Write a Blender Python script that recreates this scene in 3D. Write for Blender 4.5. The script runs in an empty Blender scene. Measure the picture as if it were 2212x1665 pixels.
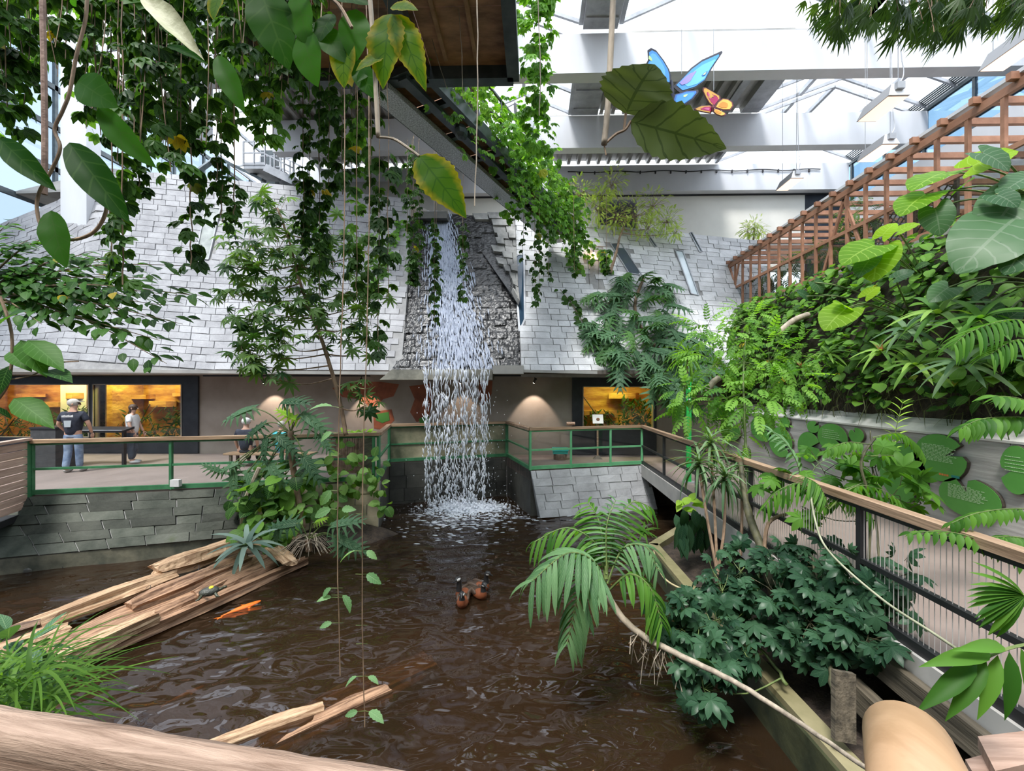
import bpy, math, random
import numpy as np
from mathutils import Vector, Matrix
R = random.Random(7)
NR = np.random.default_rng(7)
SC = bpy.context.scene
COL = SC.collection
# ------------------------------------------------------------------ camera, sky, exposure
FOC, CX, CY, CAMZ, YAW = 900.0, 1132.6, 841.0, 2.1, math.radians(1.3)
cam_data = bpy.data.cameras.new('camera')
cam_data.sensor_width = 36.0
cam_data.lens = 36.0 * FOC / 2212.0
cam_data.shift_x = (1106.0 - CX) / 2212.0
cam_data.shift_y = (CY - 832.5) / 2212.0
cam_data.clip_start = 0.05
cam = bpy.data.objects.new('camera', cam_data)
COL.objects.link(cam)
cam.location = (0, 0, CAMZ)
cam.rotation_euler = (math.pi / 2, 0, YAW)
SC.camera = cam
SC.view_settings.view_transform = 'Standard'
SC.view_settings.look = 'None'
SC.view_settings.gamma = 1.0
SC.view_settings.use_curve_mapping = False
SC.view_settings.exposure = 0.6
world = bpy.data.worlds.new('world')
SC.world = world
world.use_nodes = True
wn = world.node_tree
wn.nodes.clear()
wo = wn.nodes.new('ShaderNodeOutputWorld')
wb = wn.nodes.new('ShaderNodeBackground')
wg = wn.nodes.new('ShaderNodeNewGeometry')
wx = wn.nodes.new('ShaderNodeSeparateXYZ')
wr = wn.nodes.new('ShaderNodeValToRGB')
wn.links.new(wg.outputs['Incoming'], wx.inputs[0])
wm = wn.nodes.new('ShaderNodeMath'); wm.operation = 'MULTIPLY_ADD'
wm.inputs[1].default_value = -0.5; wm.inputs[2].default_value = 0.5
wn.links.new(wx.outputs[2], wm.inputs[0])
wn.links.new(wm.outputs[0], wr.inputs[0])
wr.color_ramp.elements[0].position = 0.47
wr.color_ramp.elements[0].color = (0.16, 0.155, 0.15, 1)
wr.color_ramp.elements[1].position = 0.53
wr.color_ramp.elements[1].color = (0.86, 0.93, 1.0, 1)
wb.inputs[1].default_value = 2.4
wn.links.new(wr.outputs[0], wb.inputs[0])
wn.links.new(wb.outputs[0], wo.inputs[0])
# soft overcast sun coming down through the glass roof
sun_d = bpy.data.lights.new('sun', 'SUN'); sun_d.energy = 3.6; sun_d.angle = math.radians(14); sun_d.color = (1.0, 0.97, 0.92)
sun = bpy.data.objects.new('sun', sun_d); COL.objects.link(sun)
sun.rotation_euler = (math.radians(24), math.radians(-14), 0)
SC.cycles.max_bounces = 8
SC.cycles.diffuse_bounces = 3
SC.cycles.glossy_bounces = 3
SC.cycles.transmission_bounces = 4
SC.cycles.transparent_max_bounces = 14
SC.cycles.sample_clamp_indirect = 4.0
SC.cycles.caustics_reflective = False
SC.cycles.caustics_refractive = False

# ------------------------------------------------------------------ pixel of the photograph -> point in the place
_c, _s = math.cos(YAW), math.sin(YAW)
def ray(px, py):
    a, b = (px - CX) / FOC, (CY - py) / FOC
    return Vector((a * _c - _s, a * _s + _c, b))
def at(px, py, Y):
    r = ray(px, py)
    return Vector((r.x * Y / r.y, Y, CAMZ + r.z * Y / r.y))
def atz(px, py, z):
    r = ray(px, py); k = (z - CAMZ) / r.z
    return Vector((r.x * k, r.y * k, z))
def atx(px, py, X):
    r = ray(px, py); k = X / r.x
    return Vector((X, r.y * k, CAMZ + r.z * k))
def pix(p):
    d = -p[0] * _s + p[1] * _c
    return (CX + FOC * (p[0] * _c + p[1] * _s) / d, CY - FOC * (p[2] - CAMZ) / d)
def inpoly(x, y, poly):
    ins = False
    for i in range(len(poly)):
        x1, y1 = poly[i]; x2, y2 = poly[i - 1]
        if (y1 > y) != (y2 > y) and x < (x2 - x1) * (y - y1) / (y2 - y1) + x1: ins = not ins
    return ins
def V(*a): return Vector(a)

# ------------------------------------------------------------------ materials
def new_mat(name):
    m = bpy.data.materials.new(name); m.use_nodes = True
    nt = m.node_tree; nt.nodes.clear()
    return m, nt, nt.nodes.new('ShaderNodeOutputMaterial')
def nd(nt, typ, **kw):
    n = nt.nodes.new(typ)
    for k, v in kw.items(): setattr(n, k, v)
    return n
def setin(n, **kw):
    for k, v in kw.items():
        n.inputs[k.replace('_', ' ')].default_value = v
def c4(c): return (c[0], c[1], c[2], 1.0)
def rnd_node(nt):
    """per piece random number: object random plus the 'rnd' attribute of joined pieces"""
    oi = nd(nt, 'ShaderNodeObjectInfo'); at_ = nd(nt, 'ShaderNodeAttribute', attribute_name='rnd')
    ad = nd(nt, 'ShaderNodeMath', operation='ADD'); fr = nd(nt, 'ShaderNodeMath', operation='FRACT')
    nt.links.new(oi.outputs['Random'], ad.inputs[0]); nt.links.new(at_.outputs['Fac'], ad.inputs[1])
    nt.links.new(ad.outputs[0], fr.inputs[0])
    return fr.outputs[0]
def surf(name, c1, c2, scale=6.0, rough=0.6, bump=0.15, stretch=(1, 1, 1), spec=0.5, metal=0.0, detail=6, rnd=0.0, c3=None, coat=0.0, bscale=None, lo=0.35, hi=0.65):
    """mottled two (three) colour surface with fine relief"""
    m, nt, out = new_mat(name)
    tc = nd(nt, 'ShaderNodeTexCoord'); mp = nd(nt, 'ShaderNodeMapping'); mp.inputs['Scale'].default_value = stretch
    geo = nd(nt, 'ShaderNodeNewGeometry')
    nt.links.new(geo.outputs['Position'], mp.inputs[0])
    nz = nd(nt, 'ShaderNodeTexNoise'); setin(nz, Scale=scale, Detail=detail, Roughness=0.6)
    nt.links.new(mp.outputs[0], nz.inputs['Vector'])
    rp = nd(nt, 'ShaderNodeValToRGB')
    rp.color_ramp.elements[0].position = lo; rp.color_ramp.elements[0].color = c4(c1)
    rp.color_ramp.elements[1].position = hi; rp.color_ramp.elements[1].color = c4(c2)
    if c3:
        e = rp.color_ramp.elements.new(min(0.95, hi + 0.12)); e.color = c4(c3)
    nt.links.new(nz.outputs['Fac'], rp.inputs[0])
    col = rp.outputs[0]
    if rnd:
        r = rnd_node(nt); mr = nd(nt, 'ShaderNodeMapRange'); setin(mr, To_Min=1.0 - rnd, To_Max=1.0 + rnd)
        nt.links.new(r, mr.inputs['Value'])
        mx = nd(nt, 'ShaderNodeVectorMath', operation='SCALE'); nt.links.new(col, mx.inputs[0]); nt.links.new(mr.outputs[0], mx.inputs['Scale'])
        col = mx.outputs[0]
    bs = nd(nt, 'ShaderNodeBsdfPrincipled')
    setin(bs, Roughness=rough, Metallic=metal); bs.inputs['Specular IOR Level'].default_value = spec
    bs.inputs['Coat Weight'].default_value = coat
    nt.links.new(col, bs.inputs['Base Color'])
    if bump:
        n2 = nd(nt, 'ShaderNodeTexNoise'); setin(n2, Scale=bscale or scale * 3, Detail=5)
        nt.links.new(mp.outputs[0], n2.inputs['Vector'])
        bp = nd(nt, 'ShaderNodeBump'); setin(bp, Strength=bump, Distance=0.03)
        nt.links.new(n2.outputs['Fac'], bp.inputs['Height']); nt.links.new(bp.outputs[0], bs.inputs['Normal'])
    nt.links.new(bs.outputs[0], out.inputs[0])
    return m
def plain(name, c, rough=0.5, metal=0.0, spec=0.5, emit=None, es=0.0):
    m, nt, out = new_mat(name)
    bs = nd(nt, 'ShaderNodeBsdfPrincipled'); setin(bs, Roughness=rough, Metallic=metal); bs.inputs['Base Color'].default_value = c4(c)
    bs.inputs['Specular IOR Level'].default_value = spec
    nz = nd(nt, 'ShaderNodeTexNoise'); setin(nz, Scale=25.0, Detail=3)
    bp = nd(nt, 'ShaderNodeBump'); setin(bp, Strength=0.04, Distance=0.01)
    nt.links.new(nz.outputs['Fac'], bp.inputs['Height']); nt.links.new(bp.outputs[0], bs.inputs['Normal'])
    if emit:
        bs.inputs['Emission Color'].default_value = c4(emit); bs.inputs['Emission Strength'].default_value = es
    nt.links.new(bs.outputs[0], out.inputs[0])
    return m
def glass(name, tint=(0.97, 0.99, 1.0), refl=0.06, rough=0.02, gcol=(1, 1, 1)):
    m, nt, out = new_mat(name)
    tr = nd(nt, 'ShaderNodeBsdfTransparent'); tr.inputs[0].default_value = c4(tint)
    gl = nd(nt, 'ShaderNodeBsdfGlossy'); gl.inputs[0].default_value = c4(gcol); gl.inputs['Roughness'].default_value = rough
    mx = nd(nt, 'ShaderNodeMixShader')
    lw = nd(nt, 'ShaderNodeLayerWeight'); lw.inputs[0].default_value = 0.5
    pw_ = nd(nt, 'ShaderNodeMath', operation='POWER'); pw_.inputs[1].default_value = 5.0; nt.links.new(lw.outputs['Facing'], pw_.inputs[0])
    ad = nd(nt, 'ShaderNodeMath', operation='MULTIPLY_ADD'); ad.inputs[1].default_value = 0.5; ad.inputs[2].default_value = refl; ad.use_clamp = True
    nt.links.new(pw_.outputs[0], ad.inputs[0]); nt.links.new(ad.outputs[0], mx.inputs[0])
    nt.links.new(tr.outputs[0], mx.inputs[1]); nt.links.new(gl.outputs[0], mx.inputs[2]); nt.links.new(mx.outputs[0], out.inputs[0])
    return m
def leafmat(name, dark, light, vein=None, yellow=0.0, nv=9.0, trans=0.35, rough=0.45, edge=None, spec=0.12):
    m, nt, out = new_mat(name)
    r = rnd_node(nt)
    rp = nd(nt, 'ShaderNodeValToRGB'); e = rp.color_ramp.elements
    e[0].position = 0.05; e[0].color = c4(dark); e[1].position = 0.8; e[1].color = c4(light)
    if yellow:
        a = e.new(1.0 - yellow); a.color = c4(light)
        b = e.new(min(0.995, 1.0 - yellow * 0.6)); b.color = (0.5, 0.36, 0.03, 1)
    nt.links.new(r, rp.inputs[0])
    col = rp.outputs[0]
    uv = nd(nt, 'ShaderNodeUVMap'); sx = nd(nt, 'ShaderNodeSeparateXYZ'); nt.links.new(uv.outputs[0], sx.inputs[0])
    # u: signed half width (-1..1) packed as 0..1, v: along the leaf
    ab = nd(nt, 'ShaderNodeMath', operation='SUBTRACT'); ab.inputs[1].default_value = 0.5; nt.links.new(sx.outputs[0], ab.inputs[0])
    ax = nd(nt, 'ShaderNodeMath', operation='ABSOLUTE'); nt.links.new(ab.outputs[0], ax.inputs[0])
    if vein:
        k = nd(nt, 'ShaderNodeMath', operation='MULTIPLY_ADD'); k.inputs[1].default_value = -0.42
        nt.links.new(ax.outputs[0], k.inputs[0]); nt.links.new(sx.outputs[1], k.inputs[2])
        f = nd(nt, 'ShaderNodeMath', operation='MULTIPLY'); f.inputs[1].default_value = nv * 2 * math.pi; nt.links.new(k.outputs[0], f.inputs[0])
        s = nd(nt, 'ShaderNodeMath', operation='SINE'); nt.links.new(f.outputs[0], s.inputs[0])
        g = nd(nt, 'ShaderNodeMath', operation='GREATER_THAN'); g.inputs[1].default_value = 0.93; nt.links.new(s.outputs[0], g.inputs[0])
        md = nd(nt, 'ShaderNodeMath', operation='LESS_THAN'); md.inputs[1].default_value = 0.022; nt.links.new(ax.outputs[0], md.inputs[0])
        mm = nd(nt, 'ShaderNodeMath', operation='MAXIMUM'); nt.links.new(g.outputs[0], mm.inputs[0]); nt.links.new(md.outputs[0], mm.inputs[1])
        hf = nd(nt, 'ShaderNodeMath', operation='MULTIPLY'); hf.inputs[1].default_value = 0.6; nt.links.new(mm.outputs[0], hf.inputs[0])
        mx = nd(nt, 'ShaderNodeMix', data_type='RGBA'); nt.links.new(hf.outputs[0], mx.inputs[0]); nt.links.new(col, mx.inputs[6]); mx.inputs[7].default_value = c4(vein)
        col = mx.outputs[2]
    if edge:
        er = nd(nt, 'ShaderNodeMapRange'); setin(er, From_Min=0.28, From_Max=0.5); nt.links.new(ax.outputs[0], er.inputs['Value'])
        nz = nd(nt, 'ShaderNodeTexNoise'); setin(nz, Scale=9.0, Detail=3)
        mu = nd(nt, 'ShaderNodeMath', operation='MULTIPLY'); nt.links.new(er.outputs[0], mu.inputs[0]); nt.links.new(nz.outputs['Fac'], mu.inputs[1])
        mx = nd(nt, 'ShaderNodeMix', data_type='RGBA'); nt.links.new(mu.outputs[0], mx.inputs[0]); nt.links.new(col, mx.inputs[6]); mx.inputs[7].default_value = c4(edge)
        col = mx.outputs[2]
    bs = nd(nt, 'ShaderNodeBsdfPrincipled'); setin(bs, Roughness=rough); bs.inputs['Specular IOR Level'].default_value = spec
    nt.links.new(col, bs.inputs['Base Color'])
    tl = nd(nt, 'ShaderNodeBsdfTranslucent')
    br = nd(nt, 'ShaderNodeMix', data_type='RGBA', blend_type='MULTIPLY'); br.inputs[0].default_value = 1.0
    nt.links.new(col, br.inputs[6]); br.inputs[7].default_value = (2.1, 2.2, 0.6, 1)
    nt.links.new(br.outputs[2], tl.inputs[0])
    ms = nd(nt, 'ShaderNodeMixShader'); ms.inputs[0].default_value = trans
    nt.links.new(bs.outputs[0], ms.inputs[1]); nt.links.new(tl.outputs[0], ms.inputs[2]); nt.links.new(ms.outputs[0], out.inputs[0])
    return m

# ------------------------------------------------------------------ objects
ORG = {}
def tag(o, label=None, cat=None, group=None, kind=None):
    if label: o['label'] = label
    if cat: o['category'] = cat
    if group: o['group'] = group
    if kind: o['kind'] = kind
    return o
def thing(name, loc, label, cat, group=None):
    o = bpy.data.objects.new(name, None); COL.objects.link(o)
    o.empty_display_size = 0.1
    o.location = loc; ORG[o.name] = Vector(loc)
    return tag(o, label, cat, group)
def link(name, me, parent=None, M=None):
    """object with mesh me; M is its world matrix (things are only ever translated)"""
    o = bpy.data.objects.new(name, me); COL.objects.link(o)
    if parent is not None:
        o.parent = parent
        org = ORG[parent.name]
        if M is not None: o.matrix_basis = Matrix.Translation(-org) @ M
        ORG[o.name] = org
    elif M is not None:
        o.matrix_basis = M
    return o
class MB:
    def __init__(s): s.v, s.f, s.m = [], [], []
    def add(s, vs, fs, mi=0):
        b = len(s.v); s.v.extend([tuple(v) for v in vs])
        for f in fs: s.f.append([i + b for i in f]); s.m.append(mi)
        return s
    def box(s, a, b, mi=0):
        x0, y0, z0 = a; x1, y1, z1 = b
        return s.hexa([(x0, y0, z0), (x1, y0, z0), (x1, y1, z0), (x0, y1, z0), (x0, y0, z1), (x1, y0, z1), (x1, y1, z1), (x0, y1, z1)], mi)
    def hexa(s, p, mi=0):
        return s.add(p, [(3, 2, 1, 0), (4, 5, 6, 7), (0, 1, 5, 4), (1, 2, 6, 5), (2, 3, 7, 6), (3, 0, 4, 7)], mi)
    def bar(s, a, b, w, h, up=(0, 0, 1), mi=0):
        """box section bar from a to b: w across, h along up (centred)"""
        a, b, up = Vector(a), Vector(b), Vector(up)
        d = (b - a).normalized(); sd = d.cross(up)
        if sd.length < 1e-6: sd = d.cross(Vector((1, 0, 0)))
        sd.normalize(); u = sd.cross(d).normalized()
        sd *= w / 2; u *= h / 2
        return s.hexa([a - sd - u, a + sd - u, b + sd - u, b - sd - u, a - sd + u, a + sd + u, b + sd + u, b - sd + u], mi)
    def tube(s, pts, r, n=6, mi=0, cap=True):
        pts = [Vector(p) for p in pts]
        rs = r if isinstance(r, (list, tuple)) else [r] * len(pts)
        b = len(s.v); prev = None
        for i, p in enumerate(pts):
            d = (pts[min(i + 1, len(pts) - 1)] - pts[max(i - 1, 0)])
            d = d.normalized() if d.length > 1e-9 else Vector((0, 0, 1))
            if prev is None:
                u = d.cross(Vector((0.3, 0.5, 0.8))); 
                if u.length < 1e-3: u = d.cross(Vector((1, 0, 0)))
            else: u = prev - d * prev.dot(d)
            u.normalize(); prev = u; w = d.cross(u)
            for k in range(n):
                t = 2 * math.pi * k / n
                s.v.append(tuple(p + (u * math.cos(t) + w * math.sin(t)) * rs[i]))
        for i in range(len(pts) - 1):
            for k in range(n):
                a0 = b + i * n + k; a1 = b + i * n + (k + 1) % n
                s.f.append([a0, a1, a1 + n, a0 + n]); s.m.append(mi)
        if cap:
            s.f.append([b + k for k in reversed(range(n))]); s.m.append(mi)
            s.f.append([b + (len(pts) - 1) * n + k for k in range(n)]); s.m.append(mi)
        return s
    def prism(s, poly, d, mi=0):
        """polygon (world points) extruded by vector d"""
        n = len(poly); b = len(s.v); d = Vector(d)
        s.v.extend([tuple(Vector(p)) for p in poly]); s.v.extend([tuple(Vector(p) + d) for p in poly])
        s.f.append([b + i for i in reversed(range(n))]); s.f.append([b + n + i for i in range(n)]); s.m += [mi, mi]
        for i in range(n):
            j = (i + 1) % n; s.f.append([b + i, b + j, b + n + j, b + n + i]); s.m.append(mi)
        return s
    def ball(s, c, r, n=8, m=6, mi=0, M=None):
        c = Vector(c); rr = r if isinstance(r, (list, tuple)) else (r, r, r); b = len(s.v)
        for i in range(m + 1):
            ph = math.pi * i / m
            for k in range(n):
                t = 2 * math.pi * k / n
                p = Vector((rr[0] * math.sin(ph) * math.cos(t), rr[1] * math.sin(ph) * math.sin(t), rr[2] * math.cos(ph)))
                if M is not None: p = M @ p
                s.v.append(tuple(c + p))
        for i in range(m):
            for k in range(n):
                a0 = b + i * n + k; a1 = b + i * n + (k + 1) % n
                s.f.append([a0, a0 + n, a1 + n, a1]); s.m.append(mi)
        return s
    def build(s, name, mats, parent=None, smooth=False, label=None, cat=None, group=None, kind=None, origin=None):
        mats = mats if isinstance(mats, (list, tuple)) else [mats]
        if parent is not None: org = ORG[parent.name]
        elif origin is not None: org = Vector(origin)
        else:
            a = np.array(s.v); lo, hi = a.min(0), a.max(0); org = Vector(((lo[0] + hi[0]) / 2, (lo[1] + hi[1]) / 2, lo[2]))
        me = bpy.data.meshes.new(name)
        me.from_pydata([(v[0] - org.x, v[1] - org.y, v[2] - org.z) for v in s.v], [], s.f)
        for m in mats: me.materials.append(m)
        if len(mats) > 1: me.polygons.foreach_set('material_index', s.m)
        if smooth: me.polygons.foreach_set('use_smooth', [True] * len(s.f))
        me.update()
        o = bpy.data.objects.new(name, me); COL.objects.link(o)
        if parent is not None: o.parent = parent
        else: o.location = org
        ORG[o.name] = org
        return tag(o, label, cat, group, kind)

# ------------------------------------------------------------------ leaf templates: (verts Nx3, faces, uv per vertex Nx2)
def t_leaf(rows, wf, fold=0.25, droop=0.25, wave=0.0, serr=0.0, tipx=0.0, half=1):
    v, f, uv = [], [], []
    n = 2 * half + 1
    for i in range(rows + 1):
        y = i / rows; w = wf(y)
        if serr and 0 < i < rows: w *= 1 + serr * (1 if i % 2 else -1)
        for k in range(n):
            q = (k - half) / half
            x = q * w
            v.append((x + tipx * y * y, y * (1 - 0.25 * droop * y), fold * abs(x) - droop * y * y + wave * math.sin(y * 19) * abs(q) * w))
            uv.append((0.5 + 0.5 * q, y))
    for i in range(rows):
        for k in range(n - 1):
            a = i * n + k; f.append((a, a + 1, a + n + 1, a + n))
    return np.array(v), f, np.array(uv)
def t_merge(items):
    vs, fs, us = [], [], []; b = 0
    for (v, f, u), M in items:
        M = np.array(M); vs.append(v @ M[:3, :3].T + M[:3, 3]); us.append(u)
        fs += [tuple(i + b for i in q) for q in f]; b += len(v)
    return np.concatenate(vs), fs, np.concatenate(us)
def t_stem(L, r=0.012, bend=0.0):
    v = [(-r, 0, 0), (r, 0, 0), (r * .6, L, -bend), (-r * .6, L, -bend), (0, 0, r), (0, L, r * .6 - bend)]
    return np.array(v, float), [(0, 1, 2, 3), (1, 4, 5, 2), (4, 0, 3, 5)], np.full((6, 2), 0.5)
def t_mesh(name, tpl, mat, smooth=True):
    v, f, u = tpl
    me = bpy.data.meshes.new(name); me.from_pydata([tuple(p) for p in v], [], f)
    uvl = me.uv_layers.new(name='UVMap'); li = np.empty(len(me.loops), dtype=np.int32); me.loops.foreach_get('vertex_index', li)
    uvl.data.foreach_set('uv', u[li].astype(np.float32).ravel())
    me.materials.append(mat)
    if smooth: me.polygons.foreach_set('use_smooth', [True] * len(f))
    me.update(); return me
def scatter(name, tpl, Ms, mat, parent=None, smooth=True, label=None, cat=None, group=None, kind=None):
    """many leaves joined into one mesh, each with its own random number"""
    v, f, u = tpl; Ms = np.array(Ms); n = len(Ms); k = len(v)
    P = np.einsum('nij,kj->nki', Ms[:, :3, :3], v) + Ms[:, None, :3, 3]
    org = ORG[parent.name] if parent is not None else Vector(P.reshape(-1, 3).mean(0))
    P = (P - np.array(org)).reshape(-1, 3)
    lens = np.array([len(q) for q in f]); flat = np.concatenate([np.array(q) for q in f])
    loops = (flat[None, :] + (np.arange(n) * k)[:, None]).ravel()
    me = bpy.data.meshes.new(name)
    me.vertices.add(n * k); me.vertices.foreach_set('co', P.astype(np.float32).ravel())
    me.loops.add(len(loops)); me.loops.foreach_set('vertex_index', loops.astype(np.int32))
    tot = np.tile(lens, n); st = np.concatenate([[0], np.cumsum(tot)[:-1]])
    me.polygons.add(len(tot)); me.polygons.foreach_set('loop_start', st.astype(np.int32))
    uvl = me.uv_layers.new(name='UVMap'); uvl.data.foreach_set('uv', np.tile(u[flat], (n, 1)).astype(np.float32).ravel())
    at_ = me.attributes.new('rnd', 'FLOAT', 'POINT'); at_.data.foreach_set('value', np.repeat(NR.random(n), k).astype(np.float32))
    me.materials.append(mat)
    me.polygons.foreach_set('use_smooth', np.full(len(tot), smooth))
    me.update(calc_edges=True); me.validate()
    o = bpy.data.objects.new(name, me); COL.objects.link(o)
    if parent is not None: o.parent = parent
    else: o.location = org
    ORG[o.name] = org
    return tag(o, label, cat, group, kind)
def fr(base, d, nrm, L, W=None):
    """matrix that puts a unit leaf (along +y, normal +z) at base, pointing along d"""
    W = L if W is None else W
    d = Vector(d).normalized(); nrm = Vector(nrm)
    x = d.cross(nrm)
    if x.length < 1e-5: x = d.cross(Vector((0.31, 0.7, 0.2)))
    x.normalize(); z = x.cross(d).normalized()
    b = Vector(base)
    return Matrix(((x.x * W, d.x * L, z.x * L, b.x), (x.y * W, d.y * L, z.y * L, b.y), (x.z * W, d.z * L, z.z * L, b.z), (0, 0, 0, 1)))
def rv(s=1.0): return Vector((R.uniform(-s, s), R.uniform(-s, s), R.uniform(-s, s)))
def lerp(a, b, t): return a + (b - a) * t
def poly_at(pts, t):
    """point at fraction t of a polyline"""
    seg = [(pts[i + 1] - pts[i]).length for i in range(len(pts) - 1)]; tot = sum(seg); d = t * tot
    for i, L in enumerate(seg):
        if d <= L or i == len(seg) - 1: return pts[i].lerp(pts[i + 1], min(1, d / max(L, 1e-9))), (pts[i + 1] - pts[i]).normalized()
        d -= L
def smooth_path(pts, n=8, jit=0.0):
    """Catmull-Rom through the points"""
    P = [pts[0]] + list(pts) + [pts[-1]]; out = []
    for i in range(1, len(P) - 2):
        for k in range(n):
            t = k / n; a, b, c, d = P[i - 1], P[i], P[i + 1], P[i + 2]
            p = 0.5 * ((2 * b) + (c - a) * t + (2 * a - 5 * b + 4 * c - d) * t * t + (3 * b - a - 3 * c + d) * t ** 3)
            out.append(p + (rv(jit) if jit and 0 < len(out) else Vector()))
    out.append(Vector(pts[-1])); return out
# ------------------------------------------------------------------ shared materials
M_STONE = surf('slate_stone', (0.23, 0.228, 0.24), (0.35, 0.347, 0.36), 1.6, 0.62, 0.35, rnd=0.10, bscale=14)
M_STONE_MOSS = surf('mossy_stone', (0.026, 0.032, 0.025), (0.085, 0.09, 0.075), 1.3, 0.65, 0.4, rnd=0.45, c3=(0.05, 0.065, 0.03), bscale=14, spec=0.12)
M_STONE_R = surf('pale_slate_lit', (0.42, 0.42, 0.43), (0.60, 0.60, 0.61), 1.6, 0.62, 0.35, rnd=0.12, bscale=14)  # slightly paler slate, its colour lightened further to make up for missing light
M_JOINT = surf('joint', (0.22, 0.215, 0.215), (0.30, 0.295, 0.29), 5, 0.9, 0.2)
M_CONC = surf('concrete', (0.30, 0.29, 0.275), (0.42, 0.405, 0.38), 1.2, 0.75, 0.15)
M_CONC_WALL = surf('exhibit_concrete', (0.27, 0.225, 0.19), (0.36, 0.31, 0.27), 0.9, 0.75, 0.15)
M_CONC_MOSS = surf('mossy_concrete', (0.09, 0.10, 0.055), (0.36, 0.32, 0.21), 1.1, 0.7, 0.2, c3=(0.42, 0.36, 0.24))
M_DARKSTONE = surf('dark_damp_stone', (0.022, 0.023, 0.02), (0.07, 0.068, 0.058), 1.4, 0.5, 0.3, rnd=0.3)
M_KERB = surf('algae_concrete', (0.12, 0.115, 0.045), (0.30, 0.26, 0.15), 1.5, 0.75, 0.2, lo=0.3, hi=0.7)
M_FLOOR = surf('walkway_floor', (0.20, 0.155, 0.137), (0.255, 0.20, 0.178), 1.1, 0.7, 0.05)
M_WHITE = surf('white_paint', (0.56, 0.57, 0.60), (0.64, 0.65, 0.685), 0.8, 0.55, 0.05, stretch=(1, 1, 0.25))
M_CREAM = surf('cream_wall', (0.70, 0.68, 0.62), (0.78, 0.76, 0.70), 0.6, 0.6, 0.03)
M_DECK = surf('galvanised_deck', (0.27, 0.265, 0.25), (0.36, 0.35, 0.33), 2.0, 0.45, 0.03, metal=0.3)
M_STEEL = surf('grey_steel', (0.28, 0.29, 0.31), (0.40, 0.41, 0.44), 3.0, 0.45, 0.03, metal=0.2)
M_DSTEEL = surf('dark_steel', (0.035, 0.048, 0.055), (0.085, 0.105, 0.115), 3.0, 0.45, 0.05, metal=0.2)
M_PERF = surf('perforated_tray', (0.30, 0.31, 0.32), (0.75, 0.76, 0.78), 38.0, 0.4, 0.5, metal=0.5, detail=2)
M_NAVY = surf('navy_panel', (0.012, 0.014, 0.02), (0.03, 0.033, 0.042), 2.0, 0.5, 0.03)
M_BLACK = plain('black_paint', (0.015, 0.015, 0.017), 0.45)
M_GREEN = surf('green_paint', (0.025, 0.12, 0.05), (0.06, 0.22, 0.10), 3.0, 0.45, 0.1, c3=(0.2, 0.26, 0.16))
M_WOODRAIL = surf('rail_wood', (0.22, 0.14, 0.08), (0.44, 0.30, 0.19), 3.5, 0.55, 0.2, stretch=(0.25, 1, 6))
M_WOODRAIL_Y = surf('rail_wood_long', (0.20, 0.125, 0.075), (0.38, 0.255, 0.17), 3.5, 0.55, 0.2, stretch=(5, 0.25, 5))
M_BOARD = surf('weathered_board', (0.42, 0.275, 0.215), (0.60, 0.42, 0.345), 3.0, 0.65, 0.25, stretch=(0.4, 0.4, 7), rnd=0.12)
M_PERGOLA = surf('pergola_timber', (0.25, 0.115, 0.065), (0.38, 0.19, 0.115), 4.0, 0.6, 0.15, stretch=(1, 0.5, 1), rnd=0.12)
M_OLDBEAM = surf('old_dark_timber', (0.05, 0.042, 0.03), (0.17, 0.14, 0.10), 3.0, 0.7, 0.3, stretch=(5, 0.3, 5), rnd=0.2)
M_PLY = surf('stained_plywood', (0.18, 0.085, 0.042), (0.52, 0.27, 0.15), 1.6, 0.6, 0.2, stretch=(1, 2.5, 1), rnd=0.2)
M_SOIL = surf('dark_soil', (0.016, 0.011, 0.008), (0.06, 0.042, 0.03), 9, 0.85, 0.8)
M_MUD = surf('pond_bed', (0.03, 0.018, 0.009), (0.07, 0.043, 0.022), 1.2, 0.8, 0.2)
M_GLASS = glass('roof_glass', (0.95, 0.97, 1.0), 0.02)
M_PANE = glass('rail_pane', (0.90, 0.92, 0.92), 0.03)
M_FACADE = glass('facade_glass', (0.46, 0.515, 0.57), 0.04)
M_TEAL = glass('blue_facade_glass', (0.35, 0.46, 0.55), 0.12, gcol=(0.7, 0.85, 1.0))
ZW = -1.2   # water level; the visitors' platform is z = 0

def wall_obj(name, mb, mat, smooth=False): return mb.build(name, mat, kind='structure', smooth=smooth)

# ------------------------------------------------------------------ platform, walkway, pond
L0, L1 = atz(70, 950, 1.1), atz(817, 934.5, 1.1)
Lm = L0 + (L0 - L1) * 1.2
R0, R1 = V(-4.15, 11.9, 1.1), V(-.84, 13.0, 1.1)
R2, R3 = atz(1146, 924, 1.1), V(3.04, 11.75, 1.1)
XW, XL = 3.04, 5.85         # walkway: rail side, lily-pad wall side
YB = 13.4                   # exhibit wall
fl = [V(-19.4, L0.y - 1.2, 0), L0, L1, R0, R1, R2, R3, V(XW, 1.2, 0), V(XL + .3, 1.2, 0), V(XL + .3, YB, 0), V(-19.4, YB, 0)]
fl = [V(p.x, p.y, 0) for p in fl]
mb = MB(); mb.prism([p - V(0, 0, .28) for p in fl], (0, 0, .28))
wall_obj('floor', mb, M_FLOOR)
mb = MB(); mb.box((-17, 1.0, ZW - .75), (7, 13.6, ZW - .5)); wall_obj('floor_pond', mb, M_MUD)
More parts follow.
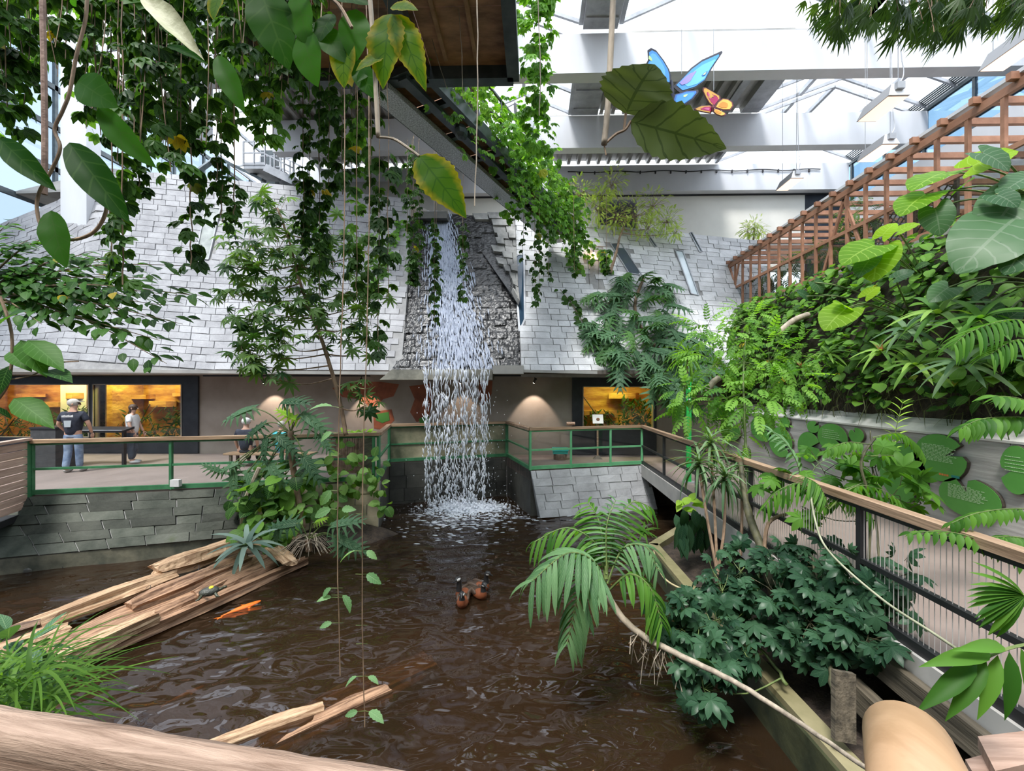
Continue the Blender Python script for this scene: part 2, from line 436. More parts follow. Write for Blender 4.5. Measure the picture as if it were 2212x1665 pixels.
# water surface with its swell
m, nt, out = new_mat('pond_water')
fz = nd(nt, 'ShaderNodeFresnel'); fz.inputs[0].default_value = 1.45
tr = nd(nt, 'ShaderNodeBsdfTransparent'); tr.inputs[0].default_value = (0.52, 0.38, 0.23, 1)
gl = nd(nt, 'ShaderNodeBsdfGlossy'); gl.inputs['Roughness'].default_value = 0.03; gl.inputs[0].default_value = (0.95, 0.95, 1, 1)
df = nd(nt, 'ShaderNodeBsdfDiffuse'); df.inputs[0].default_value = (0.036, 0.021, 0.011, 1)
m0 = nd(nt, 'ShaderNodeMixShader'); m0.inputs[0].default_value = 0.5; nt.links.new(tr.outputs[0], m0.inputs[1]); nt.links.new(df.outputs[0], m0.inputs[2])
mx = nd(nt, 'ShaderNodeMixShader')
geo = nd(nt, 'ShaderNodeNewGeometry'); mp = nd(nt, 'ShaderNodeMapping'); mp.inputs['Scale'].default_value = (1.0, 1.5, 1); nt.links.new(geo.outputs['Position'], mp.inputs[0])
nz = nd(nt, 'ShaderNodeTexNoise'); setin(nz, Scale=2.3, Detail=1.6, Roughness=.4, Distortion=0.35); nt.links.new(mp.outputs[0], nz.inputs['Vector'])
bp = nd(nt, 'ShaderNodeBump'); setin(bp, Strength=1.0, Distance=0.085); nt.links.new(nz.outputs['Fac'], bp.inputs['Height'])
for n in (fz, gl): nt.links.new(bp.outputs[0], n.inputs['Normal'])
nt.links.new(fz.outputs[0], mx.inputs[0]); nt.links.new(m0.outputs[0], mx.inputs[1]); nt.links.new(gl.outputs[0], mx.inputs[2]); nt.links.new(mx.outputs[0], out.inputs[0])
M_WATER = m
def swell(x, y):
    r = math.hypot(x + 1.6, y - 11.6)
    return 0.012 * math.sin(5.0 * r) * math.exp(-r * .12) + 0.006 * math.sin(3.1 * x + 2.2 * y) + 0.006 * math.sin(4.3 * x - 3.4 * y + 1)
mb = MB(); nx, ny = 150, 130
xs = np.linspace(-16, 6.5, nx); ys = np.linspace(1.1, 13.4, ny)
mb.v = [(x, y, ZW + swell(x, y)) for y in ys for x in xs]
mb.f = [(j * nx + i, j * nx + i + 1, (j + 1) * nx + i + 1, (j + 1) * nx + i) for j in range(ny - 1) for i in range(nx - 1)]; mb.m = [0] * len(mb.f)
o = mb.build('pond_water', M_WATER, smooth=True, kind='structure', origin=(0, 6, ZW))

# ------------------------------------------------------------------ laid stone walls: every stone its own piece
def stone_wall(name, cols, nrow, w, mat, joint, nobj, skip=(), proud=0.03, gap=0.008, seed=1, back=0.25, order=None, rowwarp=None, bulge=0.0, ragged=0):
    rr = random.Random(seed)
    us = [0.0]
    for i in range(len(cols) - 1):
        us.append(us[-1] + ((cols[i + 1][0] - cols[i][0]).length + (cols[i + 1][1] - cols[i][1]).length) / 2)
    U = us[-1]
    def S(u, t):
        u = min(max(u, 0), U)
        for i in range(len(cols) - 1):
            if u <= us[i + 1] + 1e-6: break
        k = (u - us[i]) / (us[i + 1] - us[i])
        p = cols[i][0].lerp(cols[i + 1][0], k).lerp(cols[i][1].lerp(cols[i + 1][1], k), t)
        if bulge: p = p + V(0, bulge * math.sin(math.pi * t), 0)
        return p
    def N(u, t):
        e = 0.02
        n = (S(u + e, t) - S(u - e, t)).cross(S(u, min(1, t + e)) - S(u, max(0, t - e))).normalized()
        return n if n.y < 0 else -n
    mb = MB(); nu, nv = 30, 12
    def quad(u, t):
        px, py = pix(S(u, t)); return any(inpoly(px, py, q) for q in skip)
    for i in range(nu):
        for j in range(nv):
            u0, u1, t0, t1 = U * i / nu, U * (i + 1) / nu, j / nv, (j + 1) / nv
            b = [S(u0, t0), S(u1, t0), S(u1, t1), S(u0, t1)]; n = N((u0 + u1) / 2, (t0 + t1) / 2) * -back
            mb.hexa([b[0], b[1], b[1] + n, b[0] + n, b[3], b[2], b[2] + n, b[3] + n])
    root = wall_obj(name, mb, joint)
    stones = []
    for r in range(nrow):
        u = -rr.uniform(0, w)
        while u < U:
            L = w * rr.uniform(0.7, 1.35)
            a, b = max(u, 0), min(u + L, U); u += L
            if b - a < w * .2: continue
            def tt(uu, q):
                t = q / nrow
                return min(1, max(0, t + (rowwarp(uu / U, t) if rowwarp else 0)))
            q = [(a + gap, tt(a, r) + gap / 9), (b - gap, tt(b, r) + gap / 9), (b - gap, tt(b, r + 1) - gap / 9), (a + gap, tt(a, r + 1) - gap / 9)]
            if q[3][1] - q[0][1] < 0.004: continue
            um, tm = (a + b) / 2, (q[0][1] + q[2][1]) / 2
            c = S(um, tm); px, py = pix(c)
            if any(inpoly(px, py, s) for s in skip): continue
            if ragged and um < U * ragged * rr.random() * 2: continue
            n = N(um, tm); h = proud * rr.uniform(0.6, 1.3)
            P = [S(*k) for k in q]
            tilt = [n * (h + rr.uniform(-.006, .006)) for _ in range(4)]
            top = [p + t + (c - p) * 0.012 for p, t in zip(P, tilt)]
            vis = -40 < px < 2250 and -40 < py < 1700
            stones.append((vis, -c.length, P, top, c))
    stones.sort(key=lambda s: (not s[0], -s[1]))
    fs = [(4, 5, 6, 7), (0, 1, 5, 4), (1, 2, 6, 5), (2, 3, 7, 6), (3, 0, 4, 7)]
    rest = MB(); nrest = 0; rv_ = []
    for i, (vis, d, P, top, c) in enumerate(stones):
        if i < nobj and vis:
            s = MB(); s.add(P + top, fs); s.build('stone', mat, root)
        else:
            rest.add(P + top, fs); rv_ += [rr.random()] * 8; nrest += 1
    if nrest:
        o = rest.build('stones_rest', mat, root, kind='stuff')
        a = o.data.attributes.new('rnd', 'FLOAT', 'POINT'); a.data.foreach_set('value', rv_)
    return root, S, N, U

CH = [(872, 440), (1010, 440), (1112, 470), (1128, 810), (845, 810), (866, 640)]      # water channel
slotL = [(447, 448), (478, 452), (452, 562), (424, 558)]
slotA = [(1318, 528), (1341, 528), (1386, 596), (1358, 592)]
slotB = [(1458, 542), (1474, 544), (1508, 640), (1492, 636)]
slotD = [(1268, 520), (1292, 520), (1294, 642), (1276, 642)]
slotC = [(1112, 556), (1132, 540), (1134, 690), (1122, 716)]
colsL = [(at(-340, 792, 11.8), at(-180, 560, 13.4)), (at(40, 796, 12.3), at(128, 432, 14.8)), (at(120, 798, 12.4), at(215, 362, 15.2)), (at(640, 800, 12.4), at(620, 401, 15.5)), (at(866, 801, 12.4), at(884, 430, 15.7))]
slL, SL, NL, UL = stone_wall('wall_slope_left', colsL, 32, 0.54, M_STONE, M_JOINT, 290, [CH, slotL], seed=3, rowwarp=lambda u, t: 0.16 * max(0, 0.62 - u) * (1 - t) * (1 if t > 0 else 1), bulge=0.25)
colsR = [(at(1126, 803, 12.1), at(1112, 468, 15.7)), (at(1400, 804, 12.4), at(1285, 485, 16.0)), (at(1730, 806, 12.8), at(1650, 522, 16.5))]
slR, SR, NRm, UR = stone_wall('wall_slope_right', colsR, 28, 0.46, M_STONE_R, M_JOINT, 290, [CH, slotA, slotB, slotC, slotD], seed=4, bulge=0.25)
# slanted slot windows in the slope
def on_slope(px, py, S_, U):
    """march along the ray to the stone slope"""
    bestd, best = 9e9, None
    r = ray(px, py); r = r / r.y
    o = V(0, 0, CAMZ)
    for i in range(0, 61):
        for j in range(0, 31):
            p = S_(U * i / 60, j / 30); y = p.y
            d = (o + r * y - p); d = math.hypot(d.x, d.z)
            if d < bestd: bestd, best = d, (i / 60 * U, j / 30, y)
    u0, t0, _ = best
    for it in range(3):
        du, dt = U / 60 / 2 ** it, 1 / 30 / 2 ** it
        for a in (-1, -.5, 0, .5, 1):
            for b in (-1, -.5, 0, .5, 1):
                p = S_(u0 + a * du, min(1, max(0, t0 + b * dt))); d = (o + r * p.y - p); d = math.hypot(d.x, d.z)
                if d < bestd: bestd, best = d, (u0 + a * du, min(1, max(0, t0 + b * dt)), p.y)
        u0, t0, _ = best
    return o + r * best[2], best
def slot_window(name, poly, S_, U, N_, pane, depth=0.0):
    P = [on_slope(x, y, S_, U)[0] for x, y in poly]
    n = N_(on_slope(*poly[0], S_, U)[1][0], 0.5)
    fr_ = MB(); c = sum(P, V(0, 0, 0)) / 4
    for i in range(4):
        fr_.bar(P[i] + n * .03, P[(i + 1) % 4] + n * .03, 0.035, 0.06, n)
    o = fr_.build(name, M_STEEL, kind='structure')
    g = MB(); g.prism([p + (c - p) * .02 + n * .03 for p in P], n * -0.03); g.build('pane', pane, o)
    return o
M_SKYPANE = plain('slot_glass_bright', (0.55, 0.62, 0.66), 0.08, 0.0, 0.9)
M_DARKPANE = plain('slot_glass_dark', (0.07, 0.09, 0.11), 0.08, 0.0, 0.9)
slot_window('window_1', slotL, SL, UL, NL, surf('slot_dusty', (0.2, 0.22, 0.21), (0.36, 0.38, 0.36), 2, .3, .05))
slot_window('window_2', slotA, SR, UR, NRm, M_DARKPANE)
slot_window('window_3', slotB, SR, UR, NRm, M_SKYPANE)
slot_window('window_4', slotC, SR, UR, NRm, plain('slot_glass_blue', (0.03, 0.06, 0.10), 0.1))
for q_, nm_ in (([(1394, 506), (1398, 505), (1418, 534), (1413, 535)], 'window_17'), ([(1489, 505), (1494, 504), (1516, 545), (1510, 546)], 'window_18')): slot_window(nm_, q_, SR, UR, NRm, M_DARKPANE)
# alcove with a warm lamp in the slope
Pd = [on_slope(x, y, SR, UR)[0] for x, y in slotD]
mb = MB(); 
for i in range(4):
    a, b = Pd[i], Pd[(i + 1) % 4]; mb.hexa([a, b, b + V(0, .6, 0), a + V(0, .6, 0), a + V(0, 0, .03), b + V(0, 0, .03), b + V(0, .6, .03), a + V(0, .6, .03)])
mb.prism([p + V(0, .6, 0) for p in Pd], (0, .05, 0))
wall_obj('wall_alcove', mb, M_CONC_WALL)
mb = MB(); lp = at(1282, 549, 15.25); mb.ball(lp, .07, 10, 8); 
t = thing('wall_lamp', lp + V(0, .1, .1), 'small warm bulb glowing in the alcove of the stone slope', 'lamp')
mb.build('bulb', plain('warm_bulb', (1, .6, .3), .4, emit=(1, .55, .22), es=10), t)
MB().tube([lp + V(0, 0, .07), lp + V(0, .02, .16), lp + V(0, .25, .18)], .02).build('bracket', M_BLACK, t)
pl = bpy.data.lights.new('bulb_light', 'POINT'); pl.energy = 5; pl.color = (1, .55, .25); pl.shadow_soft_size = .07
lo_ = bpy.data.objects.new('bulb_light', pl); COL.objects.link(lo_); lo_.parent = t; lo_.location = V(-.05, -.3, -.12)

# terrace behind the slope and the soffit over the platform
mb = MB(); mb.prism([V(-15.5, 15.1, 9.5), colsL[2][1] - V(0, -.1, .15), colsL[4][1] - V(0, -.1, .15), V(-3, 18.6, 9.2), V(-10.9, 18.6, 9.4), V(-10.9, 31, 9.4), V(-19.3, 31, 9.4), V(-19.3, 15.1, 9.4)], (0, 0, .1)); wall_obj('floor_terrace_left', mb, M_CONC)
mb = MB(); mb.prism([colsR[0][1] - V(0, -.1, .2), colsR[1][1] - V(0, -.1, .2), colsR[2][1] - V(0, -.1, .2), V(14, 17, 7.6), V(14, 18.6, 7.6), V(-.9, 18.6, 8.2)], (0, 0, .1)); wall_obj('floor_terrace_right', mb, M_CONC)
mb = MB(); mb.box((-19.4, 12.3, 2.55), (-3.2, YB + .2, 2.66)); mb.box((-.9, 12.15, 2.55), (7.5, YB + .2, 2.66)); mb.box((-3.2, 12.5, 2.58), (-.9, YB + .2, 2.66)); wall_obj('ceiling_soffit', mb, surf('soffit', (.10, .085, .07), (.16, .13, .11), 1, .7, .05))
mb = MB()
a, b = at(-340, 797, 11.75), at(845, 806, 12.33); mb.bar(a, b, .14, .09); a, b = at(1064, 800, 12.0), at(1400, 807, 12.33); mb.bar(a, b, .14, .08)
wall_obj('trim_1', mb, M_CONC)

# ------------------------------------------------------------------ exhibit wall with terrarium windows and mural
T_WIN = [(-90, 197, 830, 946, 'a'), (206, 396, 830, 948, 'b'), (1259, 1410, 835, 926, 'c')]
def wx_(px): return at(px, 841, YB).x
def wz_(py): return at(1132, py, YB).z
mb = MB()
xs_ = [-19.4] + [v for a, b, c, d, e in T_WIN for v in (wx_(a), wx_(b))] + [7.8]
for i in range(0, len(xs_), 2): mb.box((xs_[i], YB, 0), (xs_[i + 1], YB + .15, 2.66))
for a, b, c, d, e in T_WIN:
    mb.box((wx_(a), YB, 0), (wx_(b), YB + .15, wz_(d) if e == 'c' else wz_(d))); mb.box((wx_(a), YB, wz_(c)), (wx_(b), YB + .15, 2.66))
wall_obj('wall_exhibit', mb, M_CONC_WALL)
mb = MB()
def navy(x0, x1, wins):
    e = wx_(x0); y0, y1 = YB - .07, YB - .002
    for a, b, c, d, _ in wins:
        mb.box((e, y0, 0.02), (wx_(a), y1, 2.52)); mb.box((wx_(a), y0, wz_(c)), (wx_(b), y1, 2.52)); mb.box((wx_(a), y0, .02), (wx_(b), y1, wz_(d))); e = wx_(b)
    mb.box((e, y0, .02), (wx_(x1), y1, 2.52))
navy(-130, 431, T_WIN[:2]); navy(1236, 1417, T_WIN[2:])
wall_obj('trim_2', mb, M_NAVY)
M_ROCKY = surf('ochre_rock', (0.30, 0.12, 0.03), (0.62, 0.36, 0.10), 2.2, .7, .8, c3=(.75, .52, .16), bscale=6, stretch=(.6, 1, 2))
M_TWIG = surf('dark_twig', (.03, .02, .012), (.10, .07, .045), 8, .7, .3)
TERR = []
for k, (a, b, c, d, e) in enumerate(T_WIN):
    x0, x1, z0, z1 = wx_(a), wx_(b), wz_(d), wz_(c); D = 1.3
    fr_ = MB()
    for (p, q) in (((x0, z0), (x1, z0)), ((x1, z0), (x1, z1)), ((x1, z1), (x0, z1)), ((x0, z1), (x0, z0))):
        fr_.bar((p[0], YB - .075, p[1]), (q[0], YB - .075, q[1]), .03, .03, (0, 1, 0))
    w = fr_.build('window_%d' % (5 + k), surf('pale_frame%d' % k, (.3, .27, .22), (.42, .38, .3), 4, .5, .05), kind='structure')
    g = MB(); g.box((x0, YB - .06, z0), (x1, YB - .05, z1)); g.build('pane', M_PANE, w)
    bx = MB(); y0, y1 = YB + .16, YB + .16 + D
    bx.box((x0 - .3, y1, z0 - .35), (x1 + .3, y1 + .05, z1 + .4)); bx.box((x0 - .35, y0, z0 - .35), (x0 - .3, y1, z1 + .4)); bx.box((x1 + .3, y0, z0 - .35), (x1 + .35, y1, z1 + .4))
    bx.box((x0 - .3, y0, z0 - .4), (x1 + .3, y1, z0 - .35)); bx.box((x0 - .3, y0, z1 + .4), (x1 + .3, y1, z1 + .45))
    wt = wall_obj('wall_terrarium_%d' % (k + 1), bx, M_ROCKY)
    # rock ledges
    rk = random.Random(20 + k)
    for i in range(4 if e != 'c' else 3):
        cx = lerp(x0, x1, (i + .5) / 4 + rk.uniform(-.08, .08)); cz = lerp(z0, z1, rk.choice((.3, .55, .72)) + rk.uniform(-.05, .05)); s = MB()
        n = 9; pr = []
        for q in range(n):
            t = 2 * math.pi * q / n; pr.append(V(cx + math.cos(t) * rk.uniform(.35, .6), y1 - .18 + math.sin(t) * rk.uniform(.2, .34), cz))
        s.prism(pr, (0, 0, rk.uniform(.10, .22)))
        s.build('rock_ledge', M_ROCKY, wt)
    for i in range(5):
        s = MB(); p0 = V(rk.uniform(x0, x1), YB + .5 + rk.random() * .6, z0 - .3); q = p0 + V(rk.uniform(-1.2, 1.2), rk.uniform(-.2, .3), rk.uniform(.8, 1.5))
        s.tube(smooth_path([p0, p0.lerp(q, .5) + rv(.15), q], 5), [.035] * 5 + [.02] * 6, 5)
        s.build('branch', M_TWIG, wt, smooth=True)
    al = bpy.data.lights.new('terrarium_lamp', 'AREA'); al.shape = 'RECTANGLE'; al.size = (x1 - x0) * .8; al.size_y = .3; al.energy = (70, 42, 20)[k]; al.color = (1, .66, .30)
    ao = bpy.data.objects.new('terrarium_lamp', al); COL.objects.link(ao); ao.location = ((x0 + x1) / 2, YB + .55, z1 + .37)
    gl_ = bpy.data.lights.new('lime_lamp', 'AREA'); gl_.size = .25; gl_.energy = 16; gl_.color = (.75, 1, .12); go_ = bpy.data.objects.new('lime_lamp', gl_); COL.objects.link(go_); go_.location = (lerp(x0, x1, (.6, .3, .5)[k]), YB + .5, z1 + .36)
    TERR.append((wt, x0, x1, z0, z1))

# ------------------------------------------------------------------ roof beams, deck, skylights
RB = [(11.56, 10.85, 11.94, -9.6, 16.0), (15.1, 10.83, 11.98, -9.6, 14.0), (18.5, 10.85, 12.0, -10.9, 13.75)]
for i, (y, z0, z1, xa, xb) in enumerate(RB):
    mb = MB(); mb.box((xa, y, z0), (xb, y + .38, z1)); wall_obj('beam_%d' % (i + 1), mb, M_WHITE)
mb = MB()
mb.box((-10.9, 18.88, 7.4), (2.95, 19.1, 10.9)); mb.box((4.7, 18.88, 7.4), (12.1, 19.1, 10.9)); mb.box((2.95, 18.88, 10.75), (4.7, 19.1, 10.9)); mb.box((2.95, 18.88, 7.4), (4.7, 19.1, 8.6))
wall_obj('wall_back', mb, M_CREAM)
mb = MB(); mb.box((2.9, 19.3, 8.5), (4.75, 19.35, 10.9)); mb.box((12.1, 18.9, 7.0), (14, 19.0, 10.85)); wall_obj('trim_3', mb, M_NAVY)
mb = MB(); mb.box((-10.9, 18.84, 10.78), (13.8, 18.9, 10.88)); mb.tube([V(x, 18.46, 11.7 - .03 * math.sin(x * 3)) for x in np.linspace(1.5, 12.5, 34)], .02, 5)
for x in np.linspace(2, 12, 16): mb.box((x, 18.44, 11.6), (x + .05, 18.5, 11.72))
wall_obj('trim_4', mb, M_BLACK)
# corrugated deck strips between the beams
def corrug(x0, x1, y0, y1, z, name):
    mb = MB(); n = int((x1 - x0) / .42)
    pr = []
    for i in range(n):
        x = x0 + (x1 - x0) * i / n; w = (x1 - x0) / n
        pr += [(x, z), (x + w * .3, z), (x + w * .42, z + .16), (x + w * .88, z + .16)]
    pr.append((x1, z))
    for i in range(len(pr) - 1):
        (xa, za), (xb, zb) = pr[i], pr[i + 1]; mb.add([(xa, y0, za), (xb, y0, zb), (xb, y1, zb), (xa, y1, za)], [(0, 1, 2, 3)])
    mb.box((x0, y0, z + .2), (x1, y1, z + .3))
    return wall_obj(name, mb, M_DECK)
corrug(2.35, 7.4, 11.94, 15.1, 12.02, 'ceiling_deck_1'); corrug(.6, 8.0, 15.5, 18.5, 12.05, 'ceiling_deck_2'); corrug(-9.6, -2.0, 11.94, 18.5, 12.05, 'ceiling_deck_3')
mb = MB()
mb.box((1.35, 11.95, 12.0), (2.3, 15.1, 12.35)); mb.box((1.35, 6, 12.0), (2.3, 11.5, 12.35)); mb.box((7.4, 11.95, 12.0), (8.0, 15.1, 12.3))
mb.box((6.7, 11.95, 11.97), (6.95, 15.1, 12.02))
for y in np.arange(6.6, 15, .9): mb.box((1.4, y, 11.96), (2.25, y + .05, 12.02))
wall_obj('trim_5', mb, M_STEEL)
# pitched skylights: bars and panes
bars = MB(); 
def skylight(name, x0, x1, y0, y1, ze, zr, nx_, ny_):
    b = MB(); xm = (x0 + x1) / 2
    zz = lambda x: lerp(ze, zr, 1 - abs(x - xm) / ((x1 - x0) / 2))
    for i in range(nx_ + 1):
        x = lerp(x0, x1, i / nx_); b.bar((x, y0, zz(x)), (x, y1, zz(x)), .12, .16)
    for j in range(ny_ + 1):
        y = lerp(y0, y1, j / ny_); b.bar((x0, y, ze), (xm, y, zr), .07, .10); b.bar((xm, y, zr), (x1, y, ze), .07, .10)
    b.bar((x0, y0, ze), (x1, y0, ze), .1, .14)
    o = b.build(name, M_STEEL, kind='structure')
    g0 = None
    for i in range(nx_):
        for j in range(ny_):
            xa, xb, ya, yb = lerp(x0, x1, i / nx_), lerp(x0, x1, (i + 1) / nx_), lerp(y0, y1, j / ny_), lerp(y0, y1, (j + 1) / ny_)
            g = MB(); g.add([(xa, ya, zz(xa) + .1), (xb, ya, zz(xb) + .1), (xb, yb, zz(xb) + .1), (xa, yb, zz(xa) + .1)], [(0, 1, 2, 3)]); g.build('pane', M_GLASS, o)
    return o
skylight('window_8', 8.0, 14.0, 11.95, 15.1, 12.1, 13.2, 4, 3)
skylight('window_9', 8.0, 14.0, 15.5, 18.5, 12.1, 13.2, 4, 2)
skylight('window_10', 2.4, 9.0, 2.0, 11.5, 12.2, 13.6, 4, 6)
skylight('window_11', 9.0, 16.0, 2.0, 11.5, 12.2, 13.6, 4, 6)
skylight('window_12', -6.5, 1.3, 2.0, 11.5, 12.2, 13.6, 4, 6)
skylight('window_13', -19.4, -9.6, 4.0, 31, 16.5, 17.2, 4, 6)
skylight('window_16', -9.6, -6.5, 2.0, 11.5, 12.2, 12.9, 2, 6)
skylight('window_14', -2.0, 1.3, 11.95, 15.1, 12.1, 12.8, 2, 3)
skylight('window_15', -2.0, .6, 15.5, 18.5, 12.1, 12.8, 2, 2)
# right-hand glazed wall
mb = MB()
for y in np.arange(5, 19, 1.7): mb.box((13.95, y, 6), (14.05, y + .09, 12.1))
for z in (7.5, 9.2, 10.7, 12.0): mb.box((13.93, 3, z), (14.06, 18.9, z + .12))
for k in range(5): mb.tube([V(13.85, 3, 12.15 + .05 * k), V(13.85 - .06 * k, 18.5, 12.12 + .04 * k)], .03, 5)
o = wall_obj('wall_right', mb, M_DSTEEL)
g = MB(); g.box((13.98, 3, 6), (14.0, 18.9, 12.1)); g.build('pane', M_TEAL, o)
# left glazed wall with white columns
XG = -19.4
mb = MB()
for z in (3.7, 5.2, 7.1, 9.3, 10.9, 12.6, 14.2, 15.8): mb.box((XG - .06, -5, z), (XG + .06, 31, z + .2))
for y in (-2.0, .4, 2.6, 4.4, 6.2, 8.0, 9.8, 11.6, 13.2, 16.4, 17.8, 20, 22, 24, 26, 28): mb.box((XG - .06, y, 0), (XG + .06, y + .12, 16.4))
o = wall_obj('wall_left', mb, M_DSTEEL)
g = MB(); g.box((XG - .1, -5, 0), (XG - .08, 31, 16.4)); g.box((XG, 31, 0), (-9, 31.1, 16.4)); g.build('pane', M_FACADE, o)
mb = MB(); mb.box((-17.0 + .1, 14.5, 0), (-17.0 + 1.05, 15.0, 16.6)); wall_obj('column_1', mb, M_WHITE)
mb = MB(); mb.box((-9.9, 11.5, 9.2), (-9.4, 12.0, 16.6)); wall_obj('column_2', mb, M_WHITE)
mb = MB(); mb.box((-9.7, 2.0, 12.0), (-9.5, 18.5, 12.5)); mb.box((-9.66, 12.0, 12.5), (-9.6, 18.5, 16.4)); wall_obj('trim_7', mb, M_WHITE)
mb = MB(); mb.bar(at(141, 428, 15.2), at(228, 372, 15.4), .3, .12); mb.bar(at(425, 372, 15.8), at(470, 340, 16.6), .2, .15); mb.bar(at(470, 340, 16.6), at(570, 390, 16.0), .2, .1)
wall_obj('trim_6', mb, M_DSTEEL)

# the house goes on behind the viewpoint
mb = MB(); mb.box((-19.4, -5.2, -1.6), (16, -5, 12)); wall_obj('wall_behind', mb, surf('far_hall_wall', (.10, .11, .09), (.22, .22, .19), .8, .8, .1))
mb = MB(); mb.box((-19.4, -5, -1.6), (16, .95, -1.2)); wall_obj('floor_behind', mb, M_SOIL)
mb = MB(); mb.box((-4, -5, .0), (4.5, .72, .12)); wall_obj('floor_view_deck', mb, M_OLDBEAM)
# ------------------------------------------------------------------ back filling below the platform
T_SPLIT = 300
def tile_face(name, a0, a1, b0, b1, nrow, w, mat, seed, nobj=300, joint=None):
    """leaning stone facing between bottom line a0-a1 and top line b0-b1"""
    return stone_wall(name, [(a0, b0), (a1, b1)], nrow, w, mat, joint or M_JOINT, nobj, seed=seed, back=.2, proud=.03)
# left facing under the green railing
lb0 = atz(-160, 1222, -0.92); lb1 = atz(500, 1160, -0.92)
lt0, lt1 = Lm.lerp(L0, .4), L1
tl0 = V(L0.x - 2.2, L0.y - .5, -.06); k = (L1 - L0)
tile_face('wall_facing_left', V(lb0.x, lb0.y, -.92), V(L0.x + k.x * .62, L0.y + k.y * .62 - .55, -.92), V(L0.x - 2.4, L0.y - .62, -.03), V(L0.x + k.x * .62, L0.y + k.y * .62 - .06, -.03), 6, .62, M_STONE_MOSS, 11)
tile_face('wall_facing_middle', V(L0.x + k.x * .62, L0.y + k.y * .62 - .5, -1.25), V(L1.x + .05, L1.y - .12, -1.25), V(L0.x + k.x * .62, L0.y + k.y * .62 - .03, -.03), V(L1.x + .05, L1.y - .04, -.03), 5, .55, surf('warm_stone', (.26, .22, .15), (.44, .37, .26), 1.4, .7, .3, rnd=.2), 12)
mb = MB(); a = V(lb0.x, lb0.y, 0); b = V(L0.x + k.x * .62, L0.y + k.y * .62 - .5, 0)
mb.hexa([V(a.x, a.y - .02, -1.6), V(b.x, b.y - .02, -1.6), V(b.x, b.y + .5, -1.6), V(a.x, a.y + .5, -1.6), V(a.x, a.y - .02, -.93), V(b.x, b.y - .02, -.93), V(b.x, b.y + .5, -.93), V(a.x, a.y + .5, -.93)])
wall_obj('wall_plinth_left', mb, surf('plinth_stone', (.05, .055, .04), (.17, .16, .115), 2.5, .6, .3))
# recess behind the waterfall
def vwall(name, a, b, z0, z1, th, mat):
    mb = MB(); d = (b - a); n = V(-d.y, d.x, 0).normalized() * th
    mb.hexa([V(a.x, a.y, z0), V(b.x, b.y, z0), V(b.x + n.x, b.y + n.y, z0), V(a.x + n.x, a.y + n.y, z0), V(a.x, a.y, z1), V(b.x, b.y, z1), V(b.x + n.x, b.y + n.y, z1), V(a.x + n.x, a.y + n.y, z1)])
    return wall_obj(name, mb, mat)
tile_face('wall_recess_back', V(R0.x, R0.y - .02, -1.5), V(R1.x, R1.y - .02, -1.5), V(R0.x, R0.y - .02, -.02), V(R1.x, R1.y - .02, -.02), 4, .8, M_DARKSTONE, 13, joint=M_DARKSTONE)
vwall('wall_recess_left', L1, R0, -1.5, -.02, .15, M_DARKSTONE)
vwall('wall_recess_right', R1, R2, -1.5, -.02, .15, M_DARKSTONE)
# right facing
rb0, rb1 = atz(1166, 1117, ZW + .02), atz(1420, 1098, ZW + .02)
tile_face('wall_facing_right', V(rb0.x, rb0.y, -1.2), V(rb1.x, rb1.y, -1.2), V(R2.x, R2.y - .02, -.02), V(R3.x + .12, R3.y - .02, -.02), 6, .5, M_STONE_R, 14)
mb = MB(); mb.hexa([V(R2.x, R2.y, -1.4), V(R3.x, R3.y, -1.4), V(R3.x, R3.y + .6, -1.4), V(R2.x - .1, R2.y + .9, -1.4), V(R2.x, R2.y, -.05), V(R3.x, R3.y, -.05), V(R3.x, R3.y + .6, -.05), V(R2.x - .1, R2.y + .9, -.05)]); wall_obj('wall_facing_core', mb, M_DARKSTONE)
# dark wall far below the walkway
mb = MB(); mb.box((XW - .05, 11.9, -1.6), (7, 12.1, -.28)); mb.box((5.2, 1, -1.6), (5.4, 12, -.28)); wall_obj('wall_under_walkway', mb, M_SOIL)
mb = MB(); mb.box((XW - .06, 1.2, -.30), (XW + .1, 11.8, .02)); wall_obj('trim_8', mb, M_CONC)

# ------------------------------------------------------------------ railings
def railing(name, A, B, posts, label, gm, rm, capw=.12, glassy=M_PANE, mid=.52, pw=.055, mesh=False, solid=None):
    A, B = Vector(A), Vector(B); d = (B - A)
    t = thing(name, V(A.x, A.y, 0), label, 'railing')
    MB().bar(A + V(0, 0, -.03) - d.normalized() * .03, B + V(0, 0, -.03) + d.normalized() * .03, capw, .07).build('handrail', rm, t)
    for s in posts:
        p = A + d * s; MB().box((p.x - pw / 2, p.y - pw / 2, 0.0), (p.x + pw / 2, p.y + pw / 2, 1.04)).build('post', gm, t)
    z = lambda q, h: V(q.x, q.y, h)
    MB().bar(z(A, 1.015), z(B, 1.015), .05, .045).build('top_bar', gm, t)
    MB().bar(z(A, mid), z(B, mid), .05, .045).build('middle_bar', gm, t)
    MB().bar(z(A, .06), z(B, .06), .06, .09).build('bottom_bar', gm, t)
    n = V(-d.y, d.x, 0).normalized() * .012
    for i in range(len(posts) - 1):
        a, b = A + d * posts[i], A + d * posts[i + 1]
        for (z0, z1) in (((.1, mid - .02), (mid + .02, .99)) if glassy else ()):
            mb = MB(); mb.hexa([z(a, z0), z(b, z0), z(b, z0) + n, z(a, z0) + n, z(a, z1), z(b, z1), z(b, z1) + n, z(a, z1) + n])
            mb.build('pane', solid or glassy, t)
    return t
railing('railing', L0, L1, [0.0, .365, .69, .985, 1.0], 'green metal railing with wooden handrail above the mossy stone facing', M_GREEN, M_WOODRAIL)
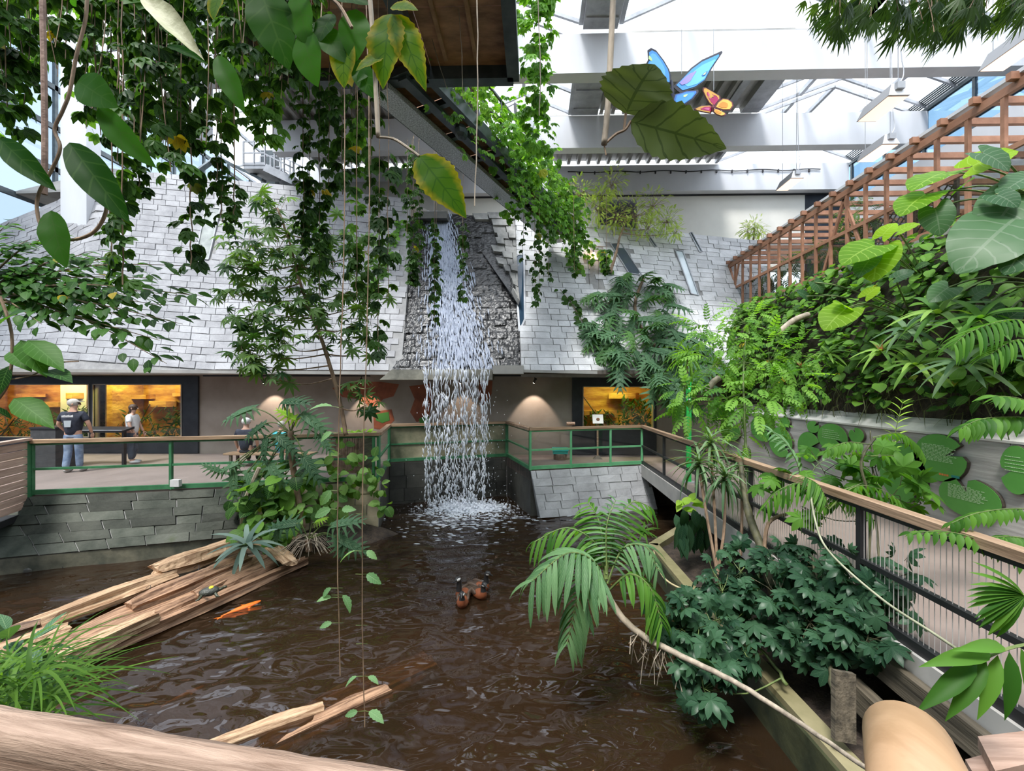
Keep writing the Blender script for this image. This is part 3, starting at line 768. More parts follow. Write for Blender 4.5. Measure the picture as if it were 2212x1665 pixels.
railing('railing', L1 + V(0, .05, 0), R0 + V(0, -.05, 0), [0, 1], 'short green railing running back beside the waterfall recess', M_GREEN, M_WOODRAIL_Y)
railing('railing', R0, R1, [0, .995], 'mossy solid railing with wooden handrail behind the falling water', M_GREEN, M_WOODRAIL, .14, solid=M_CONC_MOSS)
railing('railing', R1 + V(.02, -.02, 0), R2 + V(-.02, .02, 0), [0, 1], 'short slanting railing between waterfall and teal box', M_GREEN, M_WOODRAIL_Y, .14)
M_GREEN2 = surf('pale_green_paint', (0.10, 0.36, 0.16), (0.17, 0.46, 0.23), 3.0, 0.45, 0.1)
railing('railing', R2, R3, [0, .345, .70, .995], 'pale green railing with wooden handrail in front of the teal box', M_GREEN2, M_WOODRAIL, .10)
tw = railing('railing', R3, V(XW, 1.6, 1.1), [0] + [i / 5.2 for i in range(1, 6)] + [.995], 'long black railing with light wooden handrail along the walkway', M_BLACK, M_WOODRAIL_Y, .11, glassy=None)
mb = MB()
for y in np.arange(1.7, 7.2, .045): mb.bar((XW, y, .1), (XW, y, 1.0), .004, .004, (0, 1, 0))
mb.build('wire_mesh', plain('mesh_wire', (.55, .52, .5), .5, .2), tw, kind='stuff')

# wooden board fence at the end of the green railing
fa, fb = V(L0.x - .03, L0.y - .05, 0), None
fb = atz(-190, 990, 1.1); fb = V(fb.x, fb.y, 0)
t = thing('board_fence', (fa + fb) / 2, 'pinkish weathered fence of horizontal boards beside the green railing', 'fence')
d = (fb - fa).normalized(); nb = 9
for i in range(nb):
    z0 = -.22 + 1.30 * i / nb; z1 = -.22 + 1.30 * (i + 1) / nb - .02
    MB().bar(V(fa.x, fa.y, (z0 + z1) / 2), V(fb.x, fb.y, (z0 + z1) / 2), .04, z1 - z0).build('board', M_BOARD, t)
MB().bar(V(fa.x, fa.y, 1.12), V(fb.x, fb.y, 1.12), .13, .05).build('cap_rail', M_BOARD, t)
MB().box((fa.x - .04, fa.y - .04, -.25), (fa.x + .04, fa.y + .04, 1.1)).build('corner_post', M_GREEN, t)
mb = MB(); mb.bar(V(fa.x - .1, fa.y - .1, -.35), V(fb.x, fb.y - .1, -.35), .3, .12); wall_obj('trim_9', mb, M_BLACK)

# ------------------------------------------------------------------ channel, waterfall
M_WET = surf('wet_rock', (0.010, 0.010, 0.011), (0.038, 0.037, 0.037), 5, 0.24, 0.9, stretch=(1, 1, 1.8), bscale=9, spec=0.5)
chc = [(at(846, 806, 12.30), at(872, 470, 15.6)), (at(905, 806, 12.25), at(915, 462, 15.7)), (at(1050, 806, 12.2), at(975, 462, 15.7)), (at(1128, 800, 12.2), at(1112, 468, 15.8))]
def CHS(u, t):
    i = min(2, int(u * 3)); k = u * 3 - i
    p = chc[i][0].lerp(chc[i + 1][0], k).lerp(chc[i][1].lerp(chc[i + 1][1], k), t)
    return p + V(0, .25 * math.sin(math.pi * t) + .06, 0)
mb = MB(); nu, nv = 70, 110
rk = random.Random(5)
cell = {}
for j in range(nv + 1):
    for i in range(nu + 1):
        key = ((i + (j // 4) * 3) // 6, j // 4); c = cell.setdefault(key, rk.uniform(-.03, .05))
        p = CHS(i / nu, j / nv); mb.v.append(tuple(p + V(0, -c - rk.uniform(0, .018), rk.uniform(-.008, .008))))
for j in range(nv):
    for i in range(nu):
        a = j * (nu + 1) + i; mb.f.append([a, a + 1, a + nu + 2, a + nu + 1]); mb.m.append(0)
wall_obj('wall_channel', mb, M_WET)
# dry paler margins of the channel
colsM = [(chc[2][0] + V(.95, -.02, 1.5), chc[2][1] + V(.12, -.02, 0)), (chc[3][0] + V(-.03, .1, 1.4), chc[3][1] + V(0, .05, 0))]
stone_wall('wall_channel_margin', [(at(1108, 640, 13.66), at(990, 468, 15.76)), (at(1121, 660, 13.46), at(1112, 468, 15.86))], 13, .36, surf('damp_margin', (.07, .07, .065), (.36, .35, .33), 1.3, .5, .4, c3=(.30, .27, .2)), M_WET, 60, seed=21, proud=.17, bulge=.18, back=.03, ragged=.4)
# lip of the fall
mb = MB(); mb.hexa([at(820, 820, 12.1), at(1064, 820, 12.0), at(1064, 820, 12.0) + V(0, .5, 0), at(820, 820, 12.1) + V(0, .5, 0), at(846, 798, 12.15), at(1064, 798, 12.05), at(1064, 798, 12.05) + V(0, .5, 0), at(846, 798, 12.15) + V(0, .5, 0)])
wall_obj('trim_10', mb, surf('algae_lip', (.05, .05, .042), (.22, .21, .17), 1.6, .4, .3, c3=(.36, .35, .28)))
mb = MB(); mb.box((at(1066, 800, 12).x, 11.85, wz_(803) - .12), (at(1131, 800, 12).x, 12.4, wz_(797) + .03)); wall_obj('trim_11', mb, M_CONC)
mb = MB(); q = at(905, 470, 15.4); mb.box((q.x - .05, 15.1, q.z - .15), (q.x + 1.1, 15.9, q.z + .1)); wall_obj('trim_12', mb, M_DARKSTONE)
# water: streaks down the channel, free falling strands, splash
m, nt, out = new_mat('white_water')
bs = nd(nt, 'ShaderNodeBsdfPrincipled'); setin(bs, Roughness=.12); bs.inputs['Base Color'].default_value = (.90, .93, .98, 1)
tr = nd(nt, 'ShaderNodeBsdfTransparent'); tl = nd(nt, 'ShaderNodeBsdfTranslucent'); tl.inputs[0].default_value = (.93, .95, 1, 1)
m1 = nd(nt, 'ShaderNodeMixShader'); m1.inputs[0].default_value = .4; m2 = nd(nt, 'ShaderNodeMixShader'); m2.inputs[0].default_value = .04
nt.links.new(bs.outputs[0], m1.inputs[1]); nt.links.new(tl.outputs[0], m1.inputs[2]); nt.links.new(m1.outputs[0], m2.inputs[1]); nt.links.new(tr.outputs[0], m2.inputs[2]); nt.links.new(m2.outputs[0], out.inputs[0])
M_FOAM = m
M_FOAM2 = m.copy(); M_FOAM2.name = 'sheet_water'
for n_ in M_FOAM2.node_tree.nodes:
    if n_.type == 'BSDF_PRINCIPLED': n_.inputs['Base Color'].default_value = (.62, .67, .78, 1)
    if n_.type == 'BSDF_TRANSLUCENT': n_.inputs[0].default_value = (.62, .67, .78, 1)
    if n_.type == 'MIX_SHADER' and abs(n_.inputs[0].default_value - .04) < .01: n_.inputs[0].default_value = .3
def t_blob(n=5, m_=4):
    b = MB(); b.ball((0, 0, 0), 1.0, n, m_); return np.array(b.v), [tuple(f) for f in b.f], np.full((len(b.v), 2), .5)
TB = t_blob()
tw = thing('waterfall', at(990, 1095, 11.75), 'white waterfall sliding down the dark stone channel into the pond', 'waterfall')
Ms = []
for i in range(4300):
    t = R.random() ** 1.15; t = 1 - t * .985
    cu = .5 + .05 * (1 - t)
    hw = lerp(.20, .135, t)
    u = min(.98, max(.02, cu + R.gauss(0, .46) * hw))
    p = CHS(u, t) + V(0, -.07 - R.random() * .05, 0.01)
    dn = (CHS(u, max(0, t - .02)) - CHS(u, min(1, t + .02))).normalized()
    L = R.uniform(.05, .22) * (1.2 - .3 * t)
    Ms.append(np.array(fr(p, dn, V(0, -1, .5), L, R.uniform(.008, .026))) @ np.diag([1, 1, .10, 1]))
scatter('cascade', TB, Ms, M_FOAM2, tw, kind='stuff')
Ms = []; zt = wz_(812) + .05
xa_, xb_ = at(914, 812, 11.95).x, at(1058, 812, 11.95).x
for i in range(62):
    # a strand: wavy column breaking into drops, strands gather in bunches
    u = (i + R.random()) / 62; u += .022 * math.sin(u * 44) ; x0 = lerp(xa_, xb_, min(1, max(0, u))); y0 = 11.85 + R.uniform(-.12, .12)
    x1 = lerp(x0, -1.85, .07) + R.uniform(-.06, .06); ph = R.uniform(0, 6.3); am = R.uniform(.015, .045); z = zt; fq = R.uniform(4, 9); dens = R.uniform(.5, 1); wd = R.uniform(.7, 1.6)
    while z > ZW:
        k = (zt - z) / (zt - ZW); L = R.uniform(.05, .12) * lerp(1.6, .75, k)
        if R.random() < lerp(1.0, .66, k) * dens:
            x = lerp(x0, x1, k) + am * math.sin(z * fq + ph) + R.gauss(0, .010 + .03 * k); y = y0 - .12 * k + R.gauss(0, .03 * k + .01)
            Ms.append(np.array(fr((x, y, z), V(am * fq * math.cos(z * fq + ph) * -1.2 + R.gauss(0, .12), 0, -1), V(0, -1, 0), L, wd * R.uniform(.008, .017) * lerp(1, 1.25, k))) @ np.diag([1, 1, .2, 1]))
        z -= L * R.uniform(1.0, 1.6)
for i in range(700):
    k = R.random() ** .6; z = lerp(zt - .3, ZW, k); x = R.gauss(-1.87, .55); s = R.uniform(.004, .012)
    Ms.append(np.array(fr((x, 11.75 + R.gauss(0, .2), z), V(0, 0, -1), V(0, -1, 0), s * R.uniform(1, 2.4), s)))
scatter('falling_strands', TB, Ms, M_FOAM, tw, kind='stuff')
Ms = []
for i in range(3000):
    a = R.random() * 6.28; r = abs(R.gauss(0, .6)) ; x, y = -1.85 + 1.25 * r * math.cos(a), 11.45 + .8 * r * math.sin(a)
    s = R.uniform(.012, .05) * max(.25, 1 - r * .5)
    Ms.append(np.array(fr((x, y, ZW + swell(x, y) + .012), V(math.cos(a), math.sin(a), 0), V(0, 0, 1), s * 1.5, s)) @ np.diag([1, 1, .22, 1]))
for i in range(700):
    x, y = R.gauss(-1.85, .42), R.gauss(11.6, .25); s = R.uniform(.02, .06); Ms.append(np.array(fr((x, y, ZW + .02 + R.random() ** 2 * .06), rv(1), V(0, 0, 1), s, s)) @ np.diag([1, 1, .6, 1]))
for i in range(160):
    x, y = R.gauss(-1.85, .4), R.gauss(11.6, .22); s = R.uniform(.015, .04); Ms.append(np.array(fr((x, y, ZW + R.random() ** 2 * .22), V(R.gauss(0, .3), 0, 1), V(0, -1, 0), s * 1.5, s)))
for i in range(260):
    x, y = R.gauss(-1.8, .8), 11.0 - abs(R.gauss(0, .8)); s = R.uniform(.01, .03); Ms.append(np.array(fr((x, y, ZW + swell(x, y) + .006), V(1, R.uniform(-.4, .4), 0), V(0, 0, 1), s * 3, s)) @ np.diag([1, 1, .1, 1]))
scatter('splash', TB, Ms, M_FOAM, tw, kind='stuff')

# ------------------------------------------------------------------ lily-pad wall, bank, pergola
mb = MB(); mb.prism([V(XL, 1.2, 0), V(XL + .32, 1.2, 0), V(XL + .32, 1.2, 1.62), V(XL + .2, 1.2, 1.66), V(XL, 1.2, 1.45)], (0, 11.6, 0)); wall_obj('wall_lily', mb, surf('board_marked_concrete', (.27, .265, .255), (.42, .41, .395), 2.2, .7, .15, stretch=(1, .5, 5)))
mb = MB(); mb.hexa([V(XL - .02, 1.2, 1.44), V(XL + .3, 1.2, 1.62), V(XL + .3, 12.6, 1.62), V(XL - .02, 12.6, 1.44), V(XL - .02, 1.2, 1.47), V(XL + .28, 1.2, 1.70), V(XL + .28, 12.6, 1.70), V(XL - .02, 12.6, 1.47)]); wall_obj('trim_13', mb, surf('coping', (.40, .39, .37), (.60, .59, .57), 1.4, .7, .1))
XP = 7.23
def bank(t, y):
    """profile of the planted bank: t 0 at the coping, 1 under the pergola"""
    x = XL + .2 + (XP - .1 - XL - .2) * (t ** .9); z = 1.5 + 3.35 * t + .14 * math.sin(y * 1.7 + t * 5) * math.sin(math.pi * t) + .1 * math.sin(y * 3.9) * math.sin(math.pi * t)
    return V(x - .25 * math.sin(math.pi * t) , y, z)
mb = MB(); nu, nv = 60, 16
for j in range(nv + 1):
    for i in range(nu + 1): mb.v.append(tuple(bank(j / nv, 1.2 + 14.0 * i / nu) + rv(.03)))
for j in range(nv):
    for i in range(nu): a = j * (nu + 1) + i; mb.f.append([a, a + 1, a + nu + 2, a + nu + 1]); mb.m.append(0)
wall_obj('ground_bank', mb, M_SOIL, True)
mb = MB(); mb.box((XP - .15, 1.5, 4.7), (13.9, 18.5, 4.85)); wall_obj('floor_upper_terrace', mb, M_CONC)
t = thing('pergola', V(XP, 10, 4.9), 'reddish brown timber pergola with lattice along the top of the planted bank', 'pergola')
PT = 6.7
MB().bar((XP, 5.15, PT - .05), (XP, 15.6, PT - .05), .07, .13).build('top_rail', M_PERGOLA, t)
MB().bar((XP, 5.15, 5.75), (XP, 15.3, 5.75), .05, .08).build('middle_rail', M_PERGOLA, t)
MB().bar((XP, 5.15, 4.95), (XP, 15.0, 4.95), .05, .10).build('bottom_rail', M_PERGOLA, t)
yy = np.arange(5.3, 15.6, .535)
for i, y in enumerate(yy):
    MB().bar((XP - .16, y, PT + .06), (XP + 4.2, y, PT + .06), .075, .11).build('rafter', M_PERGOLA, t)
    MB().bar((XP, y + .2, 4.9), (XP, y + .2, PT - .1), .06, .06, (0, 1, 0)).build('post', M_PERGOLA, t)
MB().bar((XP + 4, 5.0, PT), (XP + 4, 15.6, PT), .1, .14).build('rear_beam', M_PERGOLA, t)
for y in np.arange(5.3, 15.6, 2.14): MB().bar((XP + 4, y, 4.85), (XP + 4, y, PT), .1, .1, (0, 1, 0)).build('rear_post', M_PERGOLA, t)
for y0, y1 in ((6.1, 5.4), (9.9, 9.3), (9.9, 10.6), (14.9, 15.6)): MB().bar((XP + .02, y0, PT - .15) if y0 > 6.2 else (XP + .02, 5.45, PT - .15), (XP + .02, y1, 5.0) if y0 > 6.2 else (XP + .02, 6.3, 5.0), .05, .07).build('brace', M_PERGOLA, t)
MB().bar((XP, 15.6, PT), (XP, 14.4, 4.2), .06, .1).build('end_rafter', M_PERGOLA, t)
MB().box((XP - .02, 5.05, 4.9), (XP + .14, 5.35, PT + .5)).build('corner_post', M_PERGOLA, t)
MB().bar((XP + .1, 5.1, PT + .12), (XP + .1, 15.6, PT + .12), .28, .06).build('white_gutter', M_WHITE, t)
mb = MB()
for y0 in (8.5, 9.6):
    mb.bar((XP + 1.2, y0, 4.9), (XP + 1.2, y0, 6.3), .06, .06, (0, 1, 0)); mb.bar((XP + 1.2, y0 + .9, 4.9), (XP + 1.2, y0 + .9, 6.3), .06, .06, (0, 1, 0))
    for k in range(7):
        mb.bar((XP + 1.2, y0, 5.0 + .18 * k), (XP + 1.2, y0 + .9 * min(1, (7 - k) / 5), 5.0 + .18 * k + .9 * min(1, (7 - k) / 5)), .02, .02); mb.bar((XP + 1.2, y0 + .9, 5.0 + .18 * k), (XP + 1.2, y0 + .9 - .9 * min(1, (7 - k) / 5), 5.0 + .18 * k + .9 * min(1, (7 - k) / 5)), .02, .02)
mb.build('lattice', M_OLDBEAM, t)
MB().bar((XP + 4.6, 5, 7.1), (XP + 4.6, 16, 7.1), .1, 4.0).build('rear_wall_panel', M_WHITE, t)
g = MB(); g.box((XP + .03, 5.3, 5.0), (XP + .04, 15.2, 5.72)); g.build('mesh_pane', glass('mesh_dark', (.6, .62, .62), .03), t)
# lily pads with printed text on the wall
M_PAD = surf('pad_green', (0.075, 0.26, 0.045), (0.10, 0.31, 0.06), 2, .5, .03); M_TXT = plain('pad_print', (.45, .62, .38), .6); M_PADEDGE = plain('pad_edge', (.05, .04, .03), .7)
pads = [(2036, 988, 56, 50, 20, 'large round lily-pad board with many lines of print and a tiny logo'), (2100, 1075, 66, 42, 100, 'wide lily-pad board split by a notch, below the large printed one'), (2205, 1015, 36, 52, 190, 'lily-pad board cut off by the walkway end, with short print'),
        (1955, 1020, 50, 62, 320, 'pale lily-pad board half hidden by drooping compound leaves'), (1803, 945, 32, 30, 330, 'round lily-pad board with a few print lines beside a small blank one'), (1752, 965, 24, 32, 10, 'narrow lily-pad board with one line of print'), (1690, 955, 25, 32, 330, 'blank lily-pad board behind the young palm leaf'),
        (1650, 925, 25, 28, 350, 'blank oval lily-pad board next to the green post'), (1762, 922, 13, 13, 40, 'small round blank lily-pad board above a narrow one'), (1700, 912, 11, 11, 200, 'smallest round lily-pad board near the wall coping'), (1856, 940, 16, 16, 120, 'small lily-pad board beside the compound-leaved branch'), (1580, 930, 22, 22, 60, 'lily-pad board at the far end of the wall')]
for px, py, rx, ry, notch, lab in pads:
    c = atx(px, py, XL); sy = c.y; W = rx * c.y / FOC * (c.y / XL) ; H = ry * c.y / FOC
    t = thing('lily_pad_sign', V(XL, c.y, c.z - H), lab, 'sign', 'lily-pad signs on the walkway wall')
    def pad(sc):
        P = []
        for q in range(28):
            a = 2 * math.pi * q / 28; d = abs((math.degrees(a) - notch + 180) % 360 - 180)
            r = .25 if d < 6.5 else (0.86 if d < 13 else 1.0)
            P.append(V(0, -math.cos(a) * W * r * sc, math.sin(a) * H * r * sc) + c)
        return P
    MB().prism([p + V(-.01, 0, 0) for p in pad(1)], (-.04, 0, 0)).build('edge_board', M_PADEDGE, t)
    MB().prism([p + V(-.051, 0, 0) for p in pad(.985)], (-.006, 0, 0)).build('face', M_PAD, t)
    if rx > 24:
        mb = MB(); nl = 12 if rx > 45 else 5
        for i in range(nl):
            z = c.z + H * (.5 - .085 * i * 12 / nl * .7); hw = W * (.62 if i else .45) * R.uniform(.8, 1)
            y = c.y + W * .65
            while y > c.y + W * .65 - hw * 2:
                w_ = W * R.uniform(.05, .14); mb.box((XL - .0605, y - w_, z), (XL - .058, y, z + H * .022)); y -= w_ * 1.35
        mb.build('print', M_TXT, t)
    if rx == 56:
        mb = MB()
        for i in range(4): mb.box((XL - .061, c.y - W * (.1 + .09 * i), c.z - H * .72), (XL - .058, c.y - W * (.03 + .09 * i), c.z - H * .64), 0)
        mb.build('logo_stripe', plain('logo_orange', (.6, .2, .05), .5), t)
        mb = MB(); mb.box((XL - .061, c.y - W * .75, c.z - H * .72), (XL - .058, c.y - W * .47, c.z - H * .62)); mb.build('logo_block', plain('logo_teal', (.02, .2, .18), .5), t)

# ------------------------------------------------------------------ catwalk
ZC = 7.4
t = thing('catwalk', V(-1, 10, ZC), 'ivy-covered steel catwalk with plywood underside crossing towards the stone slope', 'catwalk')
A, B = V(-2.45, 7.1, ZC), V(1.05, 14.7, ZC); d = (B - A).normalized(); n = V(-d.y, d.x, 0)
for s in (-.58, .58): MB().bar(A + n * s + V(0, 0, .12), B + n * s + V(0, 0, .12), .12, .26).build('edge_beam', M_DSTEEL, t)
MB().bar(A + n * .28 + V(0, 0, -.06), B + n * .28 + V(0, 0, -.06), .46, .10).build('cable_tray', M_PERF, t)
MB().bar(A - n * .25 + V(0, 0, -.03), B - n * .25 + V(0, 0, -.03), .18, .08).build('cable_duct', M_DSTEEL, t)
nseg = 9
for i in range(nseg):
    a, b = A.lerp(B, i / nseg), A.lerp(B, (i + .96) / nseg)
    MB().bar(a + V(0, 0, .16), b + V(0, 0, .16), 1.1, .03).build('plywood_panel', M_PLY, t)
    MB().bar(a - n * .6 + V(0, 0, .06), a + n * .6 + V(0, 0, .06), .1, .12).build('cross_member', M_DSTEEL, t)
for s in (-.6, .6):
    MB().bar(A + n * s + V(0, 0, 1.2), B + n * s + V(0, 0, 1.2), .05, .05).build('handrail', M_DSTEEL, t)
    MB().bar(A + n * s + V(0, 0, .7), B + n * s + V(0, 0, .7), .03, .03).build('middle_bar', M_DSTEEL, t)
    for i in range(7):
        p = A.lerp(B, i / 6) + n * s; MB().bar(p, p + V(0, 0, 1.2), .05, .05, (1, 0, 0)).build('post', M_DSTEEL, t)
for i in (1, 4):
    p = A.lerp(B, i / 6); MB().tube([p + V(0, 0, 1), p + V(.3, 0, 4.6)], .015, 5).build('hanger_rod', M_STEEL, t)
MB().tube([V(-1.9, 7.0, ZC + .1), V(-3.2, 6.0, 12)], .02, 5).build('hanger_rod', M_STEEL, t)
MB().ball(A.lerp(B, .19) - n * .35 + V(0, 0, -.1), (.14, .2, .14), 8, 6).build('floodlight', M_DSTEEL, t)
t2 = thing('overhead_platform', V(-2.4, 6, ZC), 'suspended steel platform with brown plywood soffit joined to the catwalk', 'platform')
x0, x1, y0, y1 = -4.55, -.35, 3.6, 7.15
for a, b in (((x0, y0), (x0, y1)), ((x1, y0), (x1, y1)), ((x0, y1), (x1, y1)), ((-2.0, y0), (-1.9, y1)), ((x0, y0), (x1, y0))): MB().bar((a[0], a[1], ZC + .1), (b[0], b[1], ZC + .1), .2, .24).build('steel_beam', M_DSTEEL, t2)
for i in range(3):
    for j in range(3):
        xa = lerp(x0, x1, i / 3); xb = lerp(x0, x1, (i + 1) / 3); ya = lerp(y0, y1, j / 3); yb = lerp(y0, y1, (j + 1) / 3)
        MB().box((xa, ya, ZC + .2), (xb - .01, yb - .01, ZC + .24)).build('plywood_panel', M_PLY, t2)
for x in (-3.9, -3.2, -1.45, -.95): MB().bar((x, 5.3, ZC + .16), (x, 6.85, ZC + .16), .06, .07).build('joist', surf('joist_wood%d' % int(-x * 10), (.25, .12, .05), (.42, .23, .12), 4, .6, .1), t2)
# stair gantry at the far wall
t = thing('steel_stair', V(-10.5, 16.5, 9.6), 'grey steel landing and stair flight above the stone slope', 'stair')
q = lambda x, y, Y=16.2: at(x, y, Y)
MB().bar(q(545, 372), q(590, 372), 1.0, .25).build('landing', M_STEEL, t)
for i in range(6):
    p = q(592 + i * 10, 372 + i * 5); MB().box((p.x, p.y - .5, p.z - .03), (p.x + .2, p.y + .5, p.z + .03)).build('tread', M_STEEL, t)
for yy_ in (-.5, .5):
    MB().bar(q(590, 376) + V(0, yy_, 0), q(650, 405) + V(0, yy_, 0), .06, .28).build('stringer', M_STEEL, t)
    for zz in (0, 24, 48): MB().bar(q(545, 322 + zz) + V(0, yy_, 0), q(590, 322 + zz) + V(0, yy_, 0), .04, .05).build('rail', M_STEEL, t)
    for zz in (0, 26): MB().bar(q(590, 322 + zz) + V(0, yy_, 0), q(650, 352 + zz) + V(0, yy_, 0), .04, .05).build('rail', M_STEEL, t)
    for x in (545, 567, 590, 610, 630, 650): MB().bar(q(x, 322 + max(0, x - 590) * .5) + V(0, yy_, 0), q(x, 372 + max(0, x - 590) * .5) + V(0, yy_, 0), .05, .05, (1, 0, 0)).build('post', M_STEEL, t)
mb = MB(); mb.box((-10.9, 17.4, 9.4), (-4.2, 17.6, 10.85)); wall_obj('wall_gantry', mb, M_CONC)
mb = MB(); mb.box((-11.3, 17.0, 9.2), (-10.7, 17.3, 12)); wall_obj('column_3', mb, M_DSTEEL)
# ------------------------------------------------------------------ bed, kerb and timbers beside the walkway
XK = 2.2
kp = [V(XW - .05, 8.75, 0), V(2.12, 7.75, 0), V(2.2, 5.25, 0), V(2.34, 3.1, 0), V(2.45, 1.6, 0)]
mb = MB()
for i in range(len(kp) - 1): 
    a, b = kp[i], kp[i + 1]; n = V(-(b - a).y, (b - a).x, 0).normalized() * .17
    mb.hexa([V(a.x, a.y, -1.6), V(b.x, b.y, -1.6), V(b.x + n.x, b.y + n.y, -1.6), V(a.x + n.x, a.y + n.y, -1.6), V(a.x, a.y, -.74), V(b.x, b.y, -.74), V(b.x + n.x, b.y + n.y, -.74), V(a.x + n.x, a.y + n.y, -.74)])
wall_obj('wall_kerb', mb, M_KERB)
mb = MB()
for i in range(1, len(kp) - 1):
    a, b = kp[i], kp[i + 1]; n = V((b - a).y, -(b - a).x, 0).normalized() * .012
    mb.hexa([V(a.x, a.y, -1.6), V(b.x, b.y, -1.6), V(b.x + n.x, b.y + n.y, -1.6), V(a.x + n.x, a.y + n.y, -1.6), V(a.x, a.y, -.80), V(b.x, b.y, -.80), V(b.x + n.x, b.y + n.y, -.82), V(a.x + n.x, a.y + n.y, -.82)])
wall_obj('trim_14', mb, surf('kerb_algae_shade', (.018, .024, .012), (.06, .065, .03), 3, .5, .3))  # algae on the pond face, its shadow painted in as dark colour
mb = MB(); nx, ny = 14, 40
for j in range(ny + 1):
    for i in range(nx + 1):
        y = lerp(1.3, 8.6, j / ny); x0 = np.interp(y, [1.6, 3.1, 5.25, 7.75, 8.75], [2.5, 2.4, 2.27, 2.2, 3.0]); x = lerp(x0 + .05, 5.15, i / nx); mb.v.append((x, y, -.86 + .22 * (i / nx) + R.uniform(-.03, .04)))
for j in range(ny):
    for i in range(nx): a = j * (nx + 1) + i; mb.f.append([a, a + 1, a + nx + 2, a + nx + 1]); mb.m.append(0)
wall_obj('ground_bed', mb, M_SOIL, True)
def timber(a, b, w, h, lab, mat=M_OLDBEAM, name='timber_beam', group=None, up=(0, 0, 1)):
    return MB().bar(a, b, w, h, up).build(name, mat, label=lab, cat='timber', group=group)
timber(V(2.72, 1.2, -.52), V(2.80, 4.6, -.52), .10, .22, 'dark square beam lying along the soil bed beneath the walkway')
timber(V(2.90, 1.2, -.22), V(2.94, 5.0, -.22), .07, .20, 'weathered edge board fixed under the walkway slab')
timber(at(1822, 1450, 3.4), at(1822, 1600, 3.3), .05, .16, 'upright mossy board standing in the soil bed', up=(1, 0, 0))
timber(at(1640, 1180, 5.4), at(1700, 1290, 4.8), .05, .22, 'short mossy plank leaning against the walkway slab')
M_PLANK = surf('pink_plank', (.24, .15, .11), (.40, .27, .21), 3, .65, .25, stretch=(.6, 6, 1), rnd=.1)
for i, (c, lab) in enumerate((([(2112, 1590), (2215, 1578), (2260, 1640), (2150, 1665)], 'wide reddish plank step behind the round rail'), ([(2085, 1640), (2150, 1622), (2200, 1690), (2120, 1700)], 'narrow weathered plank in front of the wide reddish plank'))):
    z = .55 - .05 * i; P = [atz(x, y, z) for x, y in c]; mb = MB(); mb.prism(P, (0, 0, -.05)); mb.build('plank', M_PLANK, label=lab, cat='plank')
# garden hose on the kerb, thin cables through the shrubs
MB().tube(smooth_path([atz(1412, 1190, -.7), atz(1432, 1245, -.7), atz(1480, 1275, -.68), atz(1530, 1290, -.68), atz(1570, 1330, -.75)], 8), .014, 6).build('hose', surf('pale_hose', (.36, .30, .16), (.45, .38, .22), 4, .5, .05), smooth=True, label='pale hose looped over the pond kerb', cat='hose')
MB().tube(smooth_path([at(1748, 1040, 4.2), at(1760, 1120, 4.0), at(1790, 1190, 3.7), at(1900, 1290, 3.3), at(2020, 1370, 2.9), at(2110, 1430, 2.6)], 8), .010, 5).build('liana', surf('liana_pale', (.20, .21, .13), (.36, .36, .25), 6, .6, .1), smooth=True, label='long pale liana slanting past the umbrella trees', cat='vine')
# near railing and round rail end
def grain(name, c1, c2, sc=4.0, stretch=(9, .7, 9), rough=.6, bump=.7):
    m, nt, out = new_mat(name); tc = nd(nt, 'ShaderNodeTexCoord'); mp = nd(nt, 'ShaderNodeMapping'); mp.inputs['Scale'].default_value = stretch; nt.links.new(tc.outputs['Object'], mp.inputs[0])
    nz = nd(nt, 'ShaderNodeTexNoise'); setin(nz, Scale=sc, Detail=7, Roughness=.65, Distortion=.4); nt.links.new(mp.outputs[0], nz.inputs['Vector'])
    rp = nd(nt, 'ShaderNodeValToRGB'); rp.color_ramp.elements[0].position = .38; rp.color_ramp.elements[0].color = c4(c1); rp.color_ramp.elements[1].position = .60; rp.color_ramp.elements[1].color = c4(c2); nt.links.new(nz.outputs['Fac'], rp.inputs[0])
    bs = nd(nt, 'ShaderNodeBsdfPrincipled'); setin(bs, Roughness=rough); nt.links.new(rp.outputs[0], bs.inputs['Base Color'])
    bp = nd(nt, 'ShaderNodeBump'); setin(bp, Strength=bump, Distance=.02); nt.links.new(nz.outputs['Fac'], bp.inputs['Height']); nt.links.new(bp.outputs[0], bs.inputs['Normal']); nt.links.new(bs.outputs[0], out.inputs[0]); return m
M_NEAR = grain('near_rail_wood', (.20, .125, .085), (.40, .28, .21), 3.0)
M_LOG = grain('driftwood', (.10, .045, .022), (.42, .25, .15), 2.6)
M_LOGP = grain('pale_driftwood', (.20, .105, .05), (.58, .40, .25), 2.6)
M_LOGD = grain('wet_driftwood', (.06, .032, .018), (.22, .13, .075), 2.0, rough=.35)
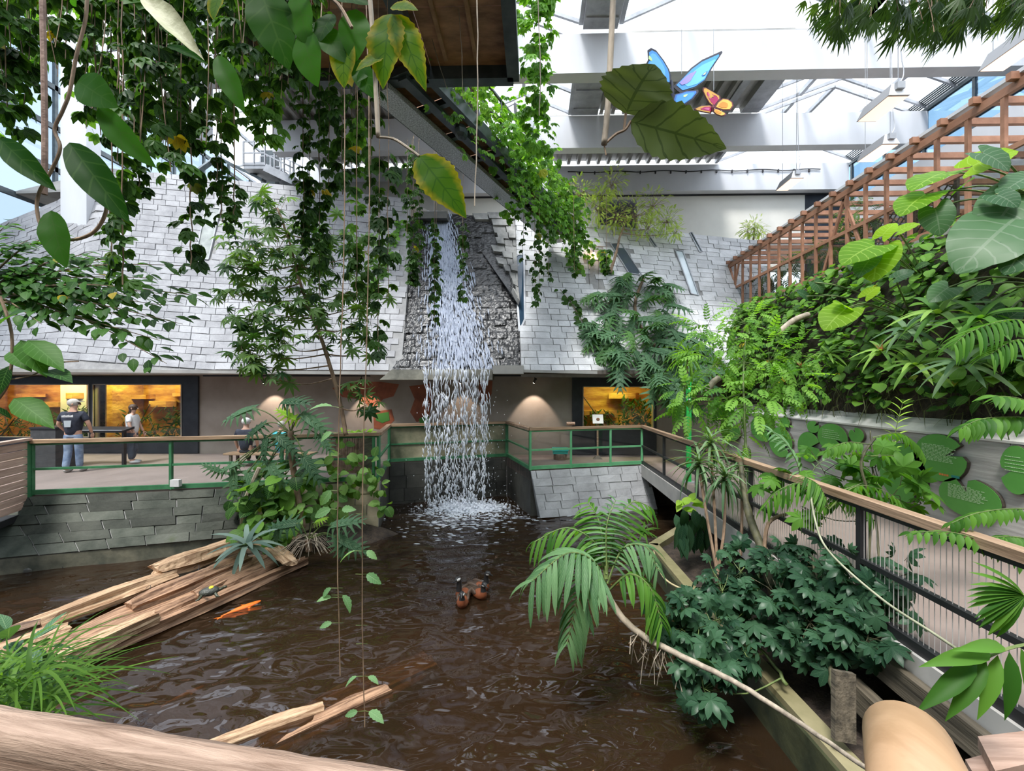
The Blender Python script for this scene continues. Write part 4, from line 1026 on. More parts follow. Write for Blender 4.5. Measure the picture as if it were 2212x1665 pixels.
def timber_mesh(name, L, w, h, mat, seed, nseg=26, ring=14, rough=.16, flat=.0, taper=(.75, .9), square=.5):
    """rough split log along local +y"""
    rr = random.Random(seed); mb = MB(); ph = [rr.uniform(0, 6.3) for _ in range(8)]; gro = [rr.uniform(1 - rough * 1.6, 1 + rough) for _ in range(ring)]
    for i in range(nseg + 1):
        s = i / nseg; tp = lerp(taper[0], 1, min(1, s * 4)) * lerp(taper[1], 1, min(1, (1 - s) * 4)); endj = rr.uniform(-.02, .02)
        for k in range(ring):
            a = 2 * math.pi * k / ring; ca, sa = math.cos(a), math.sin(a)
            e = 1 / max(abs(ca), abs(sa)); r = lerp(1, e, square) * gro[k] * (1 + .10 * math.sin(s * 9 + ph[k % 8]) * rough * 4 + rr.uniform(-.03, .03)) * tp
            y = s * L + ((rr.uniform(-.09, .09) * w * 2) if i in (0, nseg) else 0)
            z = sa * h * r
            mb.v.append((ca * w * r + .05 * w * math.sin(s * 5 + ph[0]), y, z))
    for i in range(nseg):
        for k in range(ring):
            a0 = i * ring + k; a1 = i * ring + (k + 1) % ring; mb.f.append([a0, a1, a1 + ring, a0 + ring])
    mb.f.append(list(range(ring))[::-1]); mb.f.append([nseg * ring + k for k in range(ring)])
    me = bpy.data.meshes.new(name); me.from_pydata(mb.v, [], mb.f); me.materials.append(mat); me.polygons.foreach_set('use_smooth', [rough < .06] * len(mb.f)); me.update(); return me
def put_log(name, a, b, w, h, mat, seed, lab, group=None, cat='log', **k):
    L = (b - a).length; me = timber_mesh(name, L, w, h, mat, seed, **k)
    o = link(name, me, None, fr(a, b - a, V(0, 0, 1), 1)); return tag(o, lab, cat, group)
fa_, fb_ = (atz(0, 1530, 1.25) + atz(0, 1572, 1.25)) / 2, (atz(790, 1665, 1.25) + atz(560, 1665, 1.25)) / 2; dd_ = (fb_ - fa_).normalized()
put_log('near_handrail', fa_ - dd_ * .5 - V(0, 0, .075), fb_ + dd_ * 1.2 - V(0, 0, .075), .034, .075, M_NEAR, 3, 'weathered square timber handrail of the viewing deck', cat='handrail', rough=.02, square=1.0, nseg=40, ring=16, taper=(1, 1))
mb = MB(); a, b = at(1962, 1605, .86), at(2055, 1920, .52); P = []; rs = []
for s, r in ((-.07, .012), (-.066, .035), (-.05, .055), (-.025, .068), (0, .073), (.3, .074), (1, .074)): P.append(a + (b - a) * s); rs.append(r)
mb.tube(P, rs, 28).build('round_rail', grain('smooth_pale_wood', (.36, .215, .115), (.45, .28, .16), 1.5, (6, .5, 6), .45, .05), smooth=True, label='smooth round pale wooden rail end', cat='handrail')
# ------------------------------------------------------------------ driftwood raft
def zl(x, y, z): return atz(x, y, z)
for i, (a, b, z, w, h, mt, sd, lab) in enumerate([
    ((95, 1462), (660, 1212), -1.14, 0.123, 0.0945, M_LOG, 1, 'long reddish plank along the water side of the driftwood raft'),
    ((90, 1418), (575, 1215), -1.1, 0.362, 0.149, M_LOG, 2, 'broad weathered log forming the middle of the driftwood raft'),
    ((128, 1426), (334, 1332), -0.98, 0.145, 0.081, M_LOGP, 3, 'short pale split slab lying on the raft'),
    ((-40, 1392), (368, 1240), -1.02, 0.217, 0.135, M_LOGP, 4, 'pale squared log along the stone-facing side of the raft'),
    ((336, 1232), (512, 1172), -0.9, 0.246, 0.135, M_LOGP, 5, 'thick pale block with a sawn end on top of the raft'),
    ((282, 1312), (528, 1208), -0.95, 0.174, 0.121, M_LOG, 6, 'grey-brown split log beside the turtle'),
    ((-50, 1392), (88, 1348), -0.93, 0.0798, 0.0675, M_LOGD, 7, 'thin dark round log on the near end of the raft'),
    ((-40, 1425), (150, 1362), -1.02, 0.145, 0.0945, M_LOGP, 8, 'ragged pale log end by the grass clump'),
    ((420, 1285), (585, 1205), -1.02, 0.116, 0.0945, M_LOG, 9, 'narrow log under the grey bromeliad'),
    ((545, 1180), (640, 1150), -0.88, 0.217, 0.081, M_LOGP, 10, 'pale board piece at the far end of the raft'),
    ((572, 1168), (628, 1216), -0.92, 0.131, 0.0473, M_LOGP, 11, 'short flat board sloping into the water at the raft end'),
    ((430, 1625), (700, 1530), -1.22, .085, .085, M_LOGP, 12, 'half-sunken pale log by the near handrail'),
    ((520, 1645), (840, 1495), -1.26, .12, .09, M_LOG, 13, 'long sunken log with pale rim beside the bare vines'),
    ((640, 1560), (930, 1430), -1.42, 0.174, 0.108, M_LOG, 14, 'reddish log lying under the water surface')]):
    put_log('driftwood_log', zl(*a, z), zl(*b, z), w, h, mt, sd, lab, 'driftwood in the pond', square=.55, rough=.24)
# wires around the raft
for c in ((325, 1270), (430, 1225)):
    p = zl(*c, -.86); MB().tube(smooth_path([p + V(-.22, .16, -.08), p + V(-.05, .05, 0.02), p + V(.06, -.08, .01), p + V(.16, -.28, -.12)], 5), .004, 4).build('wire_tie', M_BLACK, label='thin black wire tied around the raft logs', cat='wire', group='raft wires')
mb = MB(); n = 26
for j in range(6):
    for i in range(n):
        a = 2 * math.pi * i / n; r = 1 - j / 6; c = atz(715, 1160, -1.2); mb.v.append((c.x + math.cos(a) * 1.55 * r * (1 + .1 * math.sin(a * 5)), c.y + .1 + math.sin(a) * .75 * r, -1.32 + .5 * (1 - r ** 2) + R.uniform(-.03, .03)))
for j in range(5):
    for i in range(n): mb.f.append([j * n + i, j * n + (i + 1) % n, (j + 1) * n + (i + 1) % n, (j + 1) * n + i]); mb.m.append(0)
wall_obj('ground_islet', mb, M_SOIL, True)
rk = random.Random(9)
for i in range(9):
    c = atz(60 + i * 26, 1232 - i * 4 + rk.uniform(-5, 5), -1.18); mb = MB(); mb.ball(c, (rk.uniform(.06, .13), rk.uniform(.05, .09), rk.uniform(.04, .07)), 7, 5)
    mb.build('pond_stone', M_DARKSTONE, label='dark rough stone at the foot of the mossy facing', cat='stone', group='stones along the plinth')

# ------------------------------------------------------------------ animals
def mat3(*cs): return [plain('fur_%s_%d' % (c[0], i), c[1], .55) for i, c in enumerate(cs)]
D_BROWN, D_CHEST, D_BLACK, D_WHITE = plain('duck_brown', (.045, .027, .016), .6), plain('duck_chestnut', (.20, .055, .018), .6), plain('duck_black', (.012, .011, .011), .5), plain('duck_white', (.8, .8, .78), .6)
def duck(px, py, ang, lab, neck=.17, headturn=0):
    c = atz(px, py, ZW + .02); Rz = Matrix.Rotation(math.radians(ang), 3, 'Z'); mb = MB()
    secs = [(-.22, .055, .012, 0), (-.17, .05, .035, 0), (-.10, .035, .075, 0), (0, .03, .095, 0), (.09, .035, .09, 1), (.15, .055, .075, 1), (.175, .085, .058, 1), (.175, .12, .046, 1), (.17, .12 + neck * .5, .038, 2), (.18, .12 + neck * .85, .036, 2), (.195, .12 + neck, .042, 3), (.225, .125 + neck, .038, 3), (.248, .118 + neck, .024, 3), (.256, .114 + neck, .014, 2), (.305, .105 + neck, .008, 2)]
    n = 10; b0 = 0; prev = None
    for i, (y, z, r, mi) in enumerate(secs):
        y2 = secs[min(i + 1, len(secs) - 1)]; y1 = secs[max(i - 1, 0)]; d = V(0, y2[0] - y1[0], y2[1] - y1[1]).normalized(); u = V(1, 0, 0); w = d.cross(u)
        sq = .8 if 2 <= i <= 4 else 1
        for k in range(n):
            t_ = 2 * math.pi * k / n; p = V(0, y, z) + u * math.cos(t_) * r + w * math.sin(t_) * r * sq; mb.v.append(tuple(c + Rz @ p))
        if i:
            for k in range(n): mb.f.append([(i - 1) * n + k, (i - 1) * n + (k + 1) % n, i * n + (k + 1) % n, i * n + k]); mb.m.append(2 if (mi == 3 and (k in (6, 7, 8, 9) or i < 11)) else mi)
    mb.f.append(list(range(n))[::-1]); mb.m.append(0); mb.f.append([(len(secs) - 1) * n + k for k in range(n)]); mb.m.append(2)
    t = thing('duck', c, lab, 'duck', 'ducks on the pond')
    mb.build('body', [D_BROWN, D_CHEST, D_BLACK, D_WHITE], t, smooth=True)
    for s in (-1, 1):
        w_ = MB(); w_.ball(c + Rz @ V(s * .078, -.05, .06), (.025, .13, .05), 8, 6, M=Rz); w_.build('wing', plain('wing_brown_%d_%d' % (px, s), (.075, .045, .028), .6), t, smooth=True)
duck(1000, 1300, 185, 'whistling duck with orange-chestnut breast in front of the other ducks', .10); duck(1007, 1283, 150, 'whistling duck with raised head and white face', .20); duck(1033, 1284, 215, 'whistling duck with low head and chestnut neck', .12); duck(1032, 1270, 240, 'whistling duck with white face patch turned away from the others', .17)
def koi(px, py, L, ang, lab, m_, z=ZW - .012):
    c = atz(px, py, z); Rz = Matrix.Rotation(math.radians(ang), 3, 'Z'); mb = MB(); n = 8
    secs = [(-.5, .004, .05), (-.32, .03, .05), (-.1, .085, .10), (.15, .10, .12), (.35, .08, .09), (.47, .045, .05), (.5, .01, .012)]
    for i, (y, rx, rz) in enumerate(secs):
        for k in range(n): a = 2 * math.pi * k / n; mb.v.append(tuple(c + Rz @ (V(math.cos(a) * rx + .04 * math.sin(y * 5), y, math.sin(a) * rz * .6) * L)))
    for i in range(len(secs) - 1):
        for k in range(n): mb.f.append([i * n + k, i * n + (k + 1) % n, (i + 1) * n + (k + 1) % n, (i + 1) * n + k]); mb.m.append(0)
    t = thing('koi', c, lab, 'fish'); mb.build('body', m_, t, smooth=True)
    for nm, P in (('tail_fin', [(0, -.45, 0), (-.09, -.66, .0), (0, -.58, .01), (.09, -.66, 0)]), ('side_fin', [(.09, .2, 0), (.22, .08, 0), (.10, .1, 0)]), ('side_fin', [(-.09, .2, 0), (-.22, .08, 0), (-.10, .1, 0)])):
        f = MB(); f.prism([c + Rz @ (V(*p) * L) for p in P], (0, 0, .004)); f.build(nm, m_, t)
M_KOI = plain('koi_orange', (.85, .17, .02), .3); M_KOIY = plain('koi_gold', (.5, .24, .03), .3)
koi(522, 1314, .55, -28, 'bright orange koi swimming beside the raft', M_KOI); koi(400, 1500, .34, -32, 'golden koi just below the surface beside the half-sunken logs', M_KOIY, ZW - .03)
c = atz(452, 1283, -.93); t = thing('turtle', c, 'dark turtle with yellow shell mark resting on the raft', 'turtle')
Rz = Matrix.Rotation(math.radians(-60), 3, 'Z'); mb = MB(); mb.ball(c + V(0, 0, .04), (.095, .13, .065), 12, 8, M=Rz); mb.build('shell', surf('shell', (.02, .022, .018), (.07, .075, .06), 20, .45, .4), t, smooth=True)
mb = MB(); mb.ball(c + V(.02, .01, .098), (.05, .035, .012), 8, 4, M=Rz); mb.build('yellow_mark', plain('turtle_yellow', (.6, .5, .03), .5), t)
T_SK = plain('turtle_skin', (.035, .04, .02), .5); mb = MB(); mb.tube([c + Rz @ V(0, .1, .03), c + Rz @ V(0, .17, .06)], [.025, .02], 7); mb.ball(c + Rz @ V(0, .19, .065), (.022, .032, .02), 8, 6, M=Rz); mb.build('head', T_SK, t, smooth=True)
for sx, sy in ((-1, 1), (1, 1), (-1, -1), (1, -1)):
    mb = MB(); mb.tube([c + Rz @ V(sx * .06, sy * .08, .02), c + Rz @ V(sx * .12, sy * .11, -.005), c + Rz @ V(sx * .13, sy * .14, -.01)], [.022, .018, .01], 6); mb.build('leg', T_SK, t)

# ------------------------------------------------------------------ people
SKIN, SKIN2 = surf('skin', (.48, .27, .19), (.54, .32, .23), 20, .55, .05), surf('skin_fair', (.50, .29, .21), (.55, .34, .26), 20, .55, .05)
def skin_mesh(name, V_, E_, Rr, mat, parent, M, sub=2):
    me = bpy.data.meshes.new(name); me.from_pydata([tuple(v) for v in V_], E_, []); o = bpy.data.objects.new(name, me); COL.objects.link(o)
    sk = o.modifiers.new('skin', 'SKIN'); sk.use_smooth_shade = True; o.modifiers.new('sub', 'SUBSURF').levels = sub
    for i, r in enumerate(Rr): 
        d = me.skin_vertices[0].data[i]; d.radius = (r, r) if not isinstance(r, tuple) else r; d.use_root = (i == 0)
    bpy.context.view_layer.update(); dg = bpy.context.evaluated_depsgraph_get(); me2 = bpy.data.meshes.new_from_object(o.evaluated_get(dg)); bpy.data.objects.remove(o); bpy.data.meshes.remove(me)
    me2.materials.clear(); me2.materials.append(mat); me2.name = name; me2.polygons.foreach_set('use_smooth', [True] * len(me2.polygons))
    return link(name, me2, parent, M)
def person(loc, ang, h, label, shirt, trousers, shoes, hair, skin, seated=False, arms=None, cap=None, sleeve=.55, head_turn=0, female=False, shoe_mat=None):
    k = h / 1.78; t = thing('person', loc, label, 'person'); M = Matrix.Translation(Vector(loc)) @ Matrix.Rotation(math.radians(ang), 4, 'Z') @ Matrix.Scale(k, 4)
    dz = -.47 if seated else 0
    sh = .17 if female else .20
    hip, kn, an, toe = [], [], [], []
    for s in (-1, 1):
        if seated: kn.append(V(s * .13, .42, .48)); an.append(V(s * .13, .42, .09)); toe.append(V(s * .14, .60, .05))
        else: kn.append(V(s * .11, .02, .50)); an.append(V(s * .11, -.02 + .05 * s, .09)); toe.append(V(s * .13, .15 + .05 * s, .04))
    pel, ab, ch, nk, hd0, hd = V(0, 0, .95 + dz), V(0, .01, 1.12 + dz), V(0, 0, 1.33 + dz), V(0, 0, 1.50 + dz), V(0, .02, 1.58 + dz), V(0, .035, 1.68 + dz)
    arms = arms or [(V(-.27, .02, 1.17), V(-.25, .12, .94)), (V(.27, .02, 1.17), V(.25, .12, .94))]
    P = [pel, ab, ch, nk, hd0, hd]; E = [(0, 1), (1, 2), (2, 3), (3, 4), (4, 5)]; r_ = [.13, .125, .14, .058, .062, .092]
    for s, (el, ha) in zip((-1, 1), arms):
        el, ha = el + V(0, 0, dz), ha + V(0, 0, dz); b = len(P); P += [V(s * sh, 0, 1.43 + dz), el, ha]; E += [(2, b), (b, b + 1), (b + 1, b + 2)]; r_ += [.062, .045, .030]
    for i, s in enumerate((-1, 1)):
        b = len(P); P += [V(s * .10, 0, .90 + dz), kn[i], an[i], toe[i]]; E += [(0, b), (b, b + 1), (b + 1, b + 2), (b + 2, b + 3)]; r_ += [.088, .058, .042, .035]
    skin_mesh('body', P, E, r_, skin, t, M)
    # shirt and trousers follow the same joints a little fuller
    P = [pel + V(0, 0, -.08), ab, ch, V(0, 0, 1.47 + dz)]; E = [(0, 1), (1, 2), (2, 3)]; r_ = [.165, .16, .17, .075]
    for s, (el, ha) in zip((-1, 1), arms):
        el = el + V(0, 0, dz); a0 = V(s * sh, 0, 1.43 + dz); b = len(P); P += [a0, a0.lerp(el, sleeve + .2)]; E += [(2, b), (b, b + 1)]; r_ += [.08, .072]
    skin_mesh('shirt', P, E, r_, shirt, t, M)
    P = [pel + V(0, 0, .02)]; E = []; r_ = [.11]
    for i, s in enumerate((-1, 1)): b = len(P); P += [V(s * .10, 0, .88 + dz), kn[i], an[i] + V(0, 0, .02)]; E += [(0, b), (b, b + 1), (b + 1, b + 2)]; r_ += [.095, .082, .07]
    skin_mesh('trousers', P, E, r_, trousers, t, M)
    M3 = M.to_3x3()
    for i in (0, 1):
        mb = MB(); mb.ball(M @ ((an[i] + toe[i]) / 2 + V(0, .02, -.015)), (.05 * k, .145 * k, .048 * k), 10, 6, M=Matrix.Rotation(math.radians(ang), 3, 'Z')); mb.build('shoe', shoes, t, smooth=True)
    # hands with five fingers
    for s, (el, ha) in zip((-1, 1), arms):
        el, ha = el + V(0, 0, dz), ha + V(0, 0, dz); d = (ha - el).normalized(); sd = d.cross(V(s, 0, 0)).normalized(); mb = MB(); mb.ball(M @ (ha + d * .05), (.042 * k, .02 * k, .05 * k), 8, 6, M=M3.normalized())
        for q, L in zip((-.03, -.01, .01, .03), (.065, .08, .075, .06)):
            a0 = ha + d * .085 + sd * q; mb.tube([M @ a0, M @ (a0 + d * L * .55 + V(-s * .006, 0, 0)), M @ (a0 + d * L * .9 + V(-s * .025, 0, 0))], [.0095 * k, .009 * k, .006 * k], 6)
        a0 = ha + d * .03 + sd * .035; mb.tube([M @ a0, M @ (a0 + d * .03 + sd * .025), M @ (a0 + d * .065 + sd * .03)], [.011 * k, .010 * k, .007 * k], 6); mb.build('hand', skin, t, smooth=True)
    # face, ears, hair
    Hd = M @ Matrix.Translation(hd) @ Matrix.Rotation(math.radians(head_turn), 4, 'Z'); H3 = Hd.to_3x3()
    mb = MB(); mb.ball(Hd @ V(0, .105, -.015), (.016 * k, .022 * k, .024 * k), 6, 5, M=H3.normalized()); mb.build('nose', skin, t, smooth=True)
    for s in (-1, 1):
        mb = MB(); mb.ball(Hd @ V(s * .097, -.005, -.01), (.012 * k, .022 * k, .032 * k), 6, 5, M=H3.normalized()); mb.build('ear', skin, t, smooth=True)
        mb = MB(); mb.ball(Hd @ V(s * .036, .092, .012), (.013 * k,) * 3, 6, 5); mb.build('eye', M_BLACK, t, smooth=True)
    mb = MB(); mb.tube([Hd @ V(-.028, .092, -.055), Hd @ V(0, .1, -.057), Hd @ V(.028, .092, -.055)], .006 * k, 5); mb.build('mouth', plain('lip_%d' % int(loc[0] * 100), (.35, .12, .1), .5), t)
    mb = MB(); mb.ball(Hd @ V(0, -.018, .022), (.108 * k, .112 * k, .105 * k), 14, 9, M=H3.normalized())
    if female: mb.ball(Hd @ V(0, -.06, -.06), (.085 * k, .06 * k, .12 * k), 10, 8, M=H3.normalized())
    mb.build('cap' if cap else 'hair', cap or hair, t, smooth=True)
    if cap:
        mb = MB(); mb.prism([Hd @ V(.095 * math.cos(a), .07 + .115 * math.sin(a), .045) for a in np.linspace(0, math.pi, 9)], H3 @ V(0, 0, .012)); mb.build('cap_peak', cap, t)
    return t, M
NAVYC = surf('navy_cotton', (.012, .015, .028), (.025, .03, .05), 12, .8, .15); JEANS = surf('blue_jeans', (.10, .15, .26), (.30, .38, .52), 6, .8, .2); WHITEC = surf('white_cotton', (.62, .62, .63), (.74, .74, .75), 8, .8, .15); SHOE = plain('white_shoe', (.62, .62, .62), .6); TEALC = surf('teal_cotton', (.04, .30, .34), (.07, .38, .42), 10, .8, .15); DARKT = surf('dark_trousers', (.015, .017, .022), (.04, .045, .055), 10, .8, .1); GREYSH = plain('grey_shoe', (.36, .34, .33), .6)
p1 = atz(158, 1020, 0); t, M = person(p1, 15, 1.84, 'person in black printed T-shirt, jeans and cap standing at the terrarium', NAVYC, JEANS, GREYSH, None, SKIN, cap=surf('khaki_cap', (.36, .34, .30), (.5, .47, .43), 10, .8, .1), head_turn=-75, arms=[(V(-.30, .0, 1.18), V(-.22, .14, .98)), (V(.30, .02, 1.18), V(.30, .12, .95))])
mb = MB()
for i in range(9): mb.box((-.115 + .026 * i, -.0, 0), (-.115 + .026 * i + .017, .004, .045 + .006 * (i % 3)))
mb.v = [tuple(M @ V(x, -.166 - y, 1.36 + z)) for x, y, z in mb.v]; mb.build('shirt_print', WHITEC, t, label='white lettering across the shoulders')
mb = MB(); mb.prism([V(-.06, 0, 0), V(.06, 0, 0), V(.075, 0, .16), V(-.075, 0, .16)], (0, .004, 0)); mb.v = [tuple(M @ V(x, -.168 - y, 1.12 + z)) for x, y, z in mb.v]; mb.build('shirt_motif', plain('print_grey', (.38, .42, .46), .7), t, label='grey cup-shaped print on the back')
p2 = atz(286, 1000, 0); person(p2, -75, 1.66, 'person in white T-shirt and dark jeans beside the terrarium', WHITEC, surf('slate_jeans', (.05, .065, .10), (.10, .125, .17), 8, .8, .15), SHOE, surf('brown_hair', (.035, .02, .012), (.09, .05, .03), 20, .6, .2), SKIN2, female=True, arms=[(V(-.24, .05, 1.17), V(-.22, .16, .95)), (V(.24, .06, 1.17), V(.22, .18, .93))])
p3 = V(*at(531, 990, 11.2).xy, 0); person(p3, 10, 1.78, 'seated person in navy shirt and pale cap behind the railing', NAVYC, DARKT, SHOE, None, SKIN2, seated=True, cap=surf('pale_cap', (.5, .5, .5), (.66, .65, .63), 10, .8, .1))
p4 = V(*at(607, 990, 11.2).xy, 0); person(p4, -10, 1.66, 'seated person in teal shirt behind the philodendron', TEALC, surf('grey_trousers', (.16, .18, .22), (.25, .28, .33), 8, .8, .1), SHOE, surf('grey_hair', (.3, .28, .26), (.45, .43, .4), 20, .6, .2), SKIN2, seated=True)
t = thing('bench', V((p3.x + p4.x) / 2, 11.2, 0), 'long plain wooden bench under the two seated people', 'bench'); xa, xb = p3.x - .5, p4.x + .9
for y in (11.02, 11.22): MB().box((xa, y, .33), (xb, y + .18, .38)).build('seat_board', M_WOODRAIL, t)
for x in (xa + .15, xb - .2):
    for y in (11.04, 11.3): MB().box((x, y, 0), (x + .06, y + .06, .33)).build('leg', M_OLDBEAM, t)

# ------------------------------------------------------------------ things on the platform
t = thing('display_console', V(at(205, 940, 11.3).x, 11.3, 0), 'long black sloping information console in front of the terrariums', 'console'); xa, xb = at(131, 940, 11.2).x, at(272, 940, 11.2).x
mb = MB(); mb.hexa([(xa, 11.1, .92), (xb, 11.1, .92), (xb, 11.45, 1.0), (xa, 11.45, 1.0), (xa, 11.1, .97), (xb, 11.1, .97), (xb, 11.45, 1.06), (xa, 11.45, 1.06)]); mb.build('desk_top', M_BLACK, t); [MB().box((x_, 11.24, 0), (x_ + .06, 11.32, .95)).build('leg', M_BLACK, t) for x_ in (xa + .1, xb - .16)]; MB().bar((xa, 11.09, .985), (xb, 11.09, .985), .02, .02).build('edge_strip', M_STEEL, t)
x0 = at(85, 940, 10.9).x; t = thing('planter_box', V(x0 + .3, 10.9, 0), 'square dark grey planter box beside the console', 'planter'); MB().box((x0, 10.7, 0), (x0 + .68, 11.3, 1.05)).build('body', surf('planter_grey', (.03, .032, .035), (.06, .062, .065), 5, .7, .1), t); MB().box((x0 - .02, 10.68, 1.05), (x0 + .7, 11.32, 1.10)).build('rim', M_BLACK, t)
# teal box on a log drum
q = atz(1210, 992, 0); t = thing('teal_box', V(q.x, q.y, .18), 'teal plastic lidded box on a short log drum', 'box'); MB().box((q.x - .22, q.y - .16, .18), (q.x + .22, q.y + .16, .27)).build('box_body', plain('teal_plastic', (.02, .36, .30), .4), t); MB().box((q.x - .24, q.y - .18, .27), (q.x + .24, q.y + .18, .34)).build('lid', plain('teal_lid', (.03, .46, .38), .4), t)
t = thing('log_drum', V(q.x, q.y, 0), 'short brown log drum standing under the teal box', 'stool'); MB().tube([V(q.x, q.y, 0), V(q.x, q.y, .175)], .20, 18).build('bark', surf('drum_bark', (.14, .09, .06), (.26, .18, .13), 8, .8, .4), t); MB().tube([V(q.x, q.y, .170), V(q.x, q.y, .178)], .18, 18).build('sawn_top', M_WOODRAIL, t)
q = atz(1291, 991, 0); t = thing('sign_stand', q, 'small tilted white sign on a wooden pole behind the railing', 'sign'); MB().tube([q, q + V(0, 0, 1.15)], .03, 8).build('pole', M_WOODRAIL, t); MB().hexa([q + V(-.14, -.1, 0), q + V(.14, -.1, 0), q + V(.14, .1, 0), q + V(-.14, .1, 0), q + V(-.04, -.03, .1), q + V(.04, -.03, .1), q + V(.04, .03, .1), q + V(-.04, .03, .1)]).build('foot', M_OLDBEAM, t)
b = q + V(0, -.05, 1.08); MB().hexa([b + V(-.16, -.06, 0), b + V(.16, -.06, 0), b + V(.16, -.03, 0), b + V(-.16, -.03, 0), b + V(-.16, .06, .26), b + V(.16, .06, .26), b + V(.16, .09, .26), b + V(-.16, .09, .26)]).build('panel', surf('sign_white', (.6, .6, .56), (.7, .7, .66), 3, .5, .03), t); mb = MB(); mb.ball(b + V(0, -.022, .12), (.055, .012, .05), 10, 6); mb.build('printed_emblem', plain('emblem_brown', (.25, .13, .07), .6), t)
q = R2.lerp(R3, .34) + V(0, 0, .04); MB().tube([q + V(-.10, 0, .045), q + V(.12, .02, .045)], .045, 10).build('wood_block', grain('sawn_block', (.3, .17, .1), (.5, .32, .22)), label='small sawn wood block on the pale green railing handrail', cat='wood block')
q = L0.lerp(L1, .375); MB().box((q.x, q.y - .12, .08), (q.x + .19, q.y - .04, .22)).build('speaker_box', surf('speaker_white', (.55, .55, .56), (.64, .64, .65), 5, .5, .05), label='small white box loudspeaker mounted low on the green railing', cat='speaker')
# reed planter
q = at(752, 985, 10.4); t = thing('reed_planter', V(q.x, 10.5, 0), 'planter clad in upright brown reeds behind the railing end', 'planter'); MB().box((q.x - .42, 10.35, 0), (q.x + .42, 10.95, .9)).build('box', M_OLDBEAM, t); mb = MB()
M_REED = surf('reed', (.22, .12, .08), (.40, .26, .19), 10, .7, .2)
for i in range(44): x = q.x - .43 + .86 * i / 43; MB().tube([V(x, 10.33, .0), V(x + R.uniform(-.015, .015), 10.33, R.uniform(.86, 1.0))], .010, 5).build('reed', M_REED, t)
t = thing('trough_plant', V(q.x + .1, 10.6, .9), 'low yellow-green plant filling the reed planter', 'plant')
# (leaves are added with the other plants)
TROUGH = t
# tall green marker post
q = V(3.5, 9.5, 0); t = thing('marker_post', q, 'slim bright green marker post with small white pictograms on the walkway', 'post'); MB().box((q.x - .05, q.y - .03, 0), (q.x + .05, q.y + .03, 2.32)).build('panel', plain('signal_green', (.02, .42, .08), .45), t); MB().box((q.x - .12, q.y - .1, 0), (q.x + .12, q.y + .1, .02)).build('base_plate', M_STEEL, t)
for z, w_ in ((2.22, .02), (2.10, .012), (1.86, .03), (1.80, .03)): MB().box((q.x - w_, q.y - .034, z), (q.x + w_, q.y - .031, z + .03)).build('pictogram', D_WHITE, t)
MB().box((q.x - .052, q.y - .032, 2.0), (q.x + .052, q.y - .0305, 2.02)).build('gap_line', M_BLACK, t)
q = atz(1474, 0, 5) if False else V(XL - .02, 11.9, 1.0)
# mural painted on the exhibit wall
t = thing('wall_mural', V(-3.2, YB, 1.2), 'painted world-map mural of rust-orange and green shapes behind the waterfall', 'mural')
M_RUST = surf('rust_paint', (.20, .055, .025), (.34, .10, .045), 3, .7, .05); M_MGR = plain('mural_green', (.05, .20, .03), .6)
for poly, m_ in (([(718, 838), (760, 826), (820, 824), (862, 830), (850, 856), (828, 862), (806, 884), (788, 870), (770, 862), (740, 858)], M_RUST), ([(884, 834), (930, 828), (936, 860), (925, 905), (900, 912), (886, 890), (896, 862)], M_RUST), ([(1036, 822), (1064, 822), (1062, 850), (1046, 880), (1032, 858)], M_RUST), ([(806, 890), (846, 884), (852, 908), (830, 930), (808, 926)], M_RUST), ([(814, 894), (840, 890), (842, 908), (826, 914), (812, 908)], M_MGR), ([(905, 905), (924, 896), (930, 915), (908, 918)], M_MGR)):
    k_ = .012 if m_ is M_MGR else .006; mb = MB(); mb.prism([V(wx_(x), YB - .002, wz_(y)) for x, y in poly], (0, -k_, 0)); mb.build('painted_patch', m_, t)
# track lights
for x0_, x1_, hs in ((440, 800, (567, 780)), (975, 1190, (995, 1155))):
    a, b = at(x0_, 808, 12.75), at(x1_, 808, 12.75); t = thing('track_light', V((a.x + b.x) / 2, 12.75, 2.5), 'black ceiling track with small spotlights %s the waterfall' % ('far side of the planter from' if x0_ < 600 else 'close beside'), 'lamp')
    MB().box((a.x, 12.72, 2.50), (b.x, 12.77, 2.55)).build('track', M_BLACK, t)
    for h_ in hs:
        c = at(h_, 818, 12.72); mb = MB(); mb.tube([V(c.x, 12.74, 2.50), V(c.x, 12.74, 2.42)], .012, 6); mb.tube([V(c.x + .03, 12.66, 2.42), V(c.x - .02, 12.80, 2.32)], .04, 10); mb.build('spot_head', M_BLACK, t)
        MB().tube([V(c.x - .022, 12.806, 2.316), V(c.x - .024, 12.812, 2.312)], .034, 10).build('lens', plain('lens_%d' % h_, (1, .9, .75), .3, emit=(1, .85, .65), es=12), t)
        sp = bpy.data.lights.new('spot', 'SPOT'); sp.energy = 30 if h_ == 995 else 75; sp.color = (1, .82, .66); sp.spot_size = math.radians(70); sp.spot_blend = .35; sp.shadow_soft_size = .03
        so = bpy.data.objects.new('spot', sp); COL.objects.link(so); so.parent = t; so.location = V(c.x - .03, 12.82, 2.30) - ORG[t.name]; so.rotation_euler = (math.radians(22), 0, 0)
